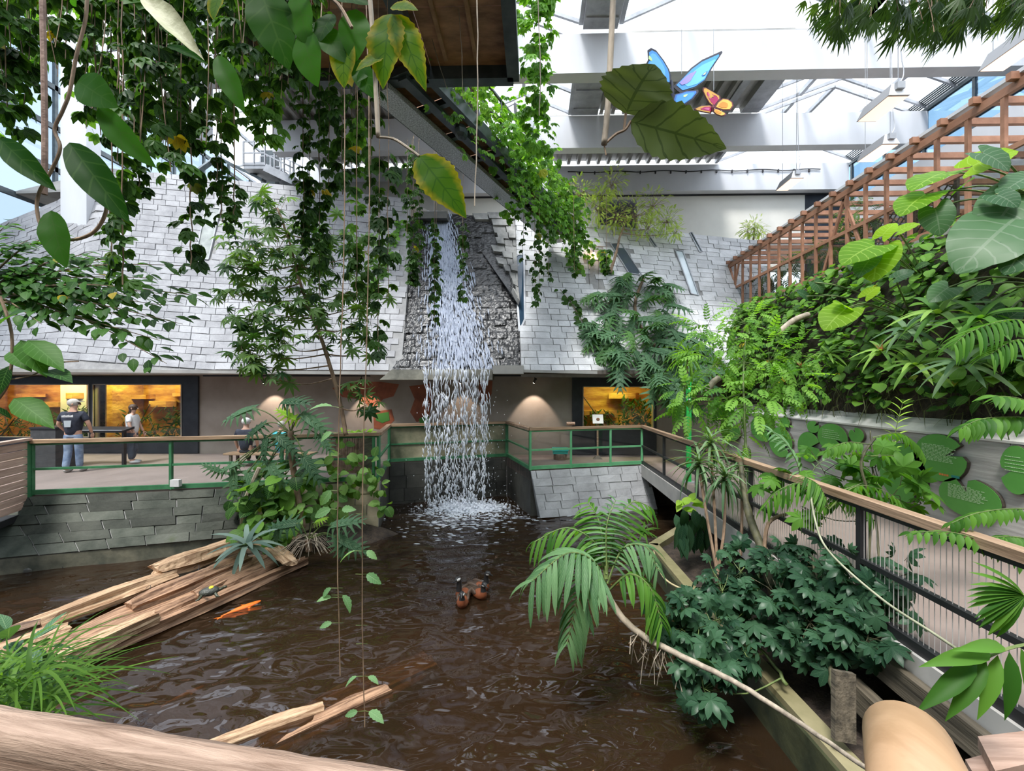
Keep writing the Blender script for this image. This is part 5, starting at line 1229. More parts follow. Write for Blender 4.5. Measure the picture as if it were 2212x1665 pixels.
# heat lamps
M_LAMP = plain('lamp_housing', (.22, .22, .23), .5, .2); M_LAMPG = plain('lamp_glow', (1, .85, .75), .5, emit=(1, .72, .55), es=.8); M_LAMPW = plain('lamp_end', (.75, .75, .76), .5)
for (px, py, Y, L, lab) in ((2200, 95, 6.5, .8, 'grey heat lamp hanging beside the bamboo'), (1905, 222, 8.0, .75, 'grey heat lamp hanging directly under the first white beam'), (1895, 320, 9.8, .75, 'grey heat lamp hanging in front of the second white beam'), (1705, 390, 13.0, .8, 'grey heat lamp in front of the far cream wall')):
    c = at(px, py, Y); t = thing('heat_lamp', c, lab, 'lamp', 'heat lamps under the roof'); w0, w1, h_, hl = .09, .19, .24, L / 2
    MB().hexa([c + V(-w1, -hl, -h_ / 2), c + V(w1, -hl, -h_ / 2), c + V(w1, hl, -h_ / 2), c + V(-w1, hl, -h_ / 2), c + V(-w0, -hl + .06, h_ / 2), c + V(w0, -hl + .06, h_ / 2), c + V(w0, hl - .06, h_ / 2), c + V(-w0, hl - .06, h_ / 2)]).build('housing', M_LAMP, t)
    MB().hexa([c + V(-w1 * .98, -hl - .012, -h_ / 2), c + V(w1 * .98, -hl - .012, -h_ / 2), c + V(w1 * .98, -hl, -h_ / 2), c + V(-w1 * .98, -hl, -h_ / 2), c + V(-w0, -hl + .046, h_ / 2), c + V(w0, -hl + .046, h_ / 2), c + V(w0, -hl + .06, h_ / 2), c + V(-w0, -hl + .06, h_ / 2)]).build('end_plate', M_LAMPW, t)
    MB().box((c.x - w1 * .93, c.y - hl + .03, c.z - h_ / 2 - .012), (c.x + w1 * .93, c.y + hl - .03, c.z - h_ / 2 - .004)).build('glowing_panel', M_LAMPG, t)
    MB().box((c.x - .07, c.y - hl - .05, c.z - .02), (c.x + .07, c.y - hl + .02, c.z + .10)).build('ballast', M_STEEL, t)
    for dy in (-.35, .35): MB().tube([c + V(0, dy, h_ / 2), V(c.x, c.y + dy, 12.0)], .006, 4).build('suspension_wire', M_STEEL, t)
    MB().tube(smooth_path([c + V(0, -hl - .02, .1), c + V(.06, -hl - .02, .3), c + V(.02, -hl, 1.0), V(c.x, c.y - hl, 12.0)], 5), .010, 4).build('cable', M_STEEL, t)
# ------------------------------------------------------------------ butterflies (flat display cut-outs)
def zz(x, y): return (1250 + x / 5.98, 80 + y / 5.98)
def butterfly(lab, Y, wings, body, bmat, hang):
    hx, hy = zz(*hang); c = at(hx, hy, Y); t = thing('butterfly_cutout', c, lab, 'decoration')
    bx, by = zz(*body[0])
    for nm, poly, layers in wings:
        pts = [zz(*p) for p in poly]; cx, cy = sum(p[0] for p in pts) / len(pts), sum(p[1] for p in pts) / len(pts); fold = lambda p: Y - .10 * abs(p[0] - bx) / 60
        w = MB().prism([at(*p, fold(p)) for p in pts], (0, .018, 0)).build(nm, bmat, t)
        for i, (sx, ox, oy, m_) in enumerate(layers):
            P = [(cx + (p[0] - cx) * sx + ox, cy + (p[1] - cy) * sx + oy) for p in pts]; MB().prism([at(*p, fold(p) - .004 * (i + 1)) for p in P], (0, -.003, 0)).build('colour_panel', m_, w)
    a, b = zz(*body[0]), zz(*body[1]); MB().tube([at(*a, Y - .03), at((a[0] + b[0]) / 2, (a[1] + b[1]) / 2, Y - .03), at(*b, Y - .03)], [.025, .04, .015], 8).build('body', bmat, t)
    MB().tube([c, at(hx, hy - 60, Y), at(hx, -40, Y)], .006, 4).build('hanging_wire', M_STEEL, t)
BK = plain('cutout_black', (.012, .012, .03), .5); B1 = plain('wing_blue', (.05, .30, .75), .4); B2 = plain('wing_deep_blue', (.03, .16, .55), .4); B3 = plain('wing_sky', (.13, .48, .85), .4); B4 = plain('wing_violet', (.30, .25, .62), .4); B5 = plain('spot_lime', (.6, .8, .35), .4)
PK = plain('wing_pink', (.55, .012, .12), .4); PL = plain('wing_rose', (.75, .12, .34), .4); OR = plain('wing_orange', (.75, .24, .015), .4); YL = plain('wing_yellow', (.85, .45, .07), .4); MR = plain('cutout_maroon', (.12, .01, .02), .5)
butterfly('large blue and black butterfly cut-out hanging under the white beam', 9.5, [
    ('upper_wing', [(855, 370), (900, 290), (890, 170), (935, 140), (1000, 170), (1100, 300), (1170, 420), (1195, 500), (1200, 620), (1050, 600), (920, 480)], [(.86, 0, 0, B1), (.62, -2, -3, B3), (.14, -16, -16, B5)]),
    ('upper_wing', [(1215, 640), (1295, 560), (1450, 400), (1600, 290), (1850, 178), (1858, 200), (1725, 400), (1640, 560), (1500, 660), (1310, 720)], [(.86, 0, 1, B1), (.66, 3, 2, B3), (.34, -22, 12, B4), (.12, 14, 2, B2), (.07, 14, 2, B5)]),
    ('lower_wing', [(1230, 740), (1310, 720), (1400, 690), (1545, 680), (1550, 710), (1480, 800), (1350, 890), (1240, 900), (1200, 830)], [(.84, 0, 0, B2), (.7, 0, 1, B1), (.16, 2, -3, B5)]),
    ('lower_wing', [(860, 890), (1000, 780), (1180, 700), (1210, 760), (1140, 850), (1000, 890), (900, 910)], [(.82, 0, 0, B2), (.6, 0, 0, B1)])], [(1200, 560), (1225, 880)], BK, (1330, 480))
butterfly('small pink and orange butterfly cut-out beside the blue one', 9.7, [
    ('upper_wing', [(1605, 650), (1640, 648), (1740, 710), (1830, 760), (1835, 800), (1750, 910), (1690, 860), (1640, 780), (1600, 690)], [(.86, 0, 0, YL), (.64, 3, 4, PK), (.3, 0, 1, PL)]),
    ('upper_wing', [(1750, 910), (1790, 840), (1860, 790), (1930, 800), (1990, 840), (2000, 890), (1960, 945), (1860, 945)], [(.84, 0, 0, YL), (.5, -3, 1, OR)]),
    ('lower_wing', [(1735, 920), (1800, 930), (1905, 985), (1900, 1010), (1850, 1022), (1780, 1000), (1735, 960)], [(.8, 0, 0, YL), (.45, -2, -1, OR)]),
    ('lower_wing', [(1490, 925), (1580, 885), (1700, 880), (1745, 900), (1710, 985), (1600, 965), (1510, 945)], [(.84, 0, 0, YL), (.6, 5, 0, PK), (.3, 6, 0, PL)])], [(1735, 880), (1725, 960)], MR, (1745, 690))
# ------------------------------------------------------------------ leaves
pw = lambda w, a=1.0, b=1.0: (lambda y: max(0.004, w * math.sin(math.pi * min(1, y) ** a) ** b))
T_OVAL = t_leaf(5, pw(.27, .85), .22, .18)
T_LANCE = t_leaf(4, pw(.12, .75), .25, .22)
T_STRAP = t_leaf(7, lambda y: .055 * (1 - y) ** .35 * min(1, .55 + y * 2) + .002, .5, .75)
T_BLADE = t_leaf(6, lambda y: .022 * (1 - y) ** .5 + .001, .3, .8)
T_HEART = t_leaf(6, lambda y: max(.004, .42 * math.sin(math.pi * (.13 + .87 * y)) ** .75 if y < 1 else .004), .15, .3)
def heart_big():
    """broad heart shaped leaf with two lobes behind the stalk and rippled veins"""
    rows, half = 12, 4; v, f, uv = [], [], []; n = 2 * half + 1
    for i in range(rows + 1):
        y = i / rows
        w = .46 * math.sin(math.pi * (.22 + .78 * y)) ** .7 if i < rows else .01
        for k in range(n):
            q = (k - half) / half; aq = abs(q)
            back = -.30 * (1 - y) ** 3 * min(1, aq * 1.6) ** 1.2
            v.append((q * w, y + back, .10 * aq * w - .32 * y * y + .018 * math.cos((y - .42 * aq / 2) * 2 * math.pi * 8) * aq)); uv.append((.5 + .5 * q, y))
    for i in range(rows):
        for k in range(n - 1): a = i * n + k; f.append((a, a + 1, a + n + 1, a + n))
    return np.array(v), f, np.array(uv)
T_ALO = heart_big()
T_SERR = t_leaf(22, pw(.30, .72, .9), .12, .16, serr=.05, half=2, wave=.04)
T_SERRW = t_leaf(20, pw(.40, .8, .75), .16, .12, serr=.05, half=2, wave=.05, tipx=.12)
def palmate(n, spread, tpl, stem=.35, l0=1.0, droop=.25, side=.75):
    it = []
    if stem: it.append((t_stem(stem, .012), np.eye(4)))
    for i in range(n):
        a = 0 if n == 1 else lerp(-spread, spread, i / (n - 1)); L = l0 * lerp(1, side, abs(a) / max(spread, .01)) * .62
        d = V(math.sin(a), math.cos(a), -droop * (0.6 + .4 * math.cos(a))); it.append((tpl, np.array(fr((0, stem, 0), d, V(-d.x * .2, 0, 1), L))))
    return t_merge(it)
T_OV4 = t_leaf(4, pw(.30, .95), .25, .2); T_OV3 = t_leaf(3, pw(.25, .9), .2, .2)
T_VINE = palmate(5, 1.35, T_OV4, .28, droop=.5)
T_VINE3 = palmate(3, 1.1, t_leaf(4, pw(.36, .9), .22, .25), .25, droop=.5)
T_UMB = palmate(8, 2.75, t_leaf(4, pw(.21, 1.15), .15, .25), .3, droop=.3, side=.85)
T_WHORL = palmate(8, 2.4, T_LANCE, .1, 1.25, droop=.35, side=.9)
T_BAM = palmate(5, .8, t_leaf(3, pw(.075, .6), .2, .1), .3, 1.1, droop=.55)
def pinnate(n, tpl, L0=.32, stem=.12, droop=.35, ang=1.0, curve=.35, end=True, taper=.5):
    it = []
    for i in range(n):
        s = lerp(stem, .96, i / (n - 1)); z = -curve * s * s
        for sg in (-1, 1):
            L = L0 * (math.sin(math.pi * (.18 + .72 * i / (n - 1))) * (1 - taper) + taper)
            a = ang * lerp(1.15, .55, i / (n - 1)); d = V(sg * math.sin(a), math.cos(a), -droop)
            it.append((tpl, np.array(fr((0, s, z), d, V(-sg * .3, 0, 1), L))))
    m_ = MB(); m_.tube([V(0, s, -curve * s * s) for s in np.linspace(0, 1, 7)], [.012, .011, .010, .008, .006, .005, .003], 4)
    it.append(((np.array(m_.v), [tuple(q) for q in m_.f], np.full((len(m_.v), 2), .5)), np.eye(4)))
    return t_merge(it)
T_FEATH = pinnate(6, T_OV3, .3, .2)
T_PIN = pinnate(9, t_leaf(4, pw(.19, .8), .25, .3), .30, .15, droop=.5)
def split_leaf(n=7):
    """deeply cut philodendron leaf: broad blade round the midrib, finger lobes with gaps between them"""
    it = []
    for i in range(n):
        s = lerp(-.02, .86, i / (n - 1)); z = -.30 * s * s if s > 0 else 0
        for sg in (-1, 1):
            L = .50 * (math.sin(math.pi * (.28 + .60 * i / (n - 1))) * .8 + .2); a = lerp(2.15, .45, i / (n - 1)); d = V(sg * math.sin(a), math.cos(a), -.22)
            it.append((t_leaf(4, lambda y: (.13 + .05 * math.sin(y * 8)) * (1 - y) ** .4 + .004, .08, .3), np.array(fr((0, s, z), d, V(-sg * .2, 0, 1), L))))
    it.append((t_leaf(6, lambda y: .11 * math.sin(math.pi * (.25 + .72 * y)) + .01, .12, .30), np.eye(4)))
    return t_merge(it)
T_SPLIT = split_leaf()
def rosette(tpl, n, el0=.3, el1=1.3):
    it = []
    for i in range(n):
        a = i * 2.399; e = lerp(el0, el1, i / n); it.append((tpl, np.array(fr((0, 0, 0), V(math.cos(a) * math.cos(e), math.sin(a) * math.cos(e), math.sin(e)), V(-math.cos(a) * math.sin(e), -math.sin(a) * math.sin(e), math.cos(e)), 1.0))))
    return it

G_VINE = leafmat('vine_leaf', (.010, .03, .010), (.040, .10, .018), (.10, .2, .05), yellow=.006, trans=.38)
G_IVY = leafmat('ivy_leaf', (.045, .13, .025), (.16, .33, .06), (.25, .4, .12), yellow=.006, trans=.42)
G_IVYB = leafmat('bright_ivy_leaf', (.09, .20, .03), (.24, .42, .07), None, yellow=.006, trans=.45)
G_BIG = leafmat('big_leaf', (.05, .12, .012), (.10, .17, .015), (.02, .07, .01), nv=6, trans=.6, spec=.05, edge=(.45, .30, .02))
G_BIGG = leafmat('big_grey_leaf', (.085, .105, .055), (.10, .135, .065), (.025, .045, .02), nv=5, trans=.2, rough=.6)
G_BIGD = leafmat('big_dark_leaf', (.012, .055, .006), (.032, .11, .012), (.04, .10, .02), nv=5, trans=.55, spec=.05)
G_TREE = leafmat('tree_leaf', (.022, .06, .02), (.10, .18, .05), None, trans=.35)
G_BRANCH = leafmat('branch_leaf', (.012, .045, .010), (.05, .14, .02), (.1, .22, .06), yellow=.006, trans=.42)
G_PHIL = leafmat('philodendron_leaf', (.03, .08, .04), (.075, .16, .08), (.25, .36, .2), trans=.2)
G_PHILB = leafmat('philodendron_bright', (.035, .11, .03), (.09, .20, .055), (.25, .36, .2), trans=.3)
G_YOUNG = leafmat('young_leaf', (.25, .42, .05), (.36, .55, .08), None, trans=.4)
G_POTHOS = leafmat('pothos_leaf', (.06, .15, .035), (.18, .31, .08), (.26, .4, .15), trans=.35)
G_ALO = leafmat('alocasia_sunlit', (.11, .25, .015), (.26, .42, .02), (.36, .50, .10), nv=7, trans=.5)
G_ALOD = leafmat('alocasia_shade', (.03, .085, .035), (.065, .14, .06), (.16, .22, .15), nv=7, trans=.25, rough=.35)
G_BANK = leafmat('bank_leaf', (.012, .045, .010), (.13, .27, .04), (.16, .3, .08), yellow=.006, trans=.32)
G_BROM = leafmat('bromeliad_leaf', (.06, .15, .03), (.20, .34, .07), None, trans=.3)
G_GREYB = leafmat('grey_bromeliad', (.10, .16, .13), (.22, .30, .25), None, trans=.15)
G_UMB = leafmat('umbrella_leaf', (.012, .040, .022), (.042, .10, .052), (.06, .12, .06), trans=.22, rough=.3)
G_LIGHT = leafmat('light_shrub_leaf', (.07, .18, .03), (.20, .38, .07), None, trans=.42)
G_PALM = leafmat('palm_leaf', (.05, .12, .05), (.13, .24, .11), (.2, .33, .16), trans=.3)
G_PALMG = leafmat('palm_leaf_green', (.03, .10, .015), (.10, .23, .035), None, trans=.4)
G_DRAC = leafmat('dracaena_leaf', (.05, .11, .05), (.16, .25, .13), None, trans=.25)
G_GRASS = leafmat('grass_blade', (.03, .085, .012), (.10, .20, .03), None, trans=.4)
G_FEATH = leafmat('feathery_leaf', (.24, .34, .07), (.46, .54, .18), None, trans=.4)
G_BAMB = leafmat('bamboo_leaf', (.018, .042, .016), (.05, .09, .03), None, trans=.3)
G_PALE = leafmat('pale_vine_leaf', (.10, .22, .09), (.19, .34, .15), (.3, .45, .25), trans=.4)
B_STEM = surf('brown_stem', (.12, .075, .045), (.28, .19, .12), 12, .7, .3, stretch=(1, 1, .3))
B_GREY = surf('grey_stem', (.20, .165, .125), (.42, .35, .27), 10, .7, .3, stretch=(1, 1, .3))
B_DARK = surf('dark_stem', (.03, .03, .015), (.09, .085, .04), 10, .7, .3, stretch=(1, 1, .3))
B_GREEN = surf('green_stem', (.06, .10, .025), (.15, .20, .06), 10, .6, .1)
_mc = {}
def lm(tpl, mat, key):
    k = key + mat.name
    if k not in _mc: _mc[k] = t_mesh(key, tpl, mat)
    return _mc[k]
def leaves(t, Ms, tpl, mat, key, nobj, name='leaf', rest='foliage'):
    Ms = list(Ms)
    if len(Ms) > nobj:
        Ms.sort(key=lambda m_: R.random())
    me = lm(tpl, mat, key)
    for M in Ms[:nobj]: link(name, me, t, M)
    if len(Ms) > nobj: scatter(rest, tpl, [np.array(m_) for m_ in Ms[nobj:]], mat, t, kind='stuff')

def vine(label, pts, size, step, tpl=T_VINE, mat=G_VINE, key='vine_leaf', group=None, stem=.006, smat=B_STEM, name='hanging_vine', cat='vine', sk=0.0, jit=.02, spread=.05):
    P = smooth_path(pts, 6, jit)
    t = thing(name, P[0], label, cat, group)
    MB().tube(P, stem, 4).build('stem', smat, t)
    L = sum((P[i + 1] - P[i]).length for i in range(len(P) - 1)); n = max(2, int(L / step)); Ms = []
    for i in range(n):
        s = sk + (1 - sk) * (i + R.random() * .8) / n
        p, d = poly_at(P, min(1, s)); a = R.uniform(0, 6.28); o = V(math.cos(a), math.sin(a), 0)
        Ms.append(fr(p + o * R.uniform(0, spread), o + V(0, 0, R.uniform(-1.1, .1)), V(-.1, -.5, .8) + o * .4 + rv(.35), size * R.uniform(.65, 1.2)))
    leaves(t, Ms, tpl, mat, key, 300)
    return t
def clump(name, label, cat, blobs, tpl, mat, key, size, per, nobj=300, root=None, smat=B_STEM, out=.8, down=.35, flat=.35, trunk=None, tr=.03, group=None, depthk=1.0, face=.35, sizej=.35):
    """blobs: (px, py, r_px, depth [, count factor])"""
    c0 = at(blobs[0][0], blobs[0][1], blobs[0][3])
    rt = root if root is not None else c0
    t = thing(name, rt, label, cat, group)
    Ms = []; br = MB()
    tp = trunk
    if trunk: 
        P = smooth_path(trunk, 6, .01); MB().tube(P, [lerp(tr, tr * .4, i / (len(P) - 1)) for i in range(len(P))], 8).build('trunk', smat, t, smooth=True)
        tp = P
    for b in blobs:
        c = at(b[0], b[1], b[3]); r = b[2] * b[3] / FOC; n = int(per * (b[4] if len(b) > 4 else 1))
        if tp:
            q = min(tp, key=lambda p: (p - c).length + (0 if p.z < c.z else .6)); e = c + V(0, 0, -r * .2)
            br.tube(smooth_path([q, q.lerp(e, .5) + V(0, 0, -.08) + rv(.05), e], 4), [tr * .35 * (1 - i / 9) + .003 for i in range(9)], 4)
        for i in range(n):
            while True:
                o = rv(1)
                if o.length < 1: break
            p = c + V(o.x * r, o.y * r * depthk, o.z * r); d = o.normalized() * out + V(0, 0, -down) + rv(.4)
            Ms.append(fr(p, d, V(0, -face, 1) + rv(flat), size * R.uniform(1 - sizej, 1 + sizej)))
            if tp and i % 3 == 0: br.tube([e, e.lerp(p, .5) + rv(.03), p], .004, 3)
    if tp: br.build('twigs', smat, t, kind='stuff')
    leaves(t, Ms, tpl, mat, key, nobj)
    return t

# ------------------------------------------------------------------ right planted bank
t = thing('ground_cover', bank(.5, 8), 'dense leafy creeper covering the steep planted bank', 'plant')
Ms = []
for i in range(3400):
    y = R.uniform(2.2, 14.9); tt = .08 + .92 * R.random() ** .9; p = bank(tt, y)
    if y < 7 and tt < .18 and R.random() < .5: continue
    Ms.append(fr(p + V(-R.uniform(.02, .30), 0, R.uniform(0, .16)), V(R.uniform(-1, -.1), R.uniform(-.8, .5), R.uniform(-.7, .3)), V(-.6, -.3, 1) + rv(.5), R.uniform(.10, .24)))
Ms.sort(key=lambda m_: m_.translation.length)
me = lm(T_HEART, G_BANK, 'heart_leaf')
for m_ in Ms[400:700]: link('leaf', me, t, m_)
scatter('foliage', T_HEART, [np.array(m_) for m_ in Ms[:400] + Ms[700:]], G_BANK, t, kind='stuff')
# shaded thatch of thin dead leaves along the coping
Ms = []
for i in range(420):
    y = R.uniform(2.4, 12.2); p = bank(R.uniform(.05, .25), y); Ms.append(fr(p + V(-R.uniform(0, .15), 0, R.uniform(.0, .12)), V(R.uniform(-1, -.2), R.uniform(-1, 1), R.uniform(-.9, .3)), V(-.5, 0, 1) + rv(.5), R.uniform(.2, .5)))
scatter('dry_thatch', T_BLADE, [np.array(m_) for m_ in Ms], leafmat('thatch', (.03, .04, .02), (.12, .13, .06), None, trans=.2), label='tangle of thin dry leaves lying along the wall coping', cat='dry leaves', kind='stuff')
# elephant-ear plants: leaf = (px, py of stalk joint, tip px, tip py, depth, bright)
def alocasia(label, foot, lv, rough=True):
    f = Vector(foot); t = thing('elephant_ear', f, label, 'plant', 'elephant-ear plants on the bank')
    for (bx, by, tx, ty, Y, Y2, br) in lv:
        b, e = at(bx, by, Y), at(tx, ty, Y2); L = (e - b).length
        m_ = MB(); m_.tube(smooth_path([f + rv(.05), f.lerp(b, .6) + V(-.1, -.05, .12), b], 5), .012, 5); m_.build('stalk', B_GREEN, t)
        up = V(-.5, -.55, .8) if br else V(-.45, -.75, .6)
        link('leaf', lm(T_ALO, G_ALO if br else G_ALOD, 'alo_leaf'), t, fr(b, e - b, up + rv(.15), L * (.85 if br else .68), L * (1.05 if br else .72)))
alocasia('elephant-ear plant with bright sunlit leaves in front of the pergola lattice', bank(.85, 5.6), [(2045, 372, 1962, 385, 5.6, 5.5, 1), (2072, 408, 2098, 375, 5.6, 5.4, 1), (2000, 420, 1938, 448, 5.6, 5.5, 1), (2098, 360, 2212, 300, 5.2, 4.9, 1), (2020, 450, 2040, 520, 5.5, 5.3, 0), (2120, 330, 2230, 360, 5.0, 4.7, 0)])
alocasia('elephant-ear plant with large blue-green leaves high on the bank', bank(.75, 4.9), [(2195, 470, 2035, 585, 4.8, 4.6, 0), (2200, 420, 2120, 520, 4.9, 4.7, 0), (2225, 520, 2160, 600, 4.6, 4.5, 0), (2150, 420, 2230, 440, 4.9, 4.6, 0), (2230, 380, 2150, 400, 4.9, 4.8, 0)])
alocasia('elephant-ear plant with tilted yellow-green leaves above the bromeliads', bank(.72, 7.2), [(1905, 510, 1935, 470, 7.0, 6.9, 1), (1890, 530, 1812, 552, 7.0, 6.9, 1), (1900, 540, 1880, 602, 7.0, 6.8, 1), (1940, 500, 1990, 470, 7.0, 6.8, 1), (1920, 560, 1960, 590, 7, 6.9, 0), (1880, 560, 1840, 600, 7, 6.9, 0)])
alocasia('elephant-ear plant with one upright pleated leaf at mid bank', bank(.5, 7.2), [(1826, 668, 1775, 702, 6.9, 6.75, 1), (1830, 664, 1806, 640, 6.9, 6.8, 1), (1760, 610, 1790, 640, 7.5, 7.4, 0), (1742, 640, 1722, 620, 7.6, 7.5, 0), (1870, 640, 1900, 610, 6.9, 6.8, 1), (1935, 600, 1990, 570, 6.4, 6.2, 0)])
alocasia('elephant-ear plant with glossy dark leaves low on the bank', bank(.55, 5.2), [(2100, 640, 2160, 600, 5.2, 5, 0), (2130, 660, 2212, 690, 5.1, 4.9, 0), (2050, 620, 2000, 650, 5.3, 5.2, 0), (2160, 700, 2230, 650, 5, 4.8, 0)])
# bromeliads and spiky rosettes on the bank
RO = {k: t_merge(rosette(T_STRAP, n, .15, 1.25)) for k, n in (('a', 14), ('b', 20))}
def bromel(label, px, py, tt, size, mat=G_BROM, flower=False, group='bromeliads on the bank', Y=None, n='a', tilt=(-.5, -.3, 1)):
    c = at(px, py, Y); t = thing('bromeliad', c, label, 'plant', group)
    nn = 14 if n == 'a' else 20; me = lm(T_STRAP, mat, 'strap_leaf'); up = V(*tilt).normalized()
    for i in range(nn):
        a = i * 2.399; e = lerp(.1, 1.2, i / nn); d = V(math.cos(a) * math.cos(e), math.sin(a) * math.cos(e), math.sin(e)); q = V(0, 0, 1).rotation_difference(up); d = q @ d
        nr_ = q @ V(-math.cos(a) * math.sin(e), -math.sin(a) * math.sin(e), math.cos(e)); link('leaf', me, t, fr(c, d, nr_, size * R.uniform(.8, 1.1), size * 1.5))
    if flower:
        m_ = MB()
        for i in range(7): m_.tube([c, c + up * .08 + rv(.06) + V(-.05, -.05, .05)], [.012, .002], 4)
        m_.build('flower', plain('bract_%d' % px, (.65, .25, .13), .5), t)
for a in [('bromeliad with orange-pink flower above the dark thatch', 1905, 760, 0, .38, G_BROM, True, None, 6.3), ('bromeliad with reddish bracts behind the feathery shrub', 1732, 795, 0, .34, G_BROM, True, None, 7.9),
          ('tall upright bromeliad with broad arching leaves on the bank', 2030, 680, 0, .55, G_BROM, False, None, 5.4), ('silvery bromeliad below the pleated elephant-ear leaf', 1960, 715, 0, .45, G_DRAC, False, None, 5.9), ('bromeliad with yellowing leaf bases on the bank', 1980, 790, 0, .45, G_BROM, False, None, 5.7), ('wide bromeliad beneath the blue-green elephant ears', 2120, 690, 0, .5, G_PALMG, False, None, 4.9), ('low bromeliad near the far coping', 1790, 765, 0, .32, G_BROM, False, None, 7.2), ('thin-leaved grassy rosette below the bromeliads', 2080, 790, 0, .5, G_DRAC, False, None, 5.0)]:
    bromel(*a[:7], group='bromeliads on the bank', Y=a[8])
# log pieces stuck in the bank
for pts, lab in (([(1680, 720), (1745, 680)], 'short weathered branch lying on the upper bank'), ([(1525, 850), (1555, 815)], 'cut pale branch stub at the far foot of the bank')):
    a, b = at(*pts[0], 8.0), at(*pts[1], 8.3); MB().tube(smooth_path([a, a.lerp(b, .5) + V(0, 0, .06), b], 5), .06, 7).build('branch', B_GREY, smooth=True, label=lab, cat='branch')
# pinnate fronds at the right edge of the bank
def frond(t, pts, Y, n, tpl, mat, key, wid, nm='frond', sag=.3, stemr=.006, smat=B_GREEN, ys=None, lmax=None):
    """a rachis through pixels with separate leaflets on both sides"""
    ys = ys or [Y] * len(pts); P = smooth_path([at(x, y, yy) for (x, y), yy in zip(pts, ys)], 6)
    f = MB().tube(P, [lerp(stemr, stemr * .35, i / (len(P) - 1)) for i in range(len(P))], 5).build(nm, smat, t)
    Ms = []
    for i in range(n):
        s = lerp(.22, .99, i / (n - 1)); p, d = poly_at(P, s); sd = d.cross(V(0, -.35, 1)).normalized(); L = wid * (.55 + .45 * math.sin(math.pi * (.15 + .75 * i / n)))
        for sg in (-1, 1):
            dd = (sd * sg + d * lerp(.45, 1.0, i / n) + V(0, 0, -sag) + rv(.12)); Ms.append(fr(p, dd, V(0, -.4, 1) + rv(.2), L * R.uniform(.88, 1.1)))
    me = lm(tpl, mat, key)
    for M in Ms: link('leaflet', me, f, M)
T_PALMLF = t_leaf(5, lambda y: .058 * math.sin(math.pi * min(1, (.12 + .88 * y))) ** .6 * (1 if y < 1 else 0) + .003, .35, .35)
T_BROAD = t_leaf(6, pw(.17, .75), .3, .28)
t = thing('fern_palm', at(2230, 720, 4.6), 'palm with bright green pinnate fronds leaning out of the bank', 'plant')
frond(t, [(2240, 700), (2180, 690), (2100, 715), (2060, 745)], 4.6, 14, T_PALMLF, G_PALMG, 'palm_leaflet', .34)
frond(t, [(2240, 735), (2190, 735), (2140, 765)], 4.5, 10, T_PALMLF, G_PALMG, 'palm_leaflet', .30)
t = thing('tree_fern', at(2240, 940, 3.9), 'fern with dark drooping leaflets hanging over the wall coping', 'plant')
frond(t, [(2250, 905), (2190, 900), (2120, 905), (2075, 925)], 3.9, 14, T_BROAD, G_PALMG, 'broad_leaflet', .22, sag=.8)
frond(t, [(2250, 880), (2200, 860), (2150, 855)], 3.9, 9, T_BROAD, G_PALMG, 'broad_leaflet', .2, sag=.6)

# ------------------------------------------------------------------ shrubs in the bed beside the walkway
clump('slender_shrub', 'slender shrub with light feathery green leaves rising beside the green post', 'shrub', [(1600, 740, 75, 7.6), (1545, 775, 60, 7.4), (1660, 775, 60, 7.2), (1570, 850, 65, 7.2), (1640, 860, 70, 6.8), (1490, 880, 45, 7.4, .7), (1705, 830, 45, 6.9, .7), (1600, 930, 55, 6.8, .8), (1470, 845, 30, 7.4, .5), (1730, 760, 35, 7.4, .5), (1520, 720, 35, 7.9, .6), (1610, 690, 40, 7.8, .6)],
      T_FEATH, G_LIGHT, 'feather_leaf', .30, 38, 280, trunk=[at(1640, 1260, 5.6), at(1625, 1100, 6.2), at(1612, 960, 6.7), at(1605, 800, 7.1), at(1612, 720, 7.6)], tr=.028, smat=B_GREEN, out=1, down=.25, face=.25)
clump('thin_shrub', 'thin-stemmed shrub with sparse palmate leaves in front of the lily pads', 'shrub', [(1890, 1000, 50, 4.6, .5), (1880, 1050, 40, 4.5, .5), (1840, 960, 35, 4.7, .4), (1930, 1060, 40, 4.4, .6), (1780, 1010, 45, 4.9, .6), (1690, 1030, 45, 5.2, .7), (1730, 1085, 40, 5, .6), (1990, 1080, 35, 4.3, .4)],
      T_UMB, G_PALMG, 'umbrella_leaf', .24, 14, 200, trunk=[at(1905, 1290, 4.0), at(1895, 1150, 4.3), at(1885, 1000, 4.6), at(1880, 930, 4.7)], tr=.014, smat=B_DARK, out=1, down=.3)
t = thing('compound_shrub', at(1870, 1300, 4.1), 'shrub with rows of drooping glossy leaflets beside the walkway railing', 'shrub')
MB().tube(smooth_path([at(1870, 1300, 4.1), at(1880, 1100, 4.3), at(1860, 1000, 4.4), at(1890, 945, 4.5)], 6), .014, 6).build('trunk', B_DARK, t)
for pts in ([(1885, 945), (1940, 935), (1975, 955), (1995, 985)], [(1880, 985), (1930, 985), (1970, 1010), (1990, 1050)], [(1880, 960), (1830, 955), (1790, 970)], [(1875, 1040), (1820, 1060), (1780, 1095)], [(1880, 1080), (1930, 1075), (1985, 1100)]): frond(t, pts, 4.4, 11, T_BROAD, G_PALMG, 'broad_leaflet', .15, sag=.9)
t = thing('cardboard_palm', at(2240, 1140, 3.0), 'arching fronds with short glossy leaflets crossing the wooden handrail', 'plant')
for pts, yy_ in (([(2260, 1105), (2190, 1098), (2110, 1108), (2055, 1130)], 3.0), ([(2250, 1260), (2170, 1190), (2060, 1150), (1965, 1150)], 2.9), ([(2260, 1180), (2200, 1160), (2140, 1160)], 2.9)): frond(t, pts, yy_, 15, T_BROAD, G_PALMG, 'broad_leaflet', .12, sag=.9)
t = thing('young_palm', at(1722, 1020, 5.2), 'young palm with one fan of pale upright leaflets against the wall', 'plant')
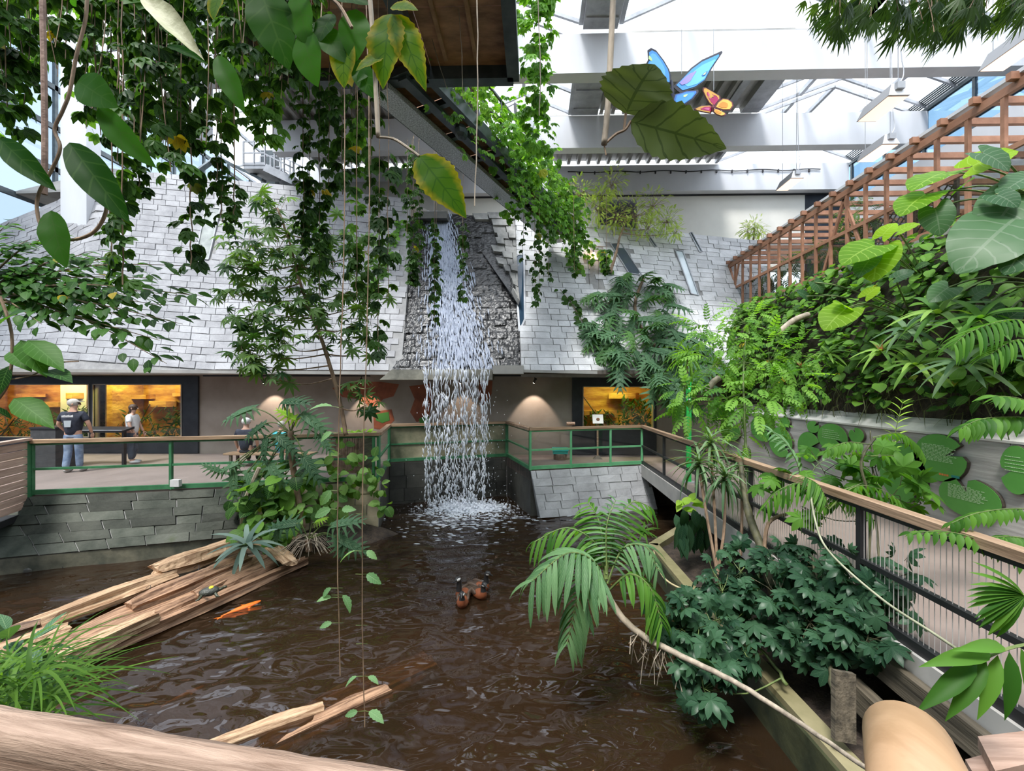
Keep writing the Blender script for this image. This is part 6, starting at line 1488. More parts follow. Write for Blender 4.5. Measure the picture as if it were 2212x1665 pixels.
frond(t, [(1735, 1075), (1725, 1010), (1700, 960), (1668, 930)], 5.0, 13, T_PALMLF, G_PALM, 'palm_leaflet', .26, sag=.15)
frond(t, [(1735, 1075), (1760, 1010), (1800, 985)], 5.0, 9, T_PALMLF, G_PALM, 'palm_leaflet', .2, sag=.3)
frond(t, [(1925, 1000), (1935, 930), (1950, 870)], 4.7, 8, T_PALMLF, G_YOUNG, 'palm_leaflet', .14, sag=-.6)
# dark palm leaves that cross the handrail
t = thing('dark_palm', at(1790, 1120, 4.2), 'dark palm with arching fronds hanging below the wooden handrail', 'plant')
for pts in ([(1790, 1100), (1735, 1045), (1680, 1060), (1650, 1095)], [(1790, 1100), (1850, 1050), (1920, 1065), (1970, 1110)], [(1790, 1100), (1830, 1075), (1880, 1110)], [(1790, 1095), (1770, 1050), (1740, 1030)]): frond(t, pts, 4.2, 13, T_PALMLF, G_PALMG, 'palm_leaflet', .24, sag=1.0)
# dracaenas
def drac(label, heads, foot, mat=G_DRAC, size=.5):
    f = at(*foot); t = thing('dracaena', f, label, 'plant')
    me = lm(T_STRAP, mat, 'strap_leaf')
    for (px, py, Y) in heads:
        c = at(px, py, Y); MB().tube(smooth_path([f, f.lerp(c, .5) + rv(.06), c], 5), .02, 6).build('stem', B_STEM, t)
        for i in range(34):
            a = i * 2.399; e = lerp(-.5, 1.3, i / 34); d = V(math.cos(a) * math.cos(e), math.sin(a) * math.cos(e), math.sin(e)); link('leaf', me, t, fr(c + V(0, 0, .10 * (i / 34)), d, V(-d.x * .5, -d.y * .5, 1), size * R.uniform(.75, 1.1), size * .8))
drac('dracaena with three grey-green strap-leaf heads beside the walkway railing', [(1535, 965, 6.4), (1510, 1010, 6.2), (1565, 1040, 6.0)], (1550, 1240, 5.6))
drac('spiky green dracaena standing in front of the climbing philodendron', [(1484, 775, 10.5)], (1478, 850, 10.6), G_LIGHT, .62)
drac('small dracaena with narrow leaves at the bed edge', [(1600, 1010, 6.3)], (1600, 1200, 5.8), G_PALM, .42)
# umbrella trees (dark)
clump('umbrella_tree', 'dark umbrella tree with glossy palmate leaves spilling over the pond kerb', 'shrub', [(1480, 1345, 55, 4.3), (1440, 1320, 35, 4.4, .6), (1510, 1420, 55, 4.0), (1550, 1360, 60, 4.2), (1520, 1480, 40, 3.8, .6), (1560, 1265, 60, 4.7), (1600, 1225, 50, 4.9), (1620, 1310, 60, 4.4), (1600, 1400, 45, 4.1, .7)],
      T_UMB, G_UMB, 'umbrella_leaf', .19, 38, 260, trunk=[at(1700, 1480, 3.9), at(1660, 1420, 4.1), at(1600, 1360, 4.3), at(1560, 1300, 4.5)], tr=.018, smat=B_GREEN, out=1, down=.35, face=.45)
clump('umbrella_tree', 'dark umbrella tree with dense palmate leaves against the walkway slab', 'shrub', [(1690, 1285, 65, 4.3), (1750, 1330, 65, 4.0), (1790, 1270, 60, 4.1), (1850, 1240, 55, 4.0), (1760, 1215, 50, 4.4), (1840, 1330, 55, 3.8), (1900, 1300, 45, 3.7, .7), (1690, 1220, 45, 4.6, .7), (1870, 1380, 40, 3.6, .6), (1930, 1240, 40, 3.8, .5), (1790, 1390, 40, 3.8, .6), (1720, 1385, 40, 4, .6)],
      T_UMB, G_UMB, 'umbrella_leaf', .19, 34, 260, trunk=[at(1800, 1500, 3.5), at(1790, 1400, 3.8), at(1770, 1300, 4.1), at(1755, 1200, 4.4)], tr=.022, smat=B_DARK, out=1, down=.35, face=.45)
t = thing('leaning_tree', atz(1680, 1330, -.85), 'dark leaning trunk rising from the bed behind the umbrella trees', 'tree')
MB().tube(smooth_path([at(1690, 1340, 4.7), at(1650, 1200, 5.1), at(1615, 1100, 5.5), at(1600, 1000, 6)], 6), [.07] * 7 + [.05] * 6 + [.035] * 6, 8).build('trunk', B_DARK, t, smooth=True)
MB().tube(smooth_path([at(1650, 1200, 5.1), at(1660, 1130, 5.2), at(1700, 1110, 5.2)], 5), .022, 6).build('side_branch', B_STEM, t)
# drooping dark leaves near the kerb corner
t = thing('hanging_orchid', at(1490, 1130, 7.0), 'dark glossy strap-leaved plant hanging at the corner of the kerb', 'plant')
for i in range(26):
    p = at(R.uniform(1455, 1530), R.uniform(1095, 1150), 6.9 + R.uniform(-.2, .2)); link('leaf', lm(T_OVAL, G_UMB, 'oval_leaf'), t, fr(p, V(R.uniform(-.3, .3), R.uniform(-.5, 0), -1), V(0, -1, .3) + rv(.3), R.uniform(.3, .5), R.uniform(.2, .3)))
for i in range(10):
    p = at(R.uniform(1470, 1500), R.uniform(1075, 1100), 6.8); link('leaf', lm(T_OVAL, G_YOUNG, 'oval_leaf'), t, fr(p, V(R.uniform(-1, 1), R.uniform(-.5, 0), R.uniform(-.5, .3)), V(0, -.6, 1) + rv(.3), R.uniform(.15, .25)))
# leaning palm over the pond
f0 = at(1900, 1680, 2.3)
t = thing('leaning_palm', f0, 'small palm on a long leaning stem over the pond', 'palm')
P = smooth_path([f0, at(1740, 1570, 2.9), at(1600, 1480, 3.4), at(1490, 1425, 3.8), at(1400, 1380, 4.1), at(1345, 1335, 4.25), at(1312, 1285, 4.35)], 6, .004)
MB().tube(P, [lerp(.012, .034, min(1, i / (len(P) - 8))) if i < len(P) - 8 else .034 for i in range(len(P))], 8).build('stem', B_GREY, t, smooth=True)
m_ = MB()
for i in range(34):
    p, d = poly_at(P, R.uniform(.72, .84)); q = p + V(R.uniform(-.12, .12), R.uniform(-.1, .1), -R.uniform(.1, .38)); m_.tube([p, p.lerp(q, .5) + rv(.06), q], .004, 3)
m_.build('aerial_roots', B_GREY, t, kind='stuff')
for pts, w_, mt, ys in [([(1312, 1285), (1285, 1215), (1225, 1195), (1150, 1255)], .50, G_PALM, [4.35, 4.2, 4.05, 3.9]), ([(1312, 1285), (1290, 1180), (1225, 1140), (1155, 1170)], .36, G_PALMG, [4.35, 4.5, 4.6, 4.6]), ([(1308, 1250), (1330, 1140), (1365, 1085), (1405, 1095)], .34, G_PALMG, [4.35, 4.5, 4.6, 4.6]),
                    ([(1312, 1260), (1345, 1185), (1395, 1180), (1420, 1230)], .34, G_PALM, [4.35, 4.4, 4.3, 4.2]), ([(1315, 1275), (1360, 1240), (1405, 1270), (1430, 1350)], .34, G_PALMG, [4.35, 4.2, 4.1, 4.0]), ([(1312, 1285), (1290, 1240), (1255, 1270), (1225, 1390)], .42, G_PALM, [4.35, 4.15, 4.0, 3.9]), ([(1310, 1240), (1295, 1130), (1270, 1085)], .3, G_PALMG, [4.35, 4.6, 4.7]), ([(1312, 1250), (1310, 1140), (1330, 1080)], .26, G_PALM, [4.35, 4.4, 4.5])]:
    frond(t, pts, 4.3, 15, T_PALMLF, mt, 'palm_leaflet', w_, sag=.55, ys=ys, stemr=.012)
# wide leaf hanging in at the lower right edge
t = thing('ginger_leaves', at(2230, 1400, 1.7), 'arching stem with long drooping green leaves above the plank steps', 'plant')
Pg = smooth_path([at(2260, 1385, 1.7), at(2180, 1400, 1.7), at(2110, 1430, 1.7)], 6); MB().tube(Pg, .006, 5).build('stem', B_GREEN, t)
for a, b, w_ in (((2110, 1430), (2005, 1520), .4), ((2130, 1425), (2062, 1545), .36), ((2155, 1415), (2130, 1550), .34), ((2180, 1408), (2195, 1560), .36), ((2140, 1412), (2030, 1420), .3), ((2205, 1400), (2250, 1540), .35), ((2170, 1398), (2100, 1390), .25)):
    p, q = at(*a, 1.7), at(*b, 1.62); link('leaf', lm(T_BROAD, G_PALMG, 'broad_leaflet'), t, fr(p, q - p, V(-.2, -.6, .7), (q - p).length * 1.12, (q - p).length * .66))
t = thing('fan_palm_leaf', at(2230, 1250, 2.4), 'bright green spiky leaf tuft beside the black mid rail', 'plant')
for i in range(14):
    p = at(2210, 1285, 2.4); a = math.radians(lerp(120, 250, i / 13)); link('leaf', lm(T_PALMLF, G_PALMG, 'palm_leaflet'), t, fr(p, V(math.cos(a), -.1, math.sin(a) * .7), V(0, -.5, 1) + rv(.2), .30, .28))
MB().tube(smooth_path([at(2210, 1285, 2.4), at(2225, 1350, 2.45), at(2240, 1480, 2.5), V(2.9, 2.5, -.6)], 5), .012, 5).build('stalk', B_GREEN, t)

# ------------------------------------------------------------------ philodendrons
def split(t, b, e, L=None, mat=G_PHIL, up=None, foot=None, w=1.0):
    L = L or (e - b).length
    if foot is not None: MB().tube(smooth_path([foot, foot.lerp(b, .55) + V(0, 0, .1), b], 5), .012, 5).build('stalk', B_GREEN, t)
    link('leaf', lm(T_SPLIT, mat, 'split_leaf'), t, fr(b, e - b, up or (V(0, -.75, .7) + rv(.2)), L, L * w))
ft = at(630, 985, 8.3)
t = thing('philodendron', at(640, 1080, 8.3), 'philodendron with deeply cut leaves in front of the green railing', 'plant')
MB().tube(smooth_path([at(655, 1140, 8.3), at(640, 1050, 8.35), ft, at(628, 930, 8.3)], 5), .06, 8).build('trunk', B_STEM, t, smooth=True)
MB().tube(smooth_path([at(523, 1160, 8.1), at(527, 1090, 8.15), at(560, 1010, 8.2)], 5), .04, 6).build('side_trunk', B_GREY, t)
for (b, e, k) in (((545, 880), (470, 900), 0), ((610, 868), (660, 860), 0), ((655, 895), (705, 930), 0), ((575, 945), (560, 1000), 0), ((515, 1000), (470, 1015), 0), ((505, 1015), (500, 1080), 0), ((690, 940), (712, 972), 0), ((655, 985), (690, 1040), 0), ((535, 1020), (560, 1085), 0), ((600, 940), (640, 980), 0), ((550, 1060), (520, 1110), 0), ((640, 905), (600, 880), 1), ((580, 1000), (610, 1050), 0), ((480, 1020), (440, 1000), 0), ((570, 915), (520, 945), 0)):
    split(t, at(*b, 8.2), at(*e, 8.0), (at(*e, 8.0) - at(*b, 8.2)).length * 1.0, G_YOUNG if k else G_PHIL, foot=at(628, 935, 8.3), w=1.1)
t = thing('philodendron', at(668, 1185, 7.6), 'philodendron with spread cut leaves on the bank at the end of the logs', 'plant')
MB().tube([at(668, 1190, 7.6), at(665, 1165, 7.6)], .06, 8).build('trunk', B_STEM, t)
m_ = MB()
for i in range(60):
    p = at(668, 1160, 7.6) + rv(.08); q = p + V(R.uniform(-.45, .45), R.uniform(-.3, .2), -R.uniform(.1, .35)); m_.tube([p, p.lerp(q, .5) + V(0, 0, .08), q], .006, 3)
m_.build('aerial_roots', B_GREY, t, kind='stuff')
for (b, e, k) in (((640, 1130), (570, 1135), 0), ((715, 1135), (775, 1115), 0), ((725, 1160), (740, 1210), 0), ((680, 1128), (700, 1115), 1), ((735, 1165), (790, 1190), 0), ((600, 1140), (590, 1180), 0)): split(t, at(*b, 7.5), at(*e, 7.4), None, G_YOUNG if k else G_PHIL, foot=at(666, 1165, 7.6), w=1.1)
clump('pothos', 'pothos with heart-shaped leaves trailing over the warm stone facing', 'plant', [(700, 1040, 45, 8.9), (760, 1030, 40, 9.1), (650, 1070, 45, 8.6), (720, 1080, 35, 8.8, .7), (800, 1010, 30, 9.2, .6), (640, 1110, 35, 8.4, .7), (820, 1050, 22, 9.1, .4), (590, 1090, 40, 8.4, .7), (830, 1090, 15, 9, .3), (735, 985, 30, 9.3, .5)], T_HEART, G_POTHOS, 'heart_leaf', .20, 30, 250, face=.8)
clump('undergrowth_fern', 'dark leafy undergrowth below the philodendron', 'plant', [(545, 1075, 45, 8.35), (590, 1050, 45, 8.4), (560, 1120, 40, 8.2), (630, 1030, 40, 8.5), (610, 1130, 40, 8.2)], T_HEART, G_BANK, 'heart_leaf', .26, 30, 120, face=.6)
t = thing('climbing_philodendron', on_slope(1400, 700, SR, UR)[0], 'large philodendron with cut leaves climbing the stone slope', 'plant')
MB().tube(smooth_path([on_slope(x, y, SR, UR)[0] + V(0, -.1, 0) for x, y in ((1390, 600), (1370, 660), (1390, 720), (1440, 770), (1480, 790))], 5), .05, 6).build('stem', B_STEM, t)
pc = [(1300, 625), (1335, 605), (1370, 600), (1405, 610), (1435, 625), (1315, 655), (1350, 640), (1395, 640), (1430, 660), (1295, 690), (1330, 690), (1370, 680), (1410, 690), (1445, 690), (1305, 720), (1345, 725), (1385, 720), (1425, 725), (1460, 725), (1330, 755), (1370, 760), (1410, 760), (1450, 755), (1480, 745), (1350, 785), (1395, 790), (1435, 790), (1470, 785), (1420, 815), (1450, 830), (1480, 820), (1440, 850), (1470, 865), (1500, 730), (1510, 770), (1320, 740), (1500, 800)]
for k, (x, y) in enumerate(pc * 3):
    x += R.uniform(-14, 14); y += R.uniform(-12, 12); yy_ = on_slope(x, y, SR, UR)[0].y if y < 800 else 12.0
    b = at(x, y, yy_ - .35 - R.random() * .25); dx = (x - 1385) / 90
    split(t, b, b + V(dx * .5 + R.uniform(-.4, .4), -.35, R.uniform(-.6, .1)), R.uniform(.62, .95), G_PHILB if k % 4 == 0 else G_PHIL, V(0, -.7, .8) + rv(.35), w=1.0)

# ------------------------------------------------------------------ tree in front of the stone slope
clump('bushy_tree', 'bushy tree with whorls of narrow leaves in front of the stone slope', 'tree', [(590, 470, 55, 8.6), (600, 530, 60, 8.4), (540, 520, 50, 8.5), (515, 570, 42, 8.5, .8), (650, 550, 60, 8.7), (570, 600, 55, 8.5), (720, 570, 50, 8.9), (640, 620, 50, 8.6), (500, 640, 32, 8.4, .6), (530, 680, 40, 8.4, .7), (590, 670, 45, 8.4, .8), (680, 660, 45, 8.6, .8), (750, 620, 55, 8.9, .9), (800, 640, 45, 9.0, .7), (770, 690, 45, 8.9, .8), (560, 760, 50, 8.4, 1), (620, 745, 45, 8.4, .8), (530, 775, 35, 8.3, .6), (710, 720, 35, 8.7, .5), (790, 740, 40, 8.9, .6), (720, 500, 45, 8.8, .8), (790, 540, 45, 9, .7), (570, 430, 20, 8.6, .3), (600, 815, 22, 8.4, .4), (790, 870, 25, 8.9, .5), (760, 830, 25, 8.9, .4)],
      T_WHORL, G_TREE, 'whorl_leaf', .30, 22, 300, trunk=[at(748, 940, 8.9), at(735, 870, 8.9), at(712, 790, 8.8), at(690, 720, 8.7), at(668, 670, 8.7), at(645, 600, 8.6), at(625, 520, 8.6), at(600, 450, 8.6)], tr=.05, smat=B_STEM, out=.9, down=.3, face=.5)

# ------------------------------------------------------------------ leafy branch reaching in on the left edge
t = thing('leafy_branch', at(-40, 640, 5.0), 'branch with many small oval leaves in front of the pale slope', 'tree')
Ms = []; br = MB(); c0 = at(-60, 640, 5.2)
for (ex, ey, yy_) in [(440, 640, 4.8), (432, 575, 5.0), (395, 700, 4.8), (360, 785, 4.7), (330, 600, 5.2), (250, 560, 5.2), (120, 555, 5.3), (280, 690, 4.9), (300, 640, 5), (190, 610, 5), (60, 590, 5.3), (395, 640, 5), (345, 735, 4.8), (210, 660, 5), (130, 640, 5.1), (90, 700, 4.8), (20, 480, 5.2), (60, 520, 5.2), (240, 610, 5.1), (360, 660, 4.9), (140, 590, 5.2), (170, 690, 4.9), (130, 500, 5.3), (200, 545, 5.2)]:
    e = at(ex, ey, yy_); P = smooth_path([c0, c0.lerp(e, .5) + V(0, 0, .12) + rv(.08), e], 7)
    br.tube(P, [lerp(.016, .003, i / (len(P) - 1)) for i in range(len(P))], 4)
    for i in range(38):
        p, d = poly_at(P, lerp(.30, 1, (i + R.random()) / 38)); sd = d.cross(V(0, -.3, 1)).normalized() * (1 if i % 2 else -1)
        q = p + sd * R.uniform(0, .14) + V(0, 0, R.uniform(-.06, .05)); Ms.append(fr(q, d * .7 + sd * R.uniform(.4, 1) + V(0, 0, R.uniform(-.6, .05)), V(0, -.5, 1) + rv(.45), R.uniform(.12, .20)))
br.build('branch', B_STEM, t)
leaves(t, Ms, T_OVAL, G_BRANCH, 'oval_leaf', 300)
t = thing('broad_leaf_sapling', at(20, 840, 3.6), 'sapling with a few long broad leaves in front of the terrarium', 'plant')
MB().tube(smooth_path([at(-10, 870, 3.6), at(20, 820, 3.6), at(25, 720, 3.6), at(0, 640, 3.6)], 5), .012, 6).build('stem', B_STEM, t)
MB().tube(smooth_path([at(20, 820, 3.6), at(70, 810, 3.6), at(120, 785, 3.6), at(170, 780, 3.6)], 5), .006, 5).build('twig', B_STEM, t)
for a, b in (((45, 735), (95, 800)), ((30, 860), (105, 910)), ((60, 735), (130, 785)), ((20, 790), (-10, 850)), ((100, 800), (150, 812)), ((0, 700), (40, 660)), ((25, 905), (-20, 870)), ((20, 760), (60, 790))):
    p, q = at(*a, 3.6), at(*b, 3.5); link('leaf', lm(T_OVAL, G_BRANCH, 'oval_leaf'), t, fr(p, q - p, V(.2, -.6, .8) + rv(.2), (q - p).length * 1.05, (q - p).length * .8))

# ------------------------------------------------------------------ overhead vines on wires (upper left)
t = thing('vine_canopy', at(320, -60, 4.2), 'dense mass of leafy vines hung under the glass roof', 'plant')
prof = [(-40, 300), (0, 300), (50, 230), (100, 120), (150, 190), (190, 260), (230, 330), (290, 350), (340, 345), (390, 335), (440, 300), (480, 270), (520, 250), (550, 230), (600, 250), (650, 100), (760, 90), (900, 20)]
Ms = []; br = MB(); Mb = []
for k in range(86):
    x = R.uniform(-40, 640) if R.random() < .93 else R.uniform(620, 720)
    yb = np.interp(x, [p[0] for p in prof], [p[1] for p in prof]) * R.uniform(.55, 1.12); yy_ = R.uniform(3.4, 5.6)
    a, b = at(x + R.uniform(-30, 30), -120, yy_), at(x, yb, yy_); P = smooth_path([a, a.lerp(b, .5) + rv(.06), b], 5); br.tube(P, .005, 3)
    n = max(3, int((a - b).length / .115))
    for i in range(n):
        p, d = poly_at(P, (i + R.random()) / n); an = R.uniform(0, 6.28); o = V(math.cos(an), math.sin(an), 0)
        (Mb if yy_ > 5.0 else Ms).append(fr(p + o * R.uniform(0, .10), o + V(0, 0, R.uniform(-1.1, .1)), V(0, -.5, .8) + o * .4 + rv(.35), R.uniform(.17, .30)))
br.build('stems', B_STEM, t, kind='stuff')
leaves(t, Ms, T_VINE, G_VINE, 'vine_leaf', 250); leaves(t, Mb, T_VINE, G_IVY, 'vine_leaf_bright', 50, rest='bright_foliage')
HV = 'vine strands hanging over the slope'
def hv(label, x, y0, y1, Y, size=.24, step=.13, mat=G_VINE, tpl=T_VINE, key='vine_leaf', dx=0, ytop=-60, **k):
    a = at(x - dx, ytop, Y); b = at(x, y0, Y); c = at(x + dx * .3, y1, Y); L = (a - b).length; tot = L + (b - c).length
    return vine(label, [a, b, c], size, step, tpl, mat, key, HV, sk=L / tot * .97, jit=.012, **k)
for a in [(265, 365, 615, 3.6, .22, .12), (240, 380, 560, 4.2, .2, .16), (412, 370, 575, 4.0, .22, .13), (468, 250, 390, 4.4, .2, .1), (480, 395, 480, 4.4, .18, .12), (505, 390, 475, 4.0, .16, .13), (300, 340, 420, 4.4, .2, .14)]: hv('thin vine strand with spaced dark leaflets before the stone slope by the glass wall', *a)
for a in [(570, 150, 310, 5.2, .26, .1), (590, 200, 300, 5.2, .22, .09), (552, 190, 270, 5.2, .22, .09)]: hv('bright green vine lobe hanging beside the steel platform', *a, mat=G_IVY, key='vine_leaf_bright')
for a in [(655, 370, 520, 6.2, .24, .10), (690, 395, 640, 6.4, .24, .11), (668, 385, 560, 6.3, .22, .12)]: hv('dense dark vine column hanging before the bushy tree', *a)
for a in [(740, 180, 420, 5.2, .26, .13), (770, 200, 520, 5.4, .26, .14), (800, 160, 460, 5.2, .28, .13), (838, 330, 640, 5.0, .26, .16), (710, 170, 400, 5.6, .26, .13), (760, 160, 360, 5.8, .26, .12), (690, 170, 350, 6.0, .26, .12), (818, 400, 760, 5.0, .24, .19), (655, 180, 330, 6.2, .24, .13), (770, 520, 640, 5.0, .24, .2)]: hv('leafy vine strand trailing below the catwalk start', *a, mat=R.choice((G_VINE, G_VINE, G_IVY)))
for a in [(893, 320, 600, 9.5, .26, .075), (905, 340, 560, 9.8, .24, .08), (880, 340, 520, 9.3, .24, .08), (938, 470, 700, 10.0, .24, .12), (943, 480, 640, 10.2, .24, .1), (1000, 480, 650, 10.4, .26, .11), (890, 560, 610, 9.5, .24, .1)]: hv('dark vine strand hanging in front of the waterfall', *a, ytop=300)
for a in [(1165, 480, 640, 11, .28, .14), (1185, 470, 600, 11.5, .26, .14), (1155, 500, 660, 10.8, .26, .12), (1240, 520, 590, 12, .28, .14), (1310, 540, 590, 13, .3, .12), (1130, 450, 560, 10.6, .26, .12)]: hv('vine strand dangling from the far end of the catwalk', *a, ytop=420, mat=G_VINE)
# long bare vines with pale leaves over the pond
for x, top, bot, lab, lv in ((737, -40, 1460, 'long bare vine with pale scalloped leaves over the pond, ending above the logs', [(740, 880), (735, 935), (760, 985), (725, 1060), (740, 1100), (720, 1285), (745, 1270), (735, 1345), (712, 1290)]), (790, -40, 1570, 'longest bare vine with pale leaves reaching down to the water', [(795, 840), (800, 935), (805, 1110), (790, 1190), (800, 1350), (775, 1390), (800, 1460), (770, 1535), (795, 1240)])):
    Y = 3.6; pts = [at(x + 8 * math.sin(k), top + (bot - top) * k / 6, Y) for k in range(7)]
    t = thing('bare_vine', pts[0], lab, 'vine'); MB().tube(smooth_path(pts, 6, .003), .0055, 4).build('stem', B_STEM, t)
    for i, (lx, ly) in enumerate(lv):
        s = at(x + 8 * math.sin((ly - top) / (bot - top) * 6), ly, Y)
        for sg in (-1, 1):
            b = s + V(sg * .05, -.02, .01); e = b + V(sg * R.uniform(.10, .17), -.05, R.uniform(-.16, .04)); MB().tube([s, b], .003, 3).build('petiole', B_GREEN, t)
            if R.random() < .55: link('leaf', lm(t_leaf(10, pw(.24, .8, .8), .25, .35, serr=.10), G_PALE, 'scalloped_leaf'), t, fr(b, e - b, V(0, -.5, .8) + rv(.6), R.uniform(.11, .19)))
# thin plain cords of the vines
for i, (x0, x1, yb, Y) in enumerate([(1030, 1025, 445, 4.0), (1160, 1165, 250, 5.0), (985, 1000, 200, 6.0), (900, 965, 190, 6.5)]):
    P = smooth_path([at(x0, -40, Y), at((x0 + x1) / 2 + 4, yb * .5, Y), at(x1, yb, Y)], 6, .006)
    MB().tube(P, .007, 4).build('aerial_root', B_GREY, label='pale bare aerial root hanging from the roof', cat='root', group='bare aerial roots')
# ivy on the catwalk
t = thing('catwalk_ivy', V(0, 10, 8), 'bright sunlit ivy draped over the catwalk side', 'plant')
Ms = []; Mb = []
for i in range(1250):
    s = R.random() ** .8; p = A.lerp(B, s) if False else V(-2.45, 7.1, 7.4).lerp(V(1.05, 14.7, 7.4), s)
    side = V(.9, -.43, 0); h = R.uniform(-.55, 1.25) if R.random() < .8 else R.uniform(-1.0, .2)
    if s < .35 and h < .2 and R.random() < .8: continue
    q = p + side * (.62 + R.uniform(-.05, .22)) + V(0, 0, h) + (V(-.3, .2, 0) * R.random() if h > 1 else V(0, 0, 0))
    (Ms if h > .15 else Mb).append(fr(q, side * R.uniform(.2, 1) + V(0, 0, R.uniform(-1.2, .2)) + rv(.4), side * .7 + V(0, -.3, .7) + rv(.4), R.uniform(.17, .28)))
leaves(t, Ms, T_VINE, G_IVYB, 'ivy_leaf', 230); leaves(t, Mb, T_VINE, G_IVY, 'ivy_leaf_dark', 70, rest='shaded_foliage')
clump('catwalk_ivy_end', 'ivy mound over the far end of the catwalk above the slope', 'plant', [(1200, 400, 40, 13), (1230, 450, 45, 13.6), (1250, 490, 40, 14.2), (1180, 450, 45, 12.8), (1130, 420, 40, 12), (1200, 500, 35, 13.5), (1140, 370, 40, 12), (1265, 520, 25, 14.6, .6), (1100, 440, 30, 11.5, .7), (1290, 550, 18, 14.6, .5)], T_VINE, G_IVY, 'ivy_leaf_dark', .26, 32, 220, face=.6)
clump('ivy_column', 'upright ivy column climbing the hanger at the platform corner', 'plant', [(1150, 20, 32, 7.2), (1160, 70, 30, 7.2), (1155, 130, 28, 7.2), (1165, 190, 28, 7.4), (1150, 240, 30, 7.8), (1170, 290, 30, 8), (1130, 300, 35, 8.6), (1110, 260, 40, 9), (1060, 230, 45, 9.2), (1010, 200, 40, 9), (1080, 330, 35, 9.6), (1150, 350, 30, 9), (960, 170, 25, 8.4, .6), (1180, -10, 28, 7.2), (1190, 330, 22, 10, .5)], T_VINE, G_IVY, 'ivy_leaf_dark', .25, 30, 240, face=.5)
# ivy creepers on the stone
for lab, path, S_, U_ in (('thin creeper climbing diagonally up the stone beside the philodendron', [(1335, 785), (1290, 740), (1260, 700), (1235, 660), (1210, 628)], SR, UR), ('ivy creeper running down the stone beside the waterfall channel', [(868, 480), (850, 525), (832, 570), (812, 610), (800, 640)], SL, UL), ('short creeper tuft at the alcove of the stone slope', [(1300, 540), (1306, 570), (1310, 590)], SR, UR), ('short creeper patch on the stone below the catwalk', [(1232, 550), (1245, 580), (1255, 588)], SR, UR)):
    pts = [on_slope(x, y, S_, U_)[0] + V(0, -.10, .02) for x, y in path]; P = smooth_path(pts, 8)
    t = thing('creeper', pts[0], lab, 'vine', None); MB().tube(P, .012, 4).build('stem', B_STEM, t); Ms = []
    for i in range(80 if len(path) > 4 else 40):
        p, d = poly_at(P, R.random()); Ms.append(fr(p + V(R.uniform(-.16, .16), -.02, R.uniform(-.12, .12)), V(R.uniform(-1, 1), -.3, R.uniform(-1, .3)), V(0, -1, .5) + rv(.3), R.uniform(.12, .22)))
    leaves(t, Ms, T_HEART, G_VINE if 'thin' in lab else G_IVY, 'heart_leaf', 100)

# ------------------------------------------------------------------ big near leaves
def bigleaf(t, b, e, Y, Y2=None, mat=G_BIG, tpl=T_SERR, key='serrated_leaf', up=(0, -1, .3), w=1.0):
    p, q = at(*b, Y), at(*e, Y2 or Y); L = (q - p).length
    link('leaf', lm(tpl, mat, key), t, fr(p, q - p, V(*up) + rv(.1), L * 1.03, L * w))
t = thing('hanging_branch', at(1325, -20, 1.5), 'bare hanging stem ending in two large grey-green leaves before the butterflies', 'branch')
MB().tube(smooth_path([at(1326, -30, 1.5), at(1320, 100, 1.5), at(1314, 220, 1.5), at(1305, 312, 1.5)], 6), [.011] * 19, 7).build('stem', B_GREY, t, smooth=True)
MB().tube([at(1305, 312, 1.5), at(1309, 335, 1.5)], .003, 4).build('stub', B_STEM, t)
MB().tube(smooth_path([at(1305, 312, 1.5), at(1330, 290, 1.5), at(1350, 280, 1.5), at(1362, 262, 1.5)], 5), .005, 5).build('petiole', B_STEM, t)
MB().tube([at(1348, 282, 1.5), at(1352, 245, 1.5)], .005, 5).build('petiole', B_STEM, t)
bigleaf(t, (1352, 246), (1395, 128), 1.5, 1.42, G_BIGG, T_SERRW, 'serrated_broad', (0, -.9, -.5), 2.0)
bigleaf(t, (1362, 262), (1578, 316), 1.5, 1.46, G_BIGG, T_SERR, 'serrated_leaf', (0, -.9, -.5), .82)
t = thing('large_leaf_liana', at(800, -20, 1.6), 'pale hanging liana carrying large serrated yellow-green leaves', 'vine')
MB().tube(smooth_path([at(797, -30, 1.6), at(806, 90, 1.6), at(812, 200, 1.6), at(817, 296, 1.6)], 6), .009, 7).build('stem', B_GREY, t, smooth=True)
MB().tube(smooth_path([at(817, 296, 1.6), at(850, 300, 1.6), at(885, 322, 1.6), at(905, 337, 1.6)], 5), .0055, 6).build('side_stem', B_GREY, t)
for b, e, w in (((905, 337), (1004, 455), .85), ((845, 30), (815, 170), .85), ((852, 32), (915, 172), .62), ((845, 15), (898, 8), .9), ((830, 120), (765, 140), .7)): bigleaf(t, b, e, 1.6, 1.55, G_BIG, w=w)
LLV = t = thing('large_leaf_vine', at(600, -30, 1.8), 'cluster of large dark-green oblong leaves at the platform edge', 'vine')
MB().tube(smooth_path([at(560, -40, 1.8), at(640, -20, 1.8), at(720, 0, 1.8), at(760, 60, 1.8)], 5), .008, 6).build('stem', B_STEM, t)
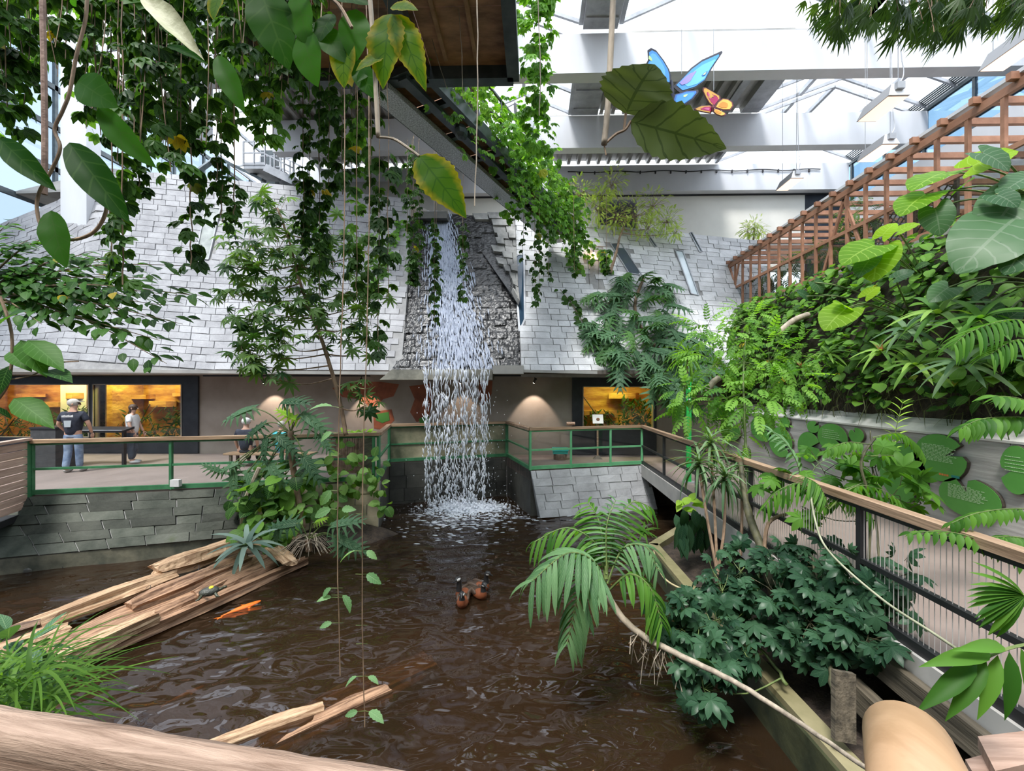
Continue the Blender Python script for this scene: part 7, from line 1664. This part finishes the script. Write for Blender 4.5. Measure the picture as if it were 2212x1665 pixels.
for b, e, w, m_ in (((560, -30), (612, 125), .75, G_BIGD), ((640, -20), (655, 85), .75, G_BIGD), ((655, 65), (672, 172), .8, G_BIGD), ((720, 30), (680, 80), .9, G_BIGD), ((745, 80), (735, 175), .75, G_BIG), ((770, 20), (760, 120), .8, G_BIGD), ((800, 150), (770, 170), .6, G_BIGD), ((470, 120), (515, 225), .5, G_BIGD), ((700, -20), (790, -10), .8, G_BIGD), ((770, 130), (800, 200), .7, G_BIGD), ((480, -20), (450, 30), .9, G_BIG), ((690, 60), (740, 120), .8, G_BIGD)):
    bigleaf(t, b, e, 1.85, 1.8, m_, t_leaf(12, pw(.33, .85, .8), .12, .15, half=2, wave=.03), 'oblong_leaf', (R.uniform(-.3, .3), -1, .2), w)
t = thing('twisted_liana', at(190, -20, 2.2), 'looping twisted liana with long pointed leaves', 'vine')
MB().tube(smooth_path([at(x, y, 2.2) for x, y in ((188, -30), (185, 40), (165, 120), (150, 200), (135, 240), (118, 280), (130, 320), (110, 370), (85, 415), (80, 455), (95, 495), (145, 518), (200, 503), (228, 460), (225, 420), (205, 385))], 6), .0085, 6).build('stem', B_STEM, t, smooth=True)
MB().tube(smooth_path([at(91, -30, 2.3), at(95, 150, 2.3), at(97, 300, 2.3), at(96, 420, 2.3)], 6), .014, 7).build('straight_stem', surf('red_stem', (.15, .09, .07), (.28, .18, .14), 12, .7, .2), t)
for b, e, w in (((150, 308), (255, 455), .5), ((212, 232), (305, 345), .45), ((110, 455), (125, 565), .62), ((0, 300), (90, 390), .45), ((168, 175), (230, 215), .9), ((165, 15), (150, -30), .8), ((360, 100), (434, 118), .25)): bigleaf(t, b, e, 2.2, 2.1, G_BIGD, t_leaf(12, pw(.30, .85, .8), .14, .15, half=2, wave=.03), 'pointed_leaf', (R.uniform(-.4, .4), -1, .2), w)
m_ = t_leaf(10, pw(.13, .8), .8, .1, half=1, wave=.1); link('withered_leaf', t_mesh('withered_blade', m_, surf('withered', (.30, .30, .17), (.45, .46, .30), 6, .6, .2)), t, fr(at(305, -10, 2.2), at(437, 118, 2.2) - at(305, -10, 2.2), V(.3, -1, .3), (at(437, 118, 2.2) - at(305, -10, 2.2)).length))['label'] = 'pale withered curled leaf'
link('yellow_leaf', t_mesh('yellow_blade', T_OVAL, surf('yellow_leaf', (.55, .38, .05), (.66, .5, .10), 6, .6, .1)), LLV, fr(at(742, 140, 1.9), at(758, 178, 1.9) - at(742, 140, 1.9), V(.2, -1, .2), .10, .13))['label'] = 'small yellow fading leaf'
# bamboo sprays at the top right
t = thing('bamboo_sprays', at(2000, -60, 3.2), 'bamboo twigs with narrow drooping leaves under the skylight', 'plant')
br = MB(); Ms = []
for k in range(44):
    x = R.uniform(1770, 2230); yb = np.interp(x, [1770, 1830, 1900, 1980, 2060, 2120, 2230], [35, 70, 60, 75, 60, 35, 10]) * R.uniform(.3, 1.05); Y = R.uniform(2.8, 3.6)
    a, b = at(x + R.uniform(-60, 60), -90, Y), at(x, yb, Y); P = smooth_path([a, a.lerp(b, .6) + rv(.04), b], 4); br.tube(P, .003, 3)
    for i in range(5):
        p, d = poly_at(P, lerp(.45, 1, i / 4)); Ms.append(fr(p, d + V(R.uniform(-.9, .9), R.uniform(-.6, .6), -.3), V(R.uniform(-.5, .5), -1, .4), R.uniform(.16, .26)))
br.build('twigs', B_STEM, t, kind='stuff'); leaves(t, Ms, T_BAM, G_BAMB, 'bamboo_leaf', 300)

# ------------------------------------------------------------------ small trees on the terrace above the slope
clump('cloud_tree', 'small tree with feathery yellow-green cloud crowns on the slope top', 'tree', [(1320, 395, 32, 15.6), (1255, 415, 30, 15.4), (1300, 425, 25, 15.5, .7), (1370, 460, 42, 15.5), (1410, 440, 35, 15.7), (1440, 475, 30, 15.6), (1330, 470, 32, 15.4), (1290, 450, 28, 15.4, .8), (1400, 490, 25, 15.4, .7), (1460, 500, 15, 15.4, .4)], T_FEATH, G_FEATH, 'feathery_leaf', .17, 150, 280,
      trunk=[at(1318, 590, 14.6), at(1330, 550, 14.9), at(1340, 510, 15.2), at(1355, 470, 15.5)], tr=.06, smat=B_STEM, out=1, down=.1, sizej=.3)
clump('potted_sapling', 'small round-crowned tree at the far end of the slope top', 'tree', [(1628, 490, 22, 16.8), (1615, 498, 16, 16.8, .7), (1640, 500, 16, 16.8, .7)], T_FEATH, G_FEATH, 'feathery_leaf', .17, 80, 120, trunk=[at(1628, 520, 16.8), at(1628, 490, 16.8)], tr=.03, out=1, down=.1)
clump('pergola_shrub', 'leafy shrubs growing behind the pergola posts', 'shrub', [(1760, 560, 35, 12.5), (1800, 540, 35, 11.5), (1700, 590, 30, 13.5), (1860, 470, 40, 10.5), (1660, 600, 25, 14, .7)], T_FEATH, G_TREE, 'tree_feather', .3, 45, 150)
# ------------------------------------------------------------------ plants by the water
t = thing('grass_clump', atz(60, 1560, -.4), 'clump of arching green grass blades beside the near railing', 'grass')
me = lm(T_BLADE, G_GRASS, 'grass_blade')
for i in range(240):
    p = at(R.uniform(-60, 110), R.uniform(1440, 1580), R.uniform(2.1, 2.9)); an = R.uniform(0, 6.28)
    link('blade', me, t, fr(p, V(math.cos(an) * .8 + .35, math.sin(an) * .5, R.uniform(.5, 1.1)), V(-math.cos(an) - .4, -math.sin(an), .6), R.uniform(.3, .5), R.uniform(.3, .55)))
clump('dark_leaf_plant', 'broad-leaved plant with pale edges beside the grass clump', 'plant', [(60, 1420, 45, 2.9), (20, 1400, 40, 3.0), (110, 1440, 30, 2.9, .6), (0, 1480, 50, 2.7)], T_OVAL, G_PHIL, 'oval_leaf_blue', .18, 18, 80)
bromel('grey bromeliad with arching strap leaves sitting on the logs', 535, 1180, 0, .62, G_GREYB, False, 'grey bromeliads', 7.2, 'b', (0, -.2, 1))
bromel('small dark bromeliad beside the pale kerb corner in the water', 1390, 1150, 0, .32, G_PALMG, False, 'pond-edge rosettes', 8.6, 'a', (0, -.2, 1))
Ms = []
for i in range(60):
    p = V(ORG[TROUGH.name].x + R.uniform(-.45, .4), R.uniform(10.4, 10.9), .9 + R.random() * .08)
    Ms.append(fr(p, rv(1) + V(0, 0, .4), V(0, -.4, 1) + rv(.4), R.uniform(.10, .18)))
leaves(TROUGH, Ms, T_HEART, G_YOUNG, 'heart_leaf_y', 80)

# low plants inside the terrariums
for (wt, x0, x1, z0, z1) in TERR:
    Ms = []
    for i in range(int(240 * (x1 - x0))):
        h = R.random() ** 2 * (z1 - z0) * .62; p = V(R.uniform(x0 - .2, x1 + .2), YB + R.uniform(.35, 1.0), z0 - .3 + h)
        if R.random() < .35: p.x = lerp(x0, x1, R.choice((.7, .85, .95)) + R.uniform(-.06, .06)); p.z = z0 + R.random() * .9
        Ms.append(np.array(fr(p, rv(1) + V(0, 0, .5), V(0, -.8, .6) + rv(.4), R.uniform(.12, .3))))
    scatter('foliage', T_LANCE, Ms, G_VINE, wt, kind='stuff')
